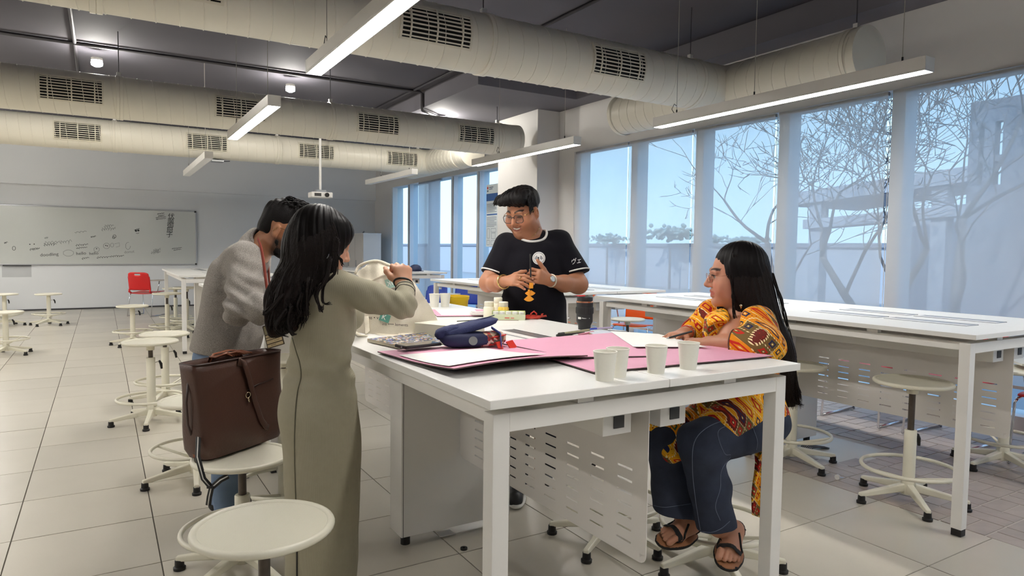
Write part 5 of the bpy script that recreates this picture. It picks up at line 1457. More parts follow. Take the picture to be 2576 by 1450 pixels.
# ------------------------------------------------------------------ the man in the black T-shirt
def col_rows(D, rows, dy=0.):
    'pixel outline rows (v, uL, uR, half depth, y offset) -> column table'
    out = []
    for r in rows:
        v, a, b_, hd = r[:4]; oy = r[4] if len(r) > 4 else 0.
        pl = L(a, v, D); pr_ = L(b_, v, D); out.append(((pl[2]+pr_[2])/2, (pl[0]+pr_[0])/2, (pl[1]+pr_[1])/2+dy+oy, (pr_[0]-pl[0])/2, hd))
    return out
def person(label, base):
    return thing('person', label, 'person', Matrix.Rotation(ROT_P, 3, 'Z') @ Vector(base), ROT_P)
def body_done(f, head, skin, parent, base, **kw):
    P, Q = f.mesh('body'); col = np.tile(np.array(lin(skin)), (len(P), 1))
    col = head.colour(P, col, skin, **kw)
    o = emit('body', P, Q, M_SKIN, parent, col, base); return P, Q, o
def ring_at(c, n, r, rt, m, name, parent, base, e=1., flat=1., up=None, rx=None):
    c = np.asarray(c); n = nrm(n); a = nrm(np.cross(n, V3(.3, .2, 1) if abs(n[2]) < .8 else V3(1, 0, 0))) if up is None else nrm(np.asarray(up)-n*(np.asarray(up)@n)); b_ = np.cross(n, a); rx = rx or r
    return MB().tube([Vector(c+a*math.cos(t_*PI/20)*r+b_*math.sin(t_*PI/20)*rx-base) for t_ in range(40)], rt, 8, closed=True, flat=flat, updir=n).ob(name, m, parent, smooth=True)

def hug(bv, c, axis, R, rt, m, name, parent, base, n=40, mode='radial', off=.001, flat=1., up=None):
    'trim that follows the cloth: rays towards the axis (radial) or down along it (top)'
    c = np.asarray(c, float); ax_ = nrm(axis); a = nrm(np.cross(ax_, V3(.31, .22, .9) if abs(ax_[2]) < .85 else V3(1, 0, 0))); b_ = np.cross(ax_, a); pts = []
    for i in range(n):
        d = a*math.cos(2*PI*i/n)+b_*math.sin(2*PI*i/n)
        if mode == 'radial': o, q = c+d*R, -d
        else: o, q = c+d*R+ax_*.25, -ax_
        h = bv.ray_cast(Vector(o), Vector(q))
        if h[0] is None: continue
        p = np.array(h[0])
        if mode == 'radial' and np.linalg.norm(p-c) > R*.999: continue
        pts.append(Vector(p-q*off-base))
    if len(pts) < 5: return None
    # even out jitter
    for _ in range(2): pts = [pts[i-1]*.25+pts[i]*.5+pts[(i+1) % len(pts)]*.25 for i in range(len(pts))]
    return MB().tube(pts, rt, 8, closed=True, flat=flat).ob(name, m, parent, smooth=True)

def man_black():
    D = 4.0; base = L(1340, 900, D); base[2] = 0.
    SK = (172, 118, 88)
    T = person('man in a black T-shirt with white trim, smiling and holding an orange craft', base)
    hd = Head(L(1315, 532, 3.95), V3(-.50, -.76, -.38), V3(-.16, -.2, 1), 1.09)
    f = Sdf(base+V3(-.42, -.42, .0), base+V3(.42, .32, 1.78), .0042)
    hd.build(f, fat=1.22, smile=1.35, lid=.45)
    nb = L(1343, 612, D+.02)
    f.cap(hd.p(0, -.03, -.07), nb, .062, .075, .04)
    f.ell(hd.p(0, .03, -.115), V3(.055, .05, .03), hd.A, .04)       # double chin
    sR, sL = L(1272, 622, D+.0), L(1410, 615, D+.02)
    f.column(col_rows(D, [(600, 1300, 1375, .07), (640, 1272, 1408, .11), (720, 1270, 1410, .13), (830, 1268, 1415, .14), (930, 1272, 1412, .13)], .01), .05)
    eR, eL = L(1229, 712, D-.06), L(1455, 716, D-.05)
    wR, wL = L(1268, 709, 3.74), L(1383, 706, 3.76)
    f.cap(sR, eR, .062, .050, .03); f.cap(sL, eL, .062, .052, .03)
    f.chain([eR, eR*.5+wR*.5+V3(0, 0, -.008), wR], [.050, .043, .029], .03); f.chain([eL, eL*.5+wL*.5+V3(0, 0, -.006), wL], [.052, .045, .031], .03)
    tr = hand(f, wR, L(1312, 703, 3.66)-wR, V3(-.10, -.75, .65), -1, 1.08, ((.25, .5, .4), (.35, .45, .4), (.4, .5, .4), (.35, .5, .4)), (.3, .4), .06)
    tl = hand(f, wL, L(1336, 690, 3.68)-wL, V3(.25, -.95, .2), 1, 1.08, ((.75, 1.2, .9), (.75, 1.2, .8), (.55, .9, .5), (.45, .75, .4)), (.1, .1), .12)
    for a, b_ in ((L(1305, 850, D), L(1290, 1230, D+.02)), (L(1378, 850, D), L(1365, 1230, D+.04))): f.cap(a, b_, .08, .05, .04)
    Pb, Qb, o = body_done(f, hd, SK, T, base, lips=(150, 84, 72), brow=(46, 32, 26),
        beard=lambda x, y, z: .16*((z < -.045) & (y > -.02))*np.clip((-.045-z)/.02, 0, 1), beardcol=(70, 52, 44), blush=(196, 120, 92))
    nails([t_ for t_ in tr[1:]], V3(-.1, -.75, .65), T, base, mat('nail', (226, 170, 150), .3))
    hd.eyes(T, base, (0, -.45), True, -.002)
    w = .023+.008*1.35; zc = -.066; up = .0135
    MB().tube([Vector(hd.p(x, y, z)-base) for x, y, z in ((-w*.85, .080, zc+up*.7+.002), (-w*.45, .0885, zc+.002), (0, .091, zc-.001), (w*.45, .0885, zc+.002), (w*.85, .080, zc+up*.7+.002))], [.003, .0058, .0062, .0058, .003], 10, flat=.8, updir=Vector(hd.U)).ob('teeth', M_TEETH, T, smooth=True)
    gold = mat('gold_metal', (214, 184, 120), .2, metal=.9)
    hd.glasses(T, base, mat('dark_frame', (38, 30, 28), .3), M_LENS, .054, .042, -.007, .0017, m_temple=gold)
    # T-shirt
    M_TEE = cloth_mat('black_jersey', (23, 22, 28), .9, var=.12)
    f = Sdf(base+V3(-.42, -.32, .78), base+V3(.42, .32, 1.60), .005)
    f.column(col_rows(D, [(582, 1330, 1364, .05, .02), (596, 1296, 1392, .075, .015), (612, 1268, 1414, .105), (640, 1261, 1418, .135), (700, 1258, 1419, .150, -.01), (750, 1257, 1423, .165, -.015), (800, 1258, 1425, .170, -.02), (860, 1262, 1426, .165, -.02), (930, 1266, 1424, .16)], .0), .03, 2.3)
    f.cap(sR+V3(.01, 0, .005), L(1241, 690, D-.03), .076, .074, .045); f.cap(sL+V3(-.01, 0, .005), L(1452, 690, D-.03), .078, .076, .045)
    f.cap(sR+V3(.01, 0, .02), nb, .05, .05, .05); f.cap(sL+V3(-.01, 0, .02), nb, .05, .05, .05)
    cutR = L(1238, 691, D-.03); cutL = L(1452, 689, D-.03)
    f.cut(cutR, eR-sR+V3(0, 0, -.05), .006, (cutR-V3(.03, 0, .06), .13)); f.cut(cutL, eL-sL+V3(-.02, 0, -.10), .006, (cutL+V3(.03, 0, -.06), .13))
    cc = L(1337, 588, D-.02); cn = nrm(V3(-.30, -.42, 1.))
    f.cap(cc+cn*.055, cc+cn*.25, .088, .088, .004, 's')
    P, Q = f.mesh('shirt'); N = vnormals(P, Q)
    P = folds(P, N, [((.8, 0, .6), 34, .0035, 1.0, .5), ((-.7, .1, .7), 42, .003, 2.2, .6), ((.2, .3, 1), 25, .002, .3, .4)])
    sh = emit('t_shirt', P, Q, M_TEE, T, None, base); bv = bvh_of(P, Q)
    M_TRIM = cloth_mat('white_rib', (232, 230, 226), .8)
    hug(bv, cc, cn, .089, .0075, M_TRIM, 'collar_trim', sh, base, mode='top')
    # cuff trims hug the sleeve ends
    for cp, ax_ in ((cutR, eR-sR+V3(0, 0, -.05)), (cutL, eL-sL+V3(-.02, 0, -.10))): hug(bv, cp-nrm(ax_)*.010, ax_, .11, .0045, M_TRIM, 'cuff_trim', sh, base)
    M_PRT = mat('white_print', (236, 235, 232), .7); M_PRK = mat('black_print', (24, 23, 28), .7); M_PRG = mat('grey_print', (150, 150, 154), .7)
    def disc(r0, r1, n=40, z=0):
        mb = MB(); vs = []; k = 6
        for j in range(k+1):
            r = r0+(r1-r0)*j/k
            for i in range(n): vs.append((math.cos(2*PI*i/n)*r, math.sin(2*PI*i/n)*r, 0))
        return mb.add(vs, [(j*n+i, j*n+(i+1) % n, (j+1)*n+(i+1) % n, (j+1)*n+i) for j in range(k) for i in range(n)]).mesh('print')
    ec = (1355.5, 650); px = lambda x, y: (ec[0]+x, ec[1]-y)
    drape(disc(.01, 16.2), px, bv, .0022, 'emblem_disc', M_PRT, sh, base)
    drape(disc(13.0, 13.8), px, bv, .0030, 'emblem_ring', M_PRK, sh, base)
    drape(disc(.01, 1.9, 16), lambda x, y: px(x-1.2, y+1.6), bv, .0032, 'emblem_figure', M_PRK, sh, base)
    for pts, mm, of in (([(-1.0, 0), (1.0, 0), (2.6, -2.5), (2.2, -7.5), (-2.4, -7.5), (-2.6, -2.5)], M_PRK, (-1.2, 0)), ([(-11, -1), (-8, 4.5), (-5, 7), (-3.5, 4), (-4, -2), (-7, -5)], M_PRG, (0, 0)), ([(10.5, -1), (8, 4.5), (5, 7), (3, 4), (3, -2), (7, -4)], M_PRG, (0, 0))):
        me = MB().add([(x+of[0], y+of[1], 0) for x, y in pts], [tuple(range(len(pts)))]).mesh('print')
        drape(me, px, bv, .0031, 'emblem_figure', mm, sh, base)
    me = text_mesh('ヴェ', 17, 0)
    drape(me, lambda x, y: (1450+x*.82*math.cos(.2)+y*math.sin(.1), 658-y*1.0-x*.82*math.sin(.2)), bv, .0025, 'sleeve_lettering', M_PRT, sh, base)
    # trousers and shoes
    f = Sdf(base+V3(-.3, -.3, .05), base+V3(.3, .3, .98), .009)
    hz = L(1342, 855, D)
    f.ell(V3(hz[0], hz[1], .90), V3(.19, .15, .12), None, .03)
    fR = L(1300, 1235, D-.28); fL = L(1372, 1225, D+.0); fR[2] = .07; fL[2] = .07
    for a, b_ in ((hz+V3(-.09, 0, 0), fR+V3(0, .06, 0)), (hz+V3(.09, 0, 0), fL)):
        a = V3(a[0], a[1], .86); m_ = (a+b_)/2+V3(0, -.02, 0); f.chain([a, m_, b_], [.10, .078, .062], .04)
    P, Q = f.mesh('trousers'); N = vnormals(P, Q); P = folds(P, N, [((0, 0, 1), 40, .004, 0, .8)])
    emit('trousers', P, Q, cloth_mat('black_denim', (34, 34, 40), .8), T, None, base)
    for c in (fR, fL):
        f = Sdf(V3(c[0]-.12, c[1]-.26, 0), V3(c[0]+.12, c[1]+.12, .16), .006)
        f.cap(V3(c[0]-.01, c[1]-.16, .045), V3(c[0]+.0, c[1]+.03, .05), .042, .042, .02); f.cap(V3(c[0], c[1]+.02, .06), V3(c[0], c[1]+.03, .11), .04, .045, .03); f.cut(V3(0, 0, .012), V3(0, 0, -1))
        P, Q = f.mesh('shoe'); s_ = emit('shoe', P, Q, M_BLACK, T, None, base)
        MB().tube([Vector(V3(c[0]+math.cos(t_)*.043-.005, c[1]-.065+math.sin(t_)*.135, .020)-base) for t_ in np.linspace(0, 2*PI, 28)[:-1]], .012, 6, closed=True, flat=.9).ob('sole', mat('white_sole', (210, 208, 202), .6), s_, smooth=True)
    # hair: swept fringe
    f = Sdf(hd.C-.17, hd.C+.19, .0038)
    f.ell(hd.p(0, -.026, .050), V3(.086, .098, .084)*1.09, hd.A, .01)
    f.ell(hd.p(0, .035, .098), V3(.080, .070, .038)*1.09, hd.A, .03)
    f.ell(hd.p(-.040, .082, .088), V3(.045, .034, .026)*1.09, hd.A, .025); f.ell(hd.p(.040, .070, .080), V3(.035, .030, .028)*1.09, hd.A, .025)
    f.ell(hd.p(-.056, .092, .084), V3(.020, .024, .016)*1.09, hd.A, .02)
    fh = [hd.p(x, .125, .005+.03*(1-(x/.09)**2)) for x in (-.06, 0, .06)]
    f.chain([hd.p(-.10, .10, .012), hd.p(0, .135, .028), hd.p(.055, .122, .030), hd.p(.10, .095, .016)], [.048, .050, .050, .046], .01, 's')
    f.cap(hd.p(0, .10, -.06), hd.p(0, .05, -.14), .10, .10, .01, 's')
    for q in (-1, 1): f.ell(hd.p(q*.095, -.002, -.018), V3(.03, .020, .034)*1.09, hd.A, .006, 's')
    f.cap(hd.p(-.1, -.09, -.085), hd.p(.1, -.09, -.085), .045, .045, .01, 's')
    P, Q = f.mesh('hair'); N = vnormals(P, Q); h = hd.toh(P)
    w = np.sin(h[:, 0]*330+np.sin(h[:, 1]*50)*2+h[:, 2]*90)*.5+np.sin(h[:, 0]*210-h[:, 1]*160)*.5
    P = P+N*(.0022*w)[:, None]
    hr = emit('hair', P, Q, M_HAIR, T, None, base)
    rnd = np.random.RandomState(5); paths = []
    for i in range(170):
        x0 = rnd.uniform(-.07, .075); y0 = rnd.uniform(-.07, .03)
        z0 = .125-.9*(x0**2)/.1-.5*max(0, -y0)**2/.1
        p0 = hd.p(x0, y0, z0+.006); g = rnd.uniform(.8, 1.2)
        p1 = hd.p(x0*1.1-.010*g, y0+.030*g, z0+.008+rnd.uniform(-.003, .006)); p2 = hd.p(x0*1.12-.022*g, y0+.055*g, z0+.0+rnd.uniform(-.006, .006)); p3 = hd.p(x0*1.12-.030*g, y0+.074*g, z0-.014*g)
        paths.append((spl([p0, p1, p2, p3], 7), [.001, .0035, .0045, .0045, .004, .003, .0006]))
    for i in range(60):
        a = rnd.uniform(-1, 1); g = rnd.uniform(.7, 1.2); x0 = -.02+a*.05
        pts = [hd.p(x0, .055, .118), hd.p(x0-.010*g, .086, .110+.006*math.sin(i)), hd.p(x0-.022*g, .104, .092), hd.p(x0-.030*g, .106+.008*math.sin(i*2), .078+.006*math.cos(i))]
        paths.append((spl(pts, 8), [.0015, .0042, .005, .005, .0045, .004, .003, .0006]))
    for i in range(110):
        q = 1; y0 = rnd.uniform(-.085, .045); z0 = rnd.uniform(.02, .085)
        pts = [hd.p(q*.076, y0, z0+.02), hd.p(q*.0805, y0+.008, z0), hd.p(q*.080, y0+.012, z0-.014), hd.p(q*.077, y0+.012, z0-.026)]
        if y0 < .02 and z0 < .055 or y0 < -.03: continue
        paths.append((spl(pts, 6), [.0012, .003, .003, .0026, .002, .0005]))
    for q in (1,):
        for i in range(20): y0 = rnd.uniform(.012, .030); z0 = rnd.uniform(.004, .035); paths.append((spl([hd.p(q*.076, y0, z0+.015), hd.p(q*.080, y0+.002, z0), hd.p(q*.078, y0+.002, z0-.016)], 4), [.001, .0022, .0018, .0004]))
    strands(paths, M_HAIR, 'hair_strands', hr, base)
    # wrist things
    w_ = thing('wristwatch', None, None); w_.parent = T
    ax_ = nrm(wL-eL); c = wL-ax_*.012; up = nrm(V3(.15, -1, .35))
    ring_at(c, ax_, .034, .0085, mat('steel_strap', (206, 196, 178), .3, metal=.7), 'strap', w_, base, flat=.35, rx=.030)
    Mx = frame(Vector(c+up*.033-base), Vector(ax_), Vector(np.cross(up, ax_)))
    fc = MB().lathe([(0, 0), (.018, 0), (.019, .004), (.016, .0075), (0, .0078)], n=24); fc.v = [tuple(Mx @ Vector(v)) for v in fc.v]; fc.ob('watch_case', mat('watch_silver', (222, 220, 214), .2, metal=.6), w_, smooth=40)
    ax_ = nrm(wR-eR); ring_at(wR-ax_*.004, ax_+V3(0, 0, .3), .036, .0045, gold, 'bangle', T, base, rx=.040)
    pts = tr[2][0]; ring_at(pts[0]*.45+pts[1]*.55, pts[1]-pts[0], .0108, .002, gold, 'finger_ring', T, base)
    bvb = bvh_of(Pb, Qb); oc = loc_((0, 0, CAM_H)); ch = []
    for u, v in ((1358, 571), (1354, 579), (1349, 586), (1343, 592), (1336, 597)):
        h = bvb.ray_cast(Vector(oc), Vector(nrm(L(u, v, 1.)-oc)))
        if h[0] is not None: ch.append(Vector(np.array(h[0])-base)+Vector((0, -.002, 0)))
    if len(ch) > 2: MB().tube(ch, .0016, 6).ob('neck_chain', gold, T, smooth=True)
    # the craft he holds
    o0 = L(1335, 700, 3.64)
    cr = thing('paper_craft', 'small orange paper craft with two fan shapes held in the fists', 'craft', Matrix.Rotation(ROT_P, 3, 'Z') @ Vector(o0), ROT_P)
    M_OR = mat('orange_card', (228, 150, 36), .6, var=.06); k_ = 3.64/F_PX
    def fan(u, v, r0, r1, a0, a1, th, dy, nm='fan', mm=M_OR):
        pts = [((u-1335)*k_+math.cos(a)*r*k_, (700-v)*k_+math.sin(a)*r*k_) for r, aa in ((r1, np.linspace(a0, a1, 12)), (r0, np.linspace(a1, a0, 6))) for a in aa]
        M_ = Matrix(((1, 0, 0, 0), (0, 0, 1, dy), (0, 1, 0, 0), (0, 0, 0, 1)))
        MB().prism(pts, -th/2, th/2, M_).ob(nm, mm, cr)
    fan(1334, 729, 3, 16, PI*1.20, PI*1.82, .004, .004); fan(1331, 742, 3, 17, PI*1.24, PI*1.78, .004, -.004)
    for u, v0, v1, w in ((1336.5, 712, 726, 5), (1331, 729, 746, 2.6)):
        x = (u-1335)*k_; MB().box(x-w*k_, x+w*k_, -.006, .004, (700-v1)*k_, (700-v0)*k_).ob('stem', M_OR, cr, bevel=.001)
    MB().cyl((0, 0, .005), (-.004, .004, .13), .0045, n=10).ob('dark_rod', M_BLACK, cr, smooth=40)
man_black()
# ------------------------------------------------------------------ the woman in the green dress
def lock(pts, n, r, rnd, jit):
    P = [np.asarray(p)+rnd.uniform(-jit, jit, 3) for p in pts]; Q = spl(P, n); R = [r*(.12+.88*math.sin(PI*min(1, .06+.86*i/(n-1)))) for i in range(n)]; R[-1] = r*.1
    return (Q, R)

def woman_dress():
    D = 2.42; base = L(812, 1400, D); base[2] = 0.
    SK = (196, 148, 120)
    T = person('woman in a long sage green dress seen from behind, opening a tote bag', base)
    hd = Head(L(812, 606, 2.41), V3(.77, .56, -.36), V3(.15, .05, 1), .97)
    f = Sdf(base+V3(-.22, -.30, .0), base+V3(.42, .50, 1.60), .0042)
    hd.build(f, female=True, lid=.8)
    nb = L(815, 690, D+.0)
    f.cap(hd.p(0, -.03, -.07), nb, .050, .055, .03)
    sR, sL = L(858, 728, D-.03), L(770, 712, D+.14)
    f.column(col_rows(D, [(690, 780, 850, .06), (740, 750, 880, .09), (900, 745, 872, .075), (1030, 724, 886, .085), (1120, 740, 880, .08)]), .03)
    eR, eL = L(1014, 772, 2.33), L(880, 800, 2.74)
    wR, wL = L(1019, 722, 2.47), L(915, 745, 2.92)
    f.chain([sR, eR], [.042, .030], .03); f.chain([eR, wR], [.030, .023], .02); f.chain([sL, eL, wL], [.045, .036, .024], .02)
    tr = hand(f, wR, L(1012, 665, 2.50)-wR, V3(.45, -.85, .2), -1, .95, ((.9, 1.3, .9), (.9, 1.35, .9), (.9, 1.35, .9), (.9, 1.3, .9)), (.8, .9), .05)
    tl = hand(f, wL, L(893, 705, 2.90)-wL, V3(-.6, -.6, .4), 1, .92, ((.5, .8, .6),)*4, (.5, .6), .05)
    for x in (-.055, .045):
        a = L(812, 1100, D)+V3(x, 0, 0); f.cap(a, V3(a[0], a[1], .06), .062, .035, .03); f.cap(V3(a[0], a[1], .05), V3(a[0]+.03, a[1]+.09, .03), .034, .028, .02)
    Pb, Qb, o = body_done(f, hd, SK, T, base, lips=(176, 92, 88), brow=(50, 36, 32), blush=(214, 140, 122))
    hd.eyes(T, base, (0, -.6))
    MB().tube([Vector(hd.p(-.019-.006*i, .0885-.0015*i, -.003-.002*math.sin(i*.8)) - base) for i in range(5)], .0016, 5).ob('eyelashes', M_HAIR, T)
    M_DRESS = cloth_mat('sage_rib_knit', (156, 150, 130), .85, var=.06, vscale=40, bump=.1, bscale=300, rib=95)
    f = Sdf(base+V3(-.25, -.28, .03), base+V3(.42, .50, 1.36), .0055)
    rows_ = [(700, 792, 852, .05, .0), (715, 758, 872, .075), (745, 742, 886, .095), (790, 738, 894, .105, .005), (830, 735, 894, .105, .01), (890, 729, 881, .085), (925, 724, 884, .085), (960, 717, 893, .098, -.005), (1025, 706, 901, .118, -.015), (1100, 714, 909, .120, -.01), (1220, 718, 904, .115), (1320, 720, 902, .11), (1450, 720, 897, .11), (1530, 721, 893, .115)]
    f.column(col_rows(D, rows_), .03)
    f.chain([sR+V3(-.012, 0, .01), sR*.5+eR*.5, eR+V3(.004, 0, 0)], [.060, .051, .040], .03); f.chain([eR+V3(.004, 0, 0), wR-nrm(wR-eR)*.005], [.040, .034], .02)
    f.chain([sL, eL, wL], [.060, .046, .036], .04)
    cp = wR-nrm(wR-eR)*.012; f.cut(cp, wR-eR, .004, (cp+nrm(wR-eR)*.05, .075))
    cpl = wL-nrm(wL-eL)*.018; f.cut(cpl, wL-eL, .004, (cpl+nrm(wL-eL)*.05, .075))
    f.cap(nb+V3(0, 0, .0), hd.p(0, -.03, -.02), .060, .062, .008, 's')
    P, Q = f.mesh('dress'); N = vnormals(P, Q)
    zw = np.exp(-((P[:, 2]-L(812, 930, D)[2])/.07)**2)
    near = np.exp(-(np.linalg.norm(P-eR, axis=1)/.11)**2)
    P = folds(P, N, [((.3, .2, 1), 26, .0015, .4, .5)])
    P = P+N*(.005*zw*np.sin(P[:, 2]*95+P[:, 0]*26+np.sin(P[:, 0]*22)*1.2))[:, None]+N*(.0035*near*np.sin(P@V3(120, 40, 95)))[:, None]
    dr = emit('dress', P, Q, M_DRESS, T, None, base); bv = bvh_of(P, Q)
    M_SEAM = mat('dress_seam', (84, 80, 64), .9)
    oc = loc_((0, 0, CAM_H))
    def onbody(pts, bvx, off): 
        out = []
        for u, v in pts:
            d = nrm(L(u, v, 1.)-oc); h = bvx.ray_cast(Vector(oc), Vector(d))
            if h[0] is not None: out.append(Vector(np.array(h[0])-d*off-base))
        return out
    sp_ = spl([V3(735, 850, 0), V3(745, 885, 0), V3(754, 915, 0), V3(757, 950, 0), V3(748, 990, 0), V3(742, 1060, 0), V3(741, 1150, 0), V3(744, 1260, 0), V3(747, 1360, 0)], 40)
    MB().tube(onbody([(p[0], p[1]) for p in sp_], bv, .0008), .0018, 5).ob('back_seam', M_SEAM, dr, smooth=True)
    MB().tube(onbody([(747, 1362+k*8) for k in range(14)], bv, .001), .003, 5).ob('back_slit', M_BLACK, dr, smooth=True)
    for k in (.02, .045): hug(bv, cp-nrm(wR-eR)*k, wR-eR, .07, .0016, M_BLACK, 'cuff_piping', dr, base)
    hug(bvh_of(Pb, Qb), wR+nrm(wR-eR)*.004, wR-eR, .06, .0042, M_BLACK, 'hair_tie', T, base)
    # hair
    f = Sdf(base+V3(-.24, -.30, 1.0), base+V3(.22, .22, 1.60), .0045)
    f.ell(hd.p(0, -.024, .040), V3(.084, .100, .084), hd.A, .01)
    f.ell(hd.p(-.064, .012, -.02), V3(.026, .046, .10), hd.A, .025); f.ell(hd.p(-.056, .036, .035), V3(.03, .038, .05), hd.A, .02)
    f.ell(hd.p(0, -.05, -.02), V3(.088, .075, .10), hd.A, .03)
    hz = [(556, 730, 842, .07, .0), (585, 718, 854, .085, -.01), (620, 717, 846, .085, -.03), (660, 714, 838, .075, -.045), (700, 700, 822, .062, -.07), (740, 690, 806, .052, -.095), (775, 690, 790, .045, -.105), (805, 694, 772, .036, -.11), (835, 706, 745, .022, -.11)]
    f.column(col_rows(D, hz, .02), .03)
    f.ell(hd.p(-.006, .030, .055), V3(.070, .055, .045), hd.A, .03)
    f.cap(hd.p(.0, .140, .02), hd.p(.0, .105, -.09), .058, .05, .012, 's')
    f.cap(hd.p(.02, .14, .02), hd.p(.02, .11, -.10), .07, .06, .012, 's')
    P, Q = f.mesh('hair'); N = vnormals(P, Q)
    zt = L(800, 560, D)[2]; dn = np.clip((zt-P[:, 2])/.4, 0, 1)
    ang = np.arctan2(P[:, 0]-base[0]+.02, -(P[:, 1]-base[1])+.12)
    w = np.sin(ang*46+np.sin(P[:, 2]*18)*1.6)*.55+np.sin(ang*83+P[:, 2]*25)*.3+np.sin(ang*19+P[:, 2]*14)*.9*dn
    P = P+N*((.0018+.006*dn)*w)[:, None]
    colr = np.array(lin((13, 10, 10)))[None]*(1-dn[:, None]**1.5)+np.array(lin((36, 24, 21)))[None]*dn[:, None]**1.5
    hr = emit('hair', P, Q, M_HAIRV, T, colr, base)
    rnd = np.random.RandomState(11); paths = []
    top = hd.p(0, -.03, .135)
    bh = bvh_of(P, Q); pxs = []
    for i in range(430):
        a = rnd.uniform(-1, 1); w1 = rnd.uniform(-6, 6); w2 = rnd.uniform(-14, 14); ph = rnd.uniform(0, 6); v3 = rnd.uniform(775, 842)-max(0, a)*45
        pxs.append([(792+a*26, 530+6*a*a), (786+a*52, 560), (784+a*66+w1*.3, 605), (778+a*64+w1, 655), (760+a*64+w1+8*math.sin(ph), 702), (748+a*58+w2*.6-8*math.sin(ph), 745), (738+a*50+w2+9*math.sin(ph+1), v3-22), (734+a*46+w2*1.4, v3)])
    paths += surf_strands(bh, pxs, .0026, base, 2.33, .0012, 24)
    # loose curls over the shoulder and at the sides
    for uu in ([(845, 640), (838, 690), (815, 715), (812, 760), (832, 763)], [(830, 650), (820, 700), (795, 740), (808, 783), (814, 770)], [(780, 700), (772, 750), (770, 790), (778, 789)], [(735, 770), (722, 810), (737, 843), (742, 838)], [(712, 740), (685, 775), (666, 790), (660, 786)], [(720, 780), (695, 815), (700, 838), (722, 845)], [(850, 610), (846, 640), (858, 655), (864, 668)], [(848, 600), (842, 630), (850, 650), (846, 690)], [(700, 690), (684, 720), (678, 750), (672, 770)], [(760, 740), (752, 770), (757, 790), (750, 800)]):
        for q in range(6):
            dd = 2.27+rnd.uniform(0, .02); pts = [L(u+rnd.uniform(-5, 5), v+rnd.uniform(-5, 5), dd if u < 835 or v > 690 else 2.30) for u, v in uu]
            paths.append((spl(pts, 16), [.0035*(1-i/16)+.0006 for i in range(16)]))
    strands(paths, M_HAIRB, 'hair_locks', hr, base)
    MB().torus(Vector(hd.p(-.088, .004, -.052)-base), .011, .0016, axis=tuple(hd.F), n=18, k=6).ob('earring', M_ALU, T, smooth=True)
    for x in (-.07, .07):
        a = L(812, 1100, D)
        MB().box(a[0]+x-.04-base[0], a[0]+x+.13-base[0], a[1]-.03-base[1], a[1]+.10-base[1], 0, .012).ob('sandal_sole', M_BLACK, T, bevel=.005)

def vcol_mat(name, rough=.5):
    m = bpy.data.materials.new(name); m.use_nodes = True; n = m.node_tree; p = n.nodes['Principled BSDF']
    a = n.nodes.new('ShaderNodeAttribute'); a.attribute_name = 'Col'; tc = n.nodes.new('ShaderNodeTexCoord'); nz = n.nodes.new('ShaderNodeTexNoise'); nz.inputs['Scale'].default_value = 90
    n.links.new(tc.outputs['Object'], nz.inputs['Vector']); hs = n.nodes.new('ShaderNodeHueSaturation'); mr = n.nodes.new('ShaderNodeMapRange'); mr.inputs['To Min'].default_value = .7; mr.inputs['To Max'].default_value = 1.3
    n.links.new(nz.outputs['Fac'], mr.inputs['Value']); n.links.new(mr.outputs[0], hs.inputs['Value']); n.links.new(a.outputs['Color'], hs.inputs['Color']); n.links.new(hs.outputs['Color'], p.inputs['Base Color'])
    p.inputs['Roughness'].default_value = rough; p.inputs['Specular IOR Level'].default_value = .12; return m
M_HAIRV = vcol_mat('dark_graded_hair', .48)
woman_dress()

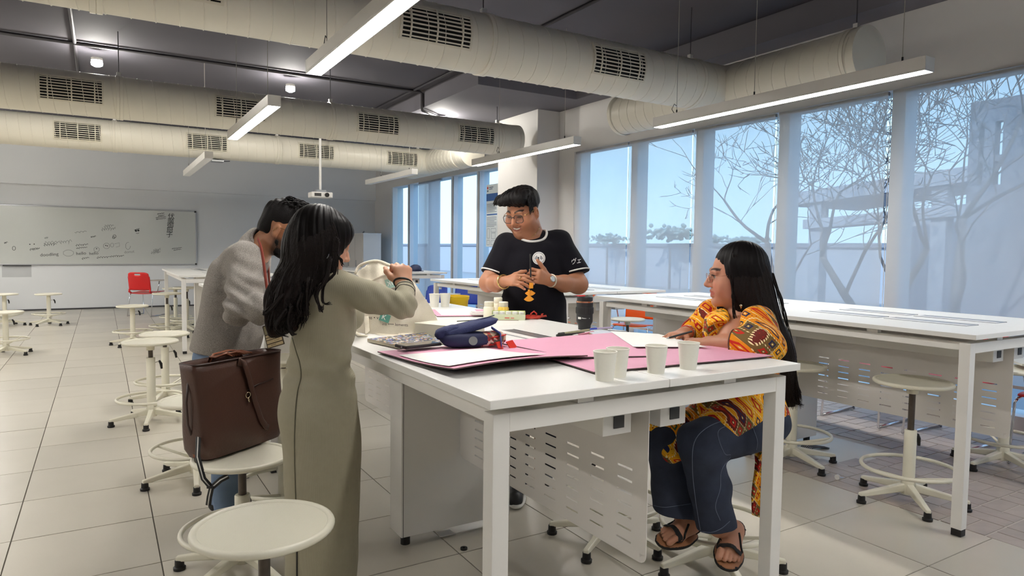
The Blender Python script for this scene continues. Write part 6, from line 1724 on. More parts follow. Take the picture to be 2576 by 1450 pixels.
# canvas tote she opens
def canvas_tote():
    M_CAN = cloth_mat('natural_canvas', (226, 218, 200), .85, var=.05, vscale=60, bump=.2, bscale=400)
    M_TEAL = mat('teal_print', (92, 150, 136), .8); M_TEALP = mat('pale_teal_print', (158, 190, 176), .8); M_INKB = mat('bag_ink', (52, 46, 42), .8); M_INKP = mat('pale_bag_ink', (172, 158, 140), .8)
    o0 = on(1010, 842, 2, TZ)
    t = thing('canvas_tote', 'cream canvas tote bag with printed lettering being held open on the table', 'bag', (0, 0, 0))
    lf = spl([V3(893, 836, 0), V3(890, 800, 0), V3(893, 750, 0), V3(905, 712, 0), V3(893, 690, 0)], 25)
    rt = spl([V3(1112, 842, 0), V3(1098, 800, 0), V3(1072, 755, 0), V3(1045, 725, 0), V3(1012, 690, 0)], 25)
    topc = spl([V3(893, 690, 0), V3(905, 668, 0), V3(945, 657, 0), V3(980, 668, 0), V3(1012, 690, 0)], 31)
    dbase = lambda u: on(u, 842, 2, TZ+.002)
    def dep(p): return (Vector(p)-Vector((0, 0, CAM_H))).dot(_fwd)
    d0 = [dep(on(u, 838+7*math.sin((u-893)/219*PI), 2, TZ+.001)) for u in (893, 1000, 1112)]
    def dF(u, v):
        s = np.clip((u-893)/219, 0, 1); h = np.clip((842-v)/180, 0, 1)
        base_d = d0[0]*(1-s)*(1-2*s)+4*d0[1]*s*(1-s)-d0[2]*s*(1-2*s) if True else 0
        back = .10*h+.03
        wr = .006*math.sin(u*.11+v*.05)*math.sin(v*.06-u*.02)+.008*math.sin((u-2*v)*.035)*h+.005*math.sin(u*.21)*h
        return base_d+.006+back*.9*(1-.35*math.sin(PI*h))*(h > 0)+wr*min(1, h*5)
    def px(s, q):
        'q 0 bottom .. 1 top'
        i = q*24; a = lf[int(min(i, 23))]+(lf[int(min(i, 23))+1]-lf[int(min(i, 23))])*(i-int(min(i, 23))); b_ = rt[int(min(i, 23))]+(rt[int(min(i, 23))+1]-rt[int(min(i, 23))])*(i-int(min(i, 23)))
        tp = topc[int(round(s*30))]; m_ = a*(1-s)+b_*s
        bot = 836+(842-836)*s+7*math.sin(PI*s)
        sag = (tp[1]-(a[1]*(1-s)+b_[1]*s))*max(0, (q-.55)/.45)**1.5
        u = m_[0]; v = m_[1]+sag+7*math.sin(PI*s)*(1-q)
        return u, v
    nu, nv = 44, 40
    fr = [[at(*px(i/nu, j/nv), dF(*px(i/nu, j/nv))) for i in range(nu+1)] for j in range(nv+1)]
    thick = lambda s, q: (.20*(1-q)**.7+.045)*math.sin(PI*min(max(s, .0), 1))**.5
    mb = MB(); vs = [p for r in fr for p in r]
    bk = []
    for j in range(nv+1):
        for i in range(nu+1):
            s, q = i/nu, j/nv; u, v = px(s, q); dpt = dF(u, v)+thick(s, q)
            p = at(u, v, dpt); p = Vector((p.x, p.y, fr[j][i].z)); bk.append(p)
    k = len(vs); vs += bk; m1 = nu+1; fs = []
    for j in range(nv):
        for i in range(nu):
            fs.append((j*m1+i, j*m1+i+1, (j+1)*m1+i+1, (j+1)*m1+i)); fs.append((k+j*m1+i+1, k+j*m1+i, k+(j+1)*m1+i, k+(j+1)*m1+i+1))
        fs.append((j*m1, (j+1)*m1, k+(j+1)*m1, k+j*m1)); fs.append((j*m1+nu, k+j*m1+nu, k+(j+1)*m1+nu, (j+1)*m1+nu))
    for i in range(nu): fs.append((i, k+i, k+i+1, i+1)); fs.append((nv*m1+i, nv*m1+i+1, k+nv*m1+i+1, k+nv*m1+i))
    mb.add(vs, fs).ob('bag_cloth', M_CAN, t, smooth=60)
    # folded hem along the mouth
    hem = [at(u, v+2, dF(u, v)-.004) for u, v in [(p[0], p[1]) for p in spl([V3(897, 697, 0), V3(930, 706, 0), V3(965, 692, 0), V3(1008, 686, 0)], 16)]]
    MB().tube(hem, .006, 8, flat=.6).ob('mouth_hem', M_CAN, t, smooth=True)
    hem = [at(u, v, dF(u, v)-.002) for u, v in [(p[0], p[1]) for p in spl([V3(893, 690, 0), V3(906, 668, 0), V3(945, 657, 0), V3(980, 668, 0), V3(1010, 686, 0)], 16)]]
    MB().tube(hem, .007, 8, flat=.7).ob('mouth_hem', M_CAN, t, smooth=True)
    hl = [at(u, v, dF(u, v)-.012) for u, v in ((921, 796), (922, 815), (924, 835), (923, 846))]; hl[-1].z = max(hl[-1].z, TZ+.006)
    MB().tube(hl, .011, 8, flat=.25, updir=_fwd).ob('handle_strap', M_CAN, t, smooth=True)
    a = [on(u, v, 2, TZ+.006) for u, v in ((893, 836), (905, 845), (922, 846))]; MB().tube(a, .010, 8, flat=.4, updir=(0, 0, 1)).ob('handle_strap', M_CAN, t, smooth=True)
    def put(me, u0, v0, rot, sx, m, off, nm):
        co = np.zeros(len(me.vertices)*3); me.vertices.foreach_get('co', co); co = co.reshape(-1, 3); out = []
        c_, s_ = math.cos(rot), math.sin(rot)
        for x, y, z in co:
            x *= sx; u = u0+x*c_+y*s_; v = v0-(y*c_-x*s_); out.append(at(u, v, dF(u, v)-off))
        me.vertices.foreach_set('co', np.array(out).ravel()); me.update(); link(nm, me, m, t)
    def quad(w, h, n=6):
        return MB().grid(lambda a_, b_: Vector((w*(a_-.5), h*(b_-.5), 0)), n, n).mesh('print')
    put(quad(30, 24), 985, 712, -.30, 1, M_TEALP, .008, 'print_patch'); put(text_mesh('UK', 17, 0), 984, 713, -.30, -1, M_SHEET, .0095, 'bag_lettering')
    put(text_mesh('AR', 19, 0), 953, 723, -.30, -1, M_INKP, .008, 'bag_lettering')
    put(quad(26, 20), 968, 800, .32, 1, M_TEAL, .008, 'print_patch'); put(text_mesh('K', 18, 0), 966, 799, .35, 1, M_SHEET, .0095, 'bag_lettering')
    put(text_mesh('eins • v', 12, 0), 935, 800, .0, 1, M_INKB, .008, 'bag_lettering')
    put(text_mesh('ins •••• lements', 10.5, 0), 994, 817, .05, 1, M_INKB, .008, 'bag_lettering')
    put(quad(9, 12), 1104, 828, -.4, 1, M_TEAL, .008, 'print_patch')
canvas_tote()

# ------------------------------------------------------------------ the man in the grey sweater
def man_sweater():
    D = 3.30; base = L(565, 1270, D); base[2] = 0.
    SK = (166, 116, 86)
    T = person('bearded man in a grey sweater and jeans leaning over the table', base)
    hd = Head(L(714, 577, 3.27), V3(.90, .06, -.44), V3(.42, .0, 1), 1.07)
    f = Sdf(base+V3(-.25, -.42, .0), base+V3(.55, .36, 1.72), .0046)
    hd.build(f)
    nb = L(650, 628, D)
    f.cap(hd.p(0, -.04, -.075), nb, .060, .066, .03)
    sh = L(628, 655, 3.14); el = L(603, 778, 3.02); wr = L(690, 776, 2.96); sl = L(640, 650, 3.46); e2 = L(640, 780, 3.52); w2 = L(735, 770, 3.40)
    f.column(col_rows(D, [(620, 610, 668, .12), (700, 550, 655, .14), (800, 525, 640, .13), (900, 510, 630, .13)]), .05)
    f.chain([sh, el, wr], [.058, .045, .028], .03); f.chain([sl, e2, w2], [.058, .045, .028], .03)
    hand(f, wr, L(760, 772, 2.94)-wr, V3(0, -.5, .9), -1, 1.05, (.5, .5, .5, .5), (.4, .4)); hand(f, w2, L(800, 772, 3.36)-w2, V3(0, -.5, .9), 1, 1.05, (.5, .5, .5, .5), (.4, .4))
    fN = L(572, 1262, 3.20); fF = L(560, 1240, 3.45); fN[2] = fF[2] = .06
    for a, b_ in ((L(555, 930, 3.2), fN), (L(575, 930, 3.42), fF)): f.cap(a, b_, .075, .04, .03)
    Pb, Qb, o = body_done(f, hd, SK, T, base, lips=(150, 90, 78), brow=(36, 26, 22), beardcol=(34, 27, 24),
        beard=lambda x, y, z: np.clip((-.028-z)*60-np.clip((y-.055)*30, 0, 1)*.9*(z > -.085), 0, 1)*.85*(y > -.01)*(z > -.135)*np.clip((y+.012)*60, 0, 1)+.0*x)
    hd.eyes(T, base, (0, -.4))
    hd.glasses(T, base, mat('brass_frame', (196, 160, 110), .25, metal=.9), M_LENS, .05, .04, -.006, .0014)
    # beard volume
    f = Sdf(hd.C-.2, hd.C+.2, .004)
    f.chain([hd.p(-.066, .012, -.055), hd.p(-.052, .035, -.098), hd.p(0, .082, -.118), hd.p(.052, .035, -.098), hd.p(.066, .012, -.055)], [.010, .017, .024, .017, .010], .02)
    P, Q = f.mesh('beard'); N = vnormals(P, Q); P = P+N*(.0018*np.sin(P@V3(500, 300, 700))*np.sin(P@V3(-400, 600, 200)))[:, None]
    emit('beard', P, Q, M_HAIR, T, None, base)
    # hair
    f = Sdf(hd.C-.2, hd.C+.2, .004)
    f.ell(hd.p(0, -.020, .050), V3(.078, .096, .080)*1.07, hd.A, .01); f.ell(hd.p(0, .045, .108), V3(.066, .060, .030)*1.07, hd.A, .03); f.ell(hd.p(0, .09, .10), V3(.05, .03, .025)*1.07, hd.A, .02)
    f.ell(hd.p(0, -.062, -.01), V3(.068, .05, .07)*1.07, hd.A, .02)
    f.cap(hd.p(-.12, .12, .012), hd.p(.12, .12, .012), .062, .062, .01, 's')
    f.cap(hd.p(-.1, .075, -.045), hd.p(.1, .075, -.045), .066, .066, .01, 's')
    for q in (-1, 1): f.ell(hd.p(q*.092, -.006, -.016), V3(.03, .015, .026)*1.07, hd.A, .006, 's')
    f.cap(hd.p(-.1, -.06, -.125), hd.p(.1, -.06, -.125), .085, .085, .01, 's')
    P, Q = f.mesh('hair'); N = vnormals(P, Q); h = hd.toh(P); tp = np.clip((h[:, 2]-.05)/.06, 0, 1)
    P = P+N*((.0008+.0045*tp)*(np.sin(h[:, 0]*160+h[:, 1]*70)*.6+np.sin(h[:, 1]*190-h[:, 0]*90)*.6))[:, None]
    hr = emit('hair', P, Q, M_HAIR, T, None, base)
    rnd = np.random.RandomState(9); paths = []
    for i in range(160):
        x0 = rnd.uniform(-.06, .06); y0 = rnd.uniform(-.06, .075); z0 = .128-.8*x0*x0/.1-.25*(y0/.1)**2*.06
        g = rnd.uniform(.6, 1.2); p0 = hd.p(x0, y0, z0+.008); p1 = hd.p(x0+rnd.uniform(-.01, .01), y0+.014*g, z0+.022*g); p2 = hd.p(x0+rnd.uniform(-.016, .016), y0+.034*g, z0+.022*g)
        paths.append((spl([p0, p1, p2], 6), [.003, .0036, .0034, .003, .002, .0005]))
    strands(paths, M_HAIR, 'hair_tufts', hr, base)
    # sweater
    def knit():
        m = cloth_mat('grey_melange_knit', (156, 150, 144), .95, var=.85, vscale=300, bump=.5, bscale=420); return m
    f = Sdf(base+V3(-.26, -.42, .80), base+V3(.36, .40, 1.50), .0052)
    f.column(col_rows(D, [(606, 628, 664, .07), (622, 588, 668, .13), (650, 554, 672, .17), (700, 534, 668, .19), (760, 520, 660, .185), (800, 509, 656, .18), (850, 494, 654, .18), (893, 484, 646, .175)], .0), .03, 2.2)
    f.chain([sh+V3(-.01, 0, .01), sh*.45+el*.55, el], [.078, .070, .064], .05); f.chain([el+V3(.01, 0, -.005), el*.45+wr*.55+V3(0, 0, .0), wr-V3(.02, 0, 0)], [.066, .058, .040], .03)
    f.chain([sl, e2, w2-V3(.03, 0, 0)], [.078, .062, .042], .05)
    f.cap(L(640, 622, D), L(652, 610, D+.0), .070, .068, .03)
    f.cut(wr-V3(.022, 0, 0), wr-el, .004, (wr+V3(.03, 0, 0), .075)); f.cut(w2-V3(.03, 0, 0), w2-e2, .004, (w2+V3(.02, 0, 0), .075))
    f.cap(nb+V3(.005, 0, .0), hd.p(0, -.04, -.06), .070, .072, .006, 's')
    hm = L(560, 884, D); f.cut(hm, V3(-.12, 0, -1), .01)
    P, Q = f.mesh('sweater'); N = vnormals(P, Q)
    ne = np.exp(-(np.linalg.norm((P-el), axis=1)/.13)**2); ns = np.exp(-(np.linalg.norm((P-(sh*.5+el*.5)), axis=1)/.12)**2)
    P = P+N*((.011*ne*np.sin(P@V3(55, 10, 105)+1.0)) + .007*ns*np.sin(P@V3(30, 5, 80)))[:, None]
    P = folds(P, N, [((1, .2, -.15), 38, .0075, .7, .35), ((.9, .1, .5), 30, .004, 2., .5)])
    sw = emit('sweater', P, Q, knit(), T, None, base); bv = bvh_of(P, Q)
    cax = hd.p(0, -.04, -.06)-nb
    hug(bv, nb+nrm(cax)*.0, cax, .072, .008, MATS['grey_melange_knit'], 'neck_band', sw, base, mode='top')
    # jeans, shoes
    def jean(f_, name, m): 
        P_, Q_ = f_.mesh(name); N_ = vnormals(P_, Q_); P_ = folds(P_, N_, [((.3, .2, 1), 45, .004, .6, .9), ((1, .3, .4), 50, .003, 1.6, .7)]); return emit(name, P_, Q_, m, T, None, base)
    f = Sdf(base+V3(-.3, -.35, .05), base+V3(.32, .35, 1.0), .007)
    f.column(col_rows(D, [(872, 498, 640, .15), (910, 492, 642, .16), (950, 496, 640, .16)]), .03)
    f.chain([L(550, 940, 3.2), L(566, 1090, 3.16), fN], [.088, .072, .060], .04); f.chain([L(585, 940, 3.42), L(590, 1090, 3.40), fF], [.088, .072, .060], .04)
    M_JEAN = mat('washed_blue_denim', (108, 126, 150), .8, var=.35, vscale=9, bump=.2, bscale=400, spec=.15)
    jn = jean(f, 'jeans', M_JEAN)
    MB().cyl(Vector(L(565, 898, 3.10)-base), Vector(L(565, 898, 3.09)-base), .007, n=12).ob('rivet_button', M_ALU, jn)
    for c in (fN, fF):
        f = Sdf(V3(c[0]-.14, c[1]-.16, 0), V3(c[0]+.28, c[1]+.16, .16), .007)
        f.cap(V3(c[0]-.03, c[1], .045), V3(c[0]+.15, c[1]+.02, .038), .042, .036, .02); f.cap(V3(c[0], c[1], .06), V3(c[0], c[1], .10), .045, .045, .02); f.cut(V3(0, 0, .004), V3(0, 0, -1))
        P, Q = f.mesh('shoe'); emit('shoe', P, Q, M_BLACK, T, None, base)
    # lanyard and card
    ln = thing('lanyard', None, None); ln.parent = T
    M_LAN = mat('red_lanyard', (146, 58, 42), .6, var=.1, vscale=60)
    pts = spl([L(648, 600, 3.20), L(656, 622, 3.12), L(663, 660, 3.09), L(668, 700, 3.07), L(674, 740, 3.05), L(681, 780, 3.03), L(684, 806, 3.02)], 22)
    MB().tube([Vector(p-base) for p in pts], .0085, 6, flat=.18, updir=(0.3, 1, 0)).ob('ribbon', M_LAN, ln, smooth=True)
    pts = spl([L(662, 602, 3.36), L(672, 640, 3.40), L(676, 690, 3.30), L(680, 740, 3.15), L(684, 806, 3.03)], 16)
    MB().tube([Vector(p-base) for p in pts], .0085, 6, flat=.18, updir=(0.3, 1, 0)).ob('ribbon', M_LAN, ln, smooth=True)
    MB().tube([Vector(L(684, v, 3.02)-base) for v in (800, 806, 812)], .004, 8).ob('clip', M_CHROME, ln, smooth=True)
    c = [L(u, v, 3.02)-base for u, v in ((660, 822), (700, 808), (716, 866), (673, 879))]
    n_ = V3(0, .004, 0); mbq = MB().add([Vector(p) for p in c]+[Vector(p+n_) for p in c], [(0, 3, 2, 1), (4, 5, 6, 7), (0, 1, 5, 4), (1, 2, 6, 5), (2, 3, 7, 6), (3, 0, 4, 7)])
    card = mbq.ob('id_card', mat('card_dark', (74, 60, 46), .5), ln)
    def inset(a0, a1, b0, b1, m, nm):
        q = lambda a, b_: (c[0]*(1-a)+c[1]*a)*(1-b_)+(c[3]*(1-a)+c[2]*a)*b_-V3(0, .0015, 0)
        MB().add([Vector(q(a0, b0)), Vector(q(a0, b1)), Vector(q(a1, b1)), Vector(q(a1, b0))], [(0, 1, 2, 3)]).ob(nm, m, card)
    M_CR = mat('card_cream', (214, 192, 150), .5)
    inset(.05, .95, .04, .40, mat('card_olive', (150, 142, 112), .5), 'card_photo')
    for k, (b0, b1) in enumerate(((.44, .53), (.56, .64), (.67, .80), (.84, .96))): inset(.05, .95, b0, b1, M_CR, 'card_field')
    for k, (a0, b0) in enumerate(((.2, .47), (.25, .585), (.5, .72), (.25, .88))): inset(a0, a0+.3, b0, b0+.022, M_INKD, 'card_writing')
M_INKD = mat('card_ink', (70, 56, 44), .6)
man_sweater()
# ------------------------------------------------------------------ the seated woman
def tunic_mat():
    m = bpy.data.materials.new('patchwork_print'); m.use_nodes = True; n = m.node_tree; p = n.nodes['Principled BSDF']
    def nd(t, **k):
        q = n.nodes.new(t)
        for a, b_ in k.items(): setattr(q, a, b_)
        return q
    def mth(op, a, b_=None):
        q = nd('ShaderNodeMath', operation=op)
        for i, v in enumerate((a, b_)):
            if v is None: continue
            if isinstance(v, (int, float)): q.inputs[i].default_value = v
            else: n.links.new(v, q.inputs[i])
        return q.outputs[0]
    tc = nd('ShaderNodeTexCoord'); sp = nd('ShaderNodeSeparateXYZ'); n.links.new(tc.outputs['Object'], sp.inputs[0])
    x = mth('ADD', sp.outputs[0], mth('MULTIPLY', sp.outputs[1], .55)); z = mth('SUBTRACT', sp.outputs[2], mth('MULTIPLY', sp.outputs[1], .55))
    S = 19.0
    a = mth('MULTIPLY', mth('ADD', x, mth('MULTIPLY', z, .85)), S); b_ = mth('MULTIPLY', mth('SUBTRACT', x, mth('MULTIPLY', z, .85)), S)
    fa = mth('ABSOLUTE', mth('SUBTRACT', mth('FRACT', a), .5)); fb = mth('ABSOLUTE', mth('SUBTRACT', mth('FRACT', b_), .5))
    d = mth('MAXIMUM', fa, fb)
    cb = nd('ShaderNodeCombineXYZ'); n.links.new(mth('FLOOR', a), cb.inputs[0]); n.links.new(mth('FLOOR', b_), cb.inputs[1])
    wn = nd('ShaderNodeTexWhiteNoise'); n.links.new(cb.outputs[0], wn.inputs['Vector'])
    def ramp(src, stops, const=True):
        r = nd('ShaderNodeValToRGB'); r.color_ramp.interpolation = 'CONSTANT' if const else 'LINEAR'; e = r.color_ramp.elements
        while len(e) < len(stops): e.new(.5)
        for i, (q, c) in enumerate(stops): e[i].position = q; e[i].color = (*lin(c), 1)
        n.links.new(src, r.inputs[0]); return r.outputs[0]
    base = ramp(wn.outputs['Value'], [(0, (232, 160, 20)), (.36, (112, 90, 48)), (.55, (222, 138, 18)), (.72, (104, 36, 26)), (.86, (240, 178, 40))])
    def mix(f_, A, B):
        q = nd('ShaderNodeMix', data_type='RGBA'); n.links.new(f_, q.inputs['Factor'])
        for s_, v in (('A', A), ('B', B)):
            if isinstance(v, tuple): q.inputs[s_].default_value = (*lin(v), 1)
            else: n.links.new(v, q.inputs[s_])
        return q.outputs['Result']
    def band(lo, hi): return mth('MULTIPLY', mth('GREATER_THAN', d, lo), mth('LESS_THAN', d, hi))
    motif = ramp(mth('FRACT', mth('MULTIPLY', wn.outputs['Value'], 7.3)), [(0, (176, 28, 26)), (.45, (36, 40, 76)), (.6, (196, 40, 30)), (.85, (60, 84, 52))])
    c = mix(band(.14, .25), base, motif)
    c = mix(mth('LESS_THAN', d, .06), c, (236, 214, 150))
    vo = nd('ShaderNodeTexVoronoi'); vo.inputs['Scale'].default_value = 95; n.links.new(tc.outputs['Object'], vo.inputs['Vector'])
    dots = mth('LESS_THAN', vo.outputs['Distance'], .26)
    c = mix(mth('MULTIPLY', mth('MULTIPLY', band(.30, .42), dots), mth('GREATER_THAN', wn.outputs['Value'], .45)), c, (150, 30, 28))
    stripe = mth('GREATER_THAN', mth('SINE', mth('MULTIPLY', mth('ADD', a, b_), 28)), .0)
    c = mix(mth('MULTIPLY', mth('GREATER_THAN', d, .455), stripe), c, (238, 220, 170))
    n.links.new(c, p.inputs['Base Color']); p.inputs['Roughness'].default_value = .75; p.inputs['Specular IOR Level'].default_value = .2
    return m

def foot(f, heel, toe, N, k=.012, big=1):
    d = nrm(toe-heel); N = nrm(N-d*(N@d)); Wd = np.cross(N, d)*big; Lf = np.linalg.norm(toe-heel)
    f.ell(heel+d*.028+N*.012, V3(.034, .031, .034), None, k); ball = heel+d*Lf*.62
    f.cap(heel+d*.035+N*.018, ball+N*.002, .032, .026, .02, flat=N, ratio=.85); f.cap(heel+d*.06+N*.0, ball+Wd*.024-N*.004, .026, .024, .02, flat=N, ratio=.7); f.cap(heel+d*.06, ball-Wd*.026-N*.006-d*.012, .024, .020, .02, flat=N, ratio=.7)
    f.cap(heel+d*.05+N*.045, ball+N*.008, .028, .014, .03)
    for i in range(5):
        w = (.034, .011, -.006, -.0215, -.035)[i]; r = (.0125, .0082, .0078, .0074, .0070)[i]; Lt = Lf*(1.0, .99, .95, .90, .84)[i]
        a = heel+d*Lf*.60+Wd*w*.85; e = heel+d*(Lt-r)+Wd*w; f.chain([a-N*.006, a*.45+e*.55+N*.003, e-N*.008], [r*1.1, r*1.05, r], .0015)
    return d, N, Wd, ball

def woman_seated():
    D = 2.72; base = L(1860, 1100, D); base[2] = 0.
    SK = (182, 130, 104)
    T = person('woman in a yellow patterned tunic and dark jeans sitting at the table end', base)
    hd = Head(L(1849, 690, 2.74), V3(-.98, .12, -.10), V3(.02, -.06, 1), 1.02)
    f = Sdf(base+V3(-.42, -.34, .10), base+V3(.30, .42, 1.46), .0042)
    hd.build(f, fat=1.13, smile=.35)
    nb = L(1866, 796, D+.02)
    f.cap(hd.p(0, -.045, -.06), nb, .050, .058, .03); f.ell(hd.p(0, .022, -.095), V3(.040, .04, .025), hd.A, .03)
    f.ell(L(1852, 838, 2.65), V3(.055, .04, .05), None, .05)
    f.column(col_rows(D, [(790, 1842, 1912, .06), (830, 1806, 1932, .10), (950, 1785, 1940, .11), (1060, 1770, 1945, .12)]), .05)
    sN, eN, wN = L(1912, 816, 2.62), L(1922, 872, 2.50), L(1786, 862, 2.66)
    sF, eF, wF = L(1795, 795, 2.88), L(1758, 838, 2.96), L(1722, 838, 2.86)
    f.chain([sN, eN, wN], [.055, .042, .026], .03); f.chain([sF, eF, wF], [.052, .042, .026], .03)
    hn = hand(f, wN, L(1738, 866, 2.68)-wN, V3(-.1, -.25, 1), 1, .92, ((.25, .3, .2), (.25, .3, .2), (.25, .3, .2), (.2, .3, .2)), (.2, .2), .08)
    hf = hand(f, wF, L(1680, 849, 2.79)-wF, V3(-.15, -.15, 1), -1, .95, ((.35, .35, .2), (.30, .3, .2), (.32, .3, .2), (.4, .4, .2)), (.5, .4), .26)
    kN, aN = L(1756, 1112, 2.50), L(1808, 1325, 2.60); kF, aF = L(1676, 1112, 2.72), L(1722, 1300, 2.72)
    hN, hF = L(1915, 1060, 2.66), L(1890, 1060, 2.84)
    f.chain([hN, kN, aN], [.08, .058, .036], .03); f.chain([hF, kF, aF], [.08, .058, .036], .03)
    heN, toN = L(1846, 1338, 2.68), L(1831, 1412, 2.50); heF, toF = L(1752, 1322, 2.74), L(1664, 1350, 2.63)
    f.cap(aN, heN+V3(0, -.02, .02), .034, .032, .03); f.cap(aF, heF+V3(-.02, 0, .02), .034, .032, .03)
    fn = foot(f, heN, toN, V3(0, -.55, 1), big=-1); ff = foot(f, heF, toF, V3(-.1, -.45, 1), big=1)
    Pb, Qb, o = body_done(f, hd, SK, T, base, lips=(172, 92, 82), brow=(44, 32, 28), blush=(210, 132, 108))
    hd.eyes(T, base, (0, -.05), True, .004)
    nails(hf[1:], V3(-.15, -.15, 1), T, base, mat('nail_varnish', (206, 196, 216), .3))
    hd.glasses(T, base, mat('rose_gold', (214, 168, 140), .25, metal=.9), M_LENS, .046, .030, -.006, .0011)
    bvb = bvh_of(Pb, Qb)
    # tunic
    M_TUN = tunic_mat()
    f = Sdf(base+V3(-.40, -.34, .30), base+V3(.26, .40, 1.24), .0052)
    f.column(col_rows(D, [(778, 1818, 1885, .05, .01), (792, 1786, 1922, .09), (825, 1772, 1945, .12), (880, 1774, 1955, .125), (940, 1768, 1955, .13), (1000, 1752, 1958, .145), (1050, 1740, 1962, .155), (1080, 1745, 1962, .15)]), .03, 2.2)
    f.chain([sN+V3(-.01, 0, .005), eN+V3(.005, 0, .004), L(1850, 864, 2.58)], [.072, .066, .060], .03)
    f.chain([sF, eF, L(1740, 836, 2.90)], [.072, .064, .055], .04)
    for h_, k_, dz in ((hN, kN, 0), (hF, kF, 0)): f.chain([h_+V3(0, 0, .01), h_*.35+k_*.65+V3(0, 0, .022)], [.105, .088], .04)
    f.chain([L(1700, 1070, 2.72), L(1690, 1135, 2.66), L(1712, 1155, 2.60)], [.075, .036, .010], .04)
    f.chain([L(1660, 1075, 2.74), L(1655, 1100, 2.72)], [.08, .05], .03)
    c1 = L(1848, 864, 2.58); f.cut(c1, wN-eN, .004, (c1+nrm(wN-eN)*.06, .085)); c2 = L(1738, 836, 2.90); f.cut(c2, wF-eF+V3(-.02, 0, 0), .004, (c2+V3(-.06, 0, 0), .085))
    nc = nrm(V3(-.30, -.25, 1)); f.cap(nb+nc*.05, nb+nc*.25, .062, .066, .006, 's'); f.cap(nb+nc*.05, L(1843, 836, 2.58), .05, .008, .02, 's')
    P, Q = f.mesh('tunic'); N = vnormals(P, Q)
    P = folds(P, N, [((.6, .2, .8), 40, .004, .9, .7), ((-.7, .3, .6), 33, .004, 2.4, .6), ((.1, .4, 1), 60, .0018, .2, .6)])
    tu = emit('tunic', P, Q, M_TUN, T, None, base); bv = bvh_of(P, Q)
    M_PIP = mat('red_piping', (176, 52, 36), .7)
    hug(bv, c2-nrm(wF-eF)*.004, wF-eF+V3(-.02, 0, 0), .09, .004, M_PIP, 'cuff_edge', tu, base); hug(bv, c1-nrm(wN-eN)*.006, wN-eN, .10, .003, mat('brown_piping', (96, 60, 40), .7), 'cuff_edge', tu, base)
    hug(bv, nb, nc, .064, .0035, mat('dotted_trim', (150, 96, 50), .7), 'neck_trim', tu, base, mode='top')
    # tail of the tunic hanging off the seat
    def tail(s_, q):
        u = 1896+34*s_+4*math.sin(q*6+s_*3)-2*q; v = 1118+178*q-14*s_*(1-q)*0+6*math.sin(s_*PI)*q
        return Vector(L(u, v, 2.70+.012*math.sin(s_*9+q*5))-base)
    MB().grid(tail, 10, 24).ob('tunic_tail', M_TUN, tu, smooth=True, solid=.004)
    # jeans
    M_DJ = mat('dark_denim', (54, 60, 76), .8, var=.45, vscale=14, bump=.25, bscale=400, spec=.15)
    f = Sdf(base+V3(-.42, -.36, .12), base+V3(.26, .40, .86), .0055)
    f.chain([hN, kN+V3(.01, 0, -.005)], [.108, .084], .03); f.chain([kN+V3(.01, 0, -.005), kN*.45+aN*.55, aN+V3(-.006, 0, -.012)], [.080, .074, .074], .03)
    f.chain([hF, kF], [.105, .082], .03); f.chain([kF, kF*.4+aF*.6+V3(-.01, 0, 0), aF+V3(-.03, 0, .01)], [.082, .086, .096], .03)
    q1 = aN+V3(-.006, 0, -.005); f.cut(q1, V3(.12, -.1, -1), .004, (q1+V3(0, 0, -.08), .12)); q2 = aF+V3(-.03, 0, .022); f.cut(q2, V3(-.05, 0, -1), .004, (q2+V3(0, 0, -.09), .14))
    P, Q = f.mesh('jeans'); N = vnormals(P, Q)
    P = folds(P, N, [((.2, .3, 1), 30, .0035, .5, .8), ((1, .2, .3), 40, .003, 1.7, .6)])
    jn = emit('jeans', P, Q, M_DJ, T, None, base); bj = bvh_of(P, Q)
    oc = loc_((0, 0, CAM_H)); M_ST = mat('pale_stitching', (104, 112, 134), .8)
    def stitch(pts, r=.0016, nm='seam_stitching', m=M_ST, n=30):
        out = []
        for q in spl([V3(u, v, 0) for u, v in pts], n):
            d = nrm(L(q[0], q[1], 1.)-oc); h = bj.ray_cast(Vector(oc), Vector(d))
            if h[0] is not None: out.append(Vector(np.array(h[0])-d*.0008-base))
        if len(out) > 2: MB().tube(out, r*.65, 5).ob(nm, m, jn, smooth=True)
    stitch([(1860, 1050), (1790, 1070), (1748, 1110), (1742, 1180), (1750, 1260), (1762, 1335)], .0022)
    stitch([(1882, 1040), (1830, 1070), (1806, 1090), (1822, 1140), (1838, 1145)]); stitch([(1880, 1042), (1895, 1080), (1905, 1110), (1903, 1132)], .002)
    stitch([(1838, 1150), (1815, 1185), (1812, 1230), (1800, 1275), (1812, 1310)]); stitch([(1762, 1338), (1790, 1340), (1815, 1330), (1836, 1312)], .002); stitch([(1634, 1270), (1670, 1277), (1710, 1272), (1738, 1268)], .002)
    # sandals
    M_SND = mat('black_suede', (24, 22, 22), .8, bump=.2, bscale=300); M_INS = mat('cork_insole', (150, 100, 66), .7)
    for (d, N_, Wd, ball), he, to in ((fn, heN, toN), (ff, heF, toF)):
        sd_ = thing('sandal', None, None); sd_.parent = T
        Lf = np.linalg.norm(to-he)
        f = Sdf(np.minimum(he, to)-.11, np.maximum(he, to)+.11, .0045)
        o_ = -N_*.036; f.cap(he+d*.03+o_, he+d*Lf*.55+o_, .036, .036, .02, flat=N_, ratio=.36); f.cap(he+d*Lf*.5+o_, he+d*(Lf*.86)+o_, .037, .038, .03, flat=N_, ratio=.34)
        P, Q = f.mesh('sole'); emit('sole', P, Q, M_SND, sd_, None, base)
        f = Sdf(np.minimum(he, to)-.11, np.maximum(he, to)+.11, .0045)
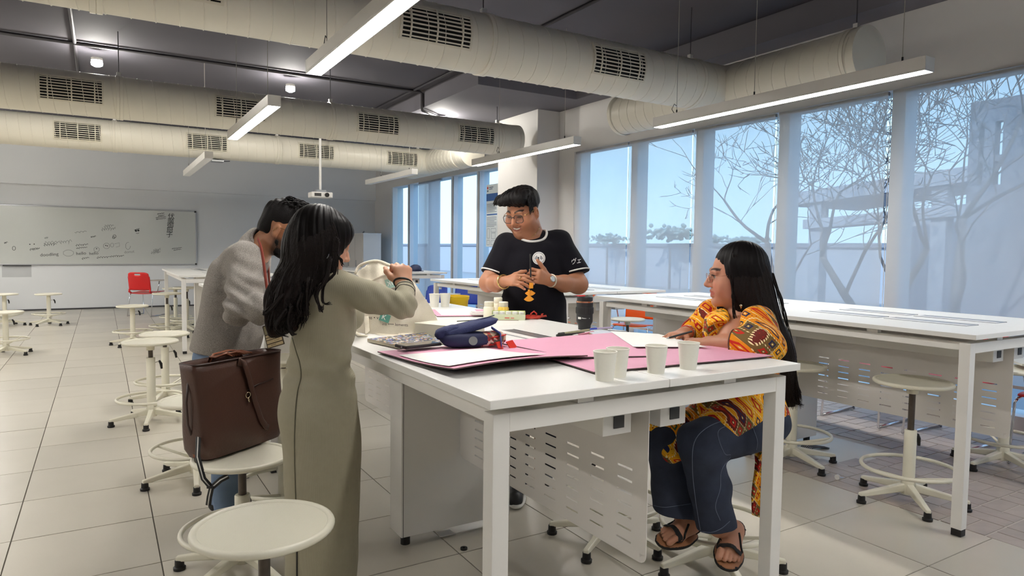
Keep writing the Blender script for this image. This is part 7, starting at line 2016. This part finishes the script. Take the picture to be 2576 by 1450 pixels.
        o_ = -N_*.030; f.cap(he+d*.03+o_, he+d*Lf*.55+o_, .033, .033, .02, flat=N_, ratio=.28); f.cap(he+d*Lf*.5+o_, he+d*(Lf*.86)+o_, .034, .035, .03, flat=N_, ratio=.26)
        P, Q = f.mesh('insole'); emit('insole', P, Q, M_INS, sd_, None, base)
        def strap(pts, r, flat=.3):
            out = []
            for q in spl(pts, 18):
                s_ = he+d*((q-he)@d)-N_*.02; dr_ = q-s_; R = np.linalg.norm(dr_); dr_ /= R
                h = bvb.ray_cast(Vector(s_+dr_*.12), Vector(-dr_))
                p_ = np.array(h[0])+dr_*.002 if h[0] is not None and np.linalg.norm(np.array(h[0])-s_) < .075 else q
                out.append(Vector(p_-base))
            MB().tube(out, r, 8, flat=flat, updir=Vector(N_)).ob('strap', M_SND, sd_, smooth=True)
        b = he+d*Lf*.70
        strap([b+Wd*.042-N_*.028, b+Wd*.036+N_*.008, b+N_*.026, b-Wd*.036+N_*.006, b-Wd*.042-N_*.028], .014, .22)
        m_ = he+d*Lf*.45
        strap([b+Wd*.04-N_*.02, m_+Wd*.02+N_*.03, m_-d*.03-Wd*.01+N_*.05, he+d*.02-Wd*.04+N_*.04], .0045, .5); strap([b-Wd*.04-N_*.02, m_-Wd*.02+N_*.03, m_-d*.03+Wd*.01+N_*.05, he+d*.02+Wd*.04+N_*.04], .0045, .5)
        strap([he+d*.03+Wd*.042-N_*.01, he-d*.012+N_*.02, he+d*.03-Wd*.042-N_*.01], .005, .5)
    # hair
    f = Sdf(base+V3(-.22, -.26, .66), base+V3(.38, .30, 1.48), .0046)
    f.ell(hd.p(0, -.026, .045), V3(.086, .100, .086)*1.02, hd.A, .01); f.ell(hd.p(0, -.055, -.01), V3(.085, .075, .09)*1.02, hd.A, .03)
    f.ell(hd.p(.070, .012, -.02), V3(.024, .040, .085), hd.A, .025)
    hz = [(650, 1838, 1922, .08, .01), (690, 1842, 1935, .088, .0), (730, 1845, 1945, .085, -.01), (770, 1848, 1956, .08, -.02), (810, 1856, 1966, .07, -.03), (850, 1892, 1984, .055, -.04), (900, 1930, 1999, .045, -.03), (950, 1950, 2005, .038, .0), (1000, 1968, 2010, .026, .02), (1030, 1984, 2014, .012, .03)]
    f.column(col_rows(D, hz, .02), .03)
    f.chain([hd.p(.02, -.02, -.08), L(1815, 790, 2.70), L(1800, 830, 2.64), L(1788, 862, 2.62)], [.04, .028, .026, .010], .02) if False else None
    f.chain([hd.p(-.06, .0, -.05), L(1812, 785, 2.84), L(1800, 825, 2.78), L(1784, 860, 2.74)], [.03, .026, .024, .008], .02)
    f.cap(hd.p(-.1, .125, .020), hd.p(.1, .125, .020), .070, .070, .01, 's'); f.cap(hd.p(-.1, .105, -.045), hd.p(.1, .105, -.045), .078, .078, .01, 's')
    P, Q = f.mesh('hair'); N = vnormals(P, Q)
    zt = L(1870, 660, D)[2]; dn = np.clip((zt-P[:, 2])/.55, 0, 1)
    cx = hd.C[0]+.05+.16*dn; cy = hd.C[1]; ang = np.arctan2(P[:, 0]-cx, -(P[:, 1]-cy)+.03)
    w = np.sin(ang*40+np.sin(P[:, 2]*9)*1.2)*.6+np.sin(ang*71+P[:, 2]*12)*.4
    P = P+N*((.0014+.0022*dn)*w)[:, None]
    colr = np.array(lin((17, 14, 15)))[None]*(1-dn[:, None]**2)+np.array(lin((40, 28, 25)))[None]*dn[:, None]**2
    hr = emit('hair', P, Q, M_HAIRV, T, colr, base)
    rnd = np.random.RandomState(21); paths = []
    bh = bvh_of(P, Q); pxs = []
    for i in range(380):
        a = rnd.uniform(0, 1); j1 = rnd.uniform(-5, 5); j2 = rnd.uniform(-8, 8)
        pxs.append([(1838+a*62, 634-14*math.sin(PI*a)+rnd.uniform(0, 6)), (1846+a*82+j1*.4, 670), (1850+a*92+j1, 715), (1850+a*104+j1, 765), (1860+a*104+j2*.6, 810), (1890+a*92+j2*.6, 855), (1930+a*66+j2*.6, 910), (1953+a*50+j2*.6, 960), (1972+a*40+j2, 1000+rnd.uniform(-12, 34))])
    paths += surf_strands(bh, pxs, .0023, base, 2.66, .001, 24)
    for uu in ([(1940, 690), (1962, 750), (1975, 800), (1990, 860), (2004, 930)], [(1975, 930), (1990, 975), (2002, 1010), (2018, 1022)], [(1985, 950), (1998, 990), (2010, 1015), (2012, 1018)], [(1848, 640), (1842, 690), (1846, 750), (1850, 800), (1865, 812)], [(1820, 780), (1806, 815), (1792, 850), (1784, 866)]):
        for q in range(9): paths.append((spl([L(u+rnd.uniform(-6, 6), v+rnd.uniform(-4, 4), (2.66 if u < 1900 and v < 815 and u > 1838 else 2.72)+rnd.uniform(-.01, .01)) for u, v in uu], 16), [.0022*(1-i/16)+.0004 for i in range(16)]))
    strands(paths, M_HAIRB, 'hair_strands', hr, base)
    er = Vector(hd.p(.086, .0, -.075)-base); MB().tube([er, er+Vector((0, 0, -.02)), er+Vector((.002, 0, -.035))], .0016, 5).ob('earring', M_ZIP, T, smooth=True); MB().lathe([(0, -.01), (.005, 0), (.008, .008), (0, .012)], tuple(er+Vector((.002, 0, -.045))), 12).ob('earring_drop', M_ZIP, T, smooth=True)
    for k in range(3): hug(bvb, wF-nrm(wF-eF)*(.012+.012*k), wF-eF, .055, .0026, [mat('red_bangle', (190, 70, 40), .4), M_ZIP, mat('orange_bangle', (216, 130, 40), .4)][k], 'bangle', T, base, off=.003)
    hug(bvb, hf[2][0][0]*.5+hf[2][0][1]*.5, hf[2][0][1]-hf[2][0][0], .018, .0014, M_ALU, 'finger_ring', T, base)
    pn = L(1676, 852, 2.775); pe = L(1742, 834, 2.72)
    t = thing('dark_pen', 'slim dark pen held by the woman in the patterned tunic', 'pen', Matrix.Rotation(ROT_P, 3, 'Z') @ Vector(pn), ROT_P)
    v_ = Vector(pe-pn); MB().cyl(v_*.12, v_, .0042, n=10).ob('barrel', M_BLACK, t, smooth=40); MB().cyl(v_*.12, (0, 0, 0), .0042, .0008, 10).ob('tip', M_ALU, t, smooth=40)
woman_seated()
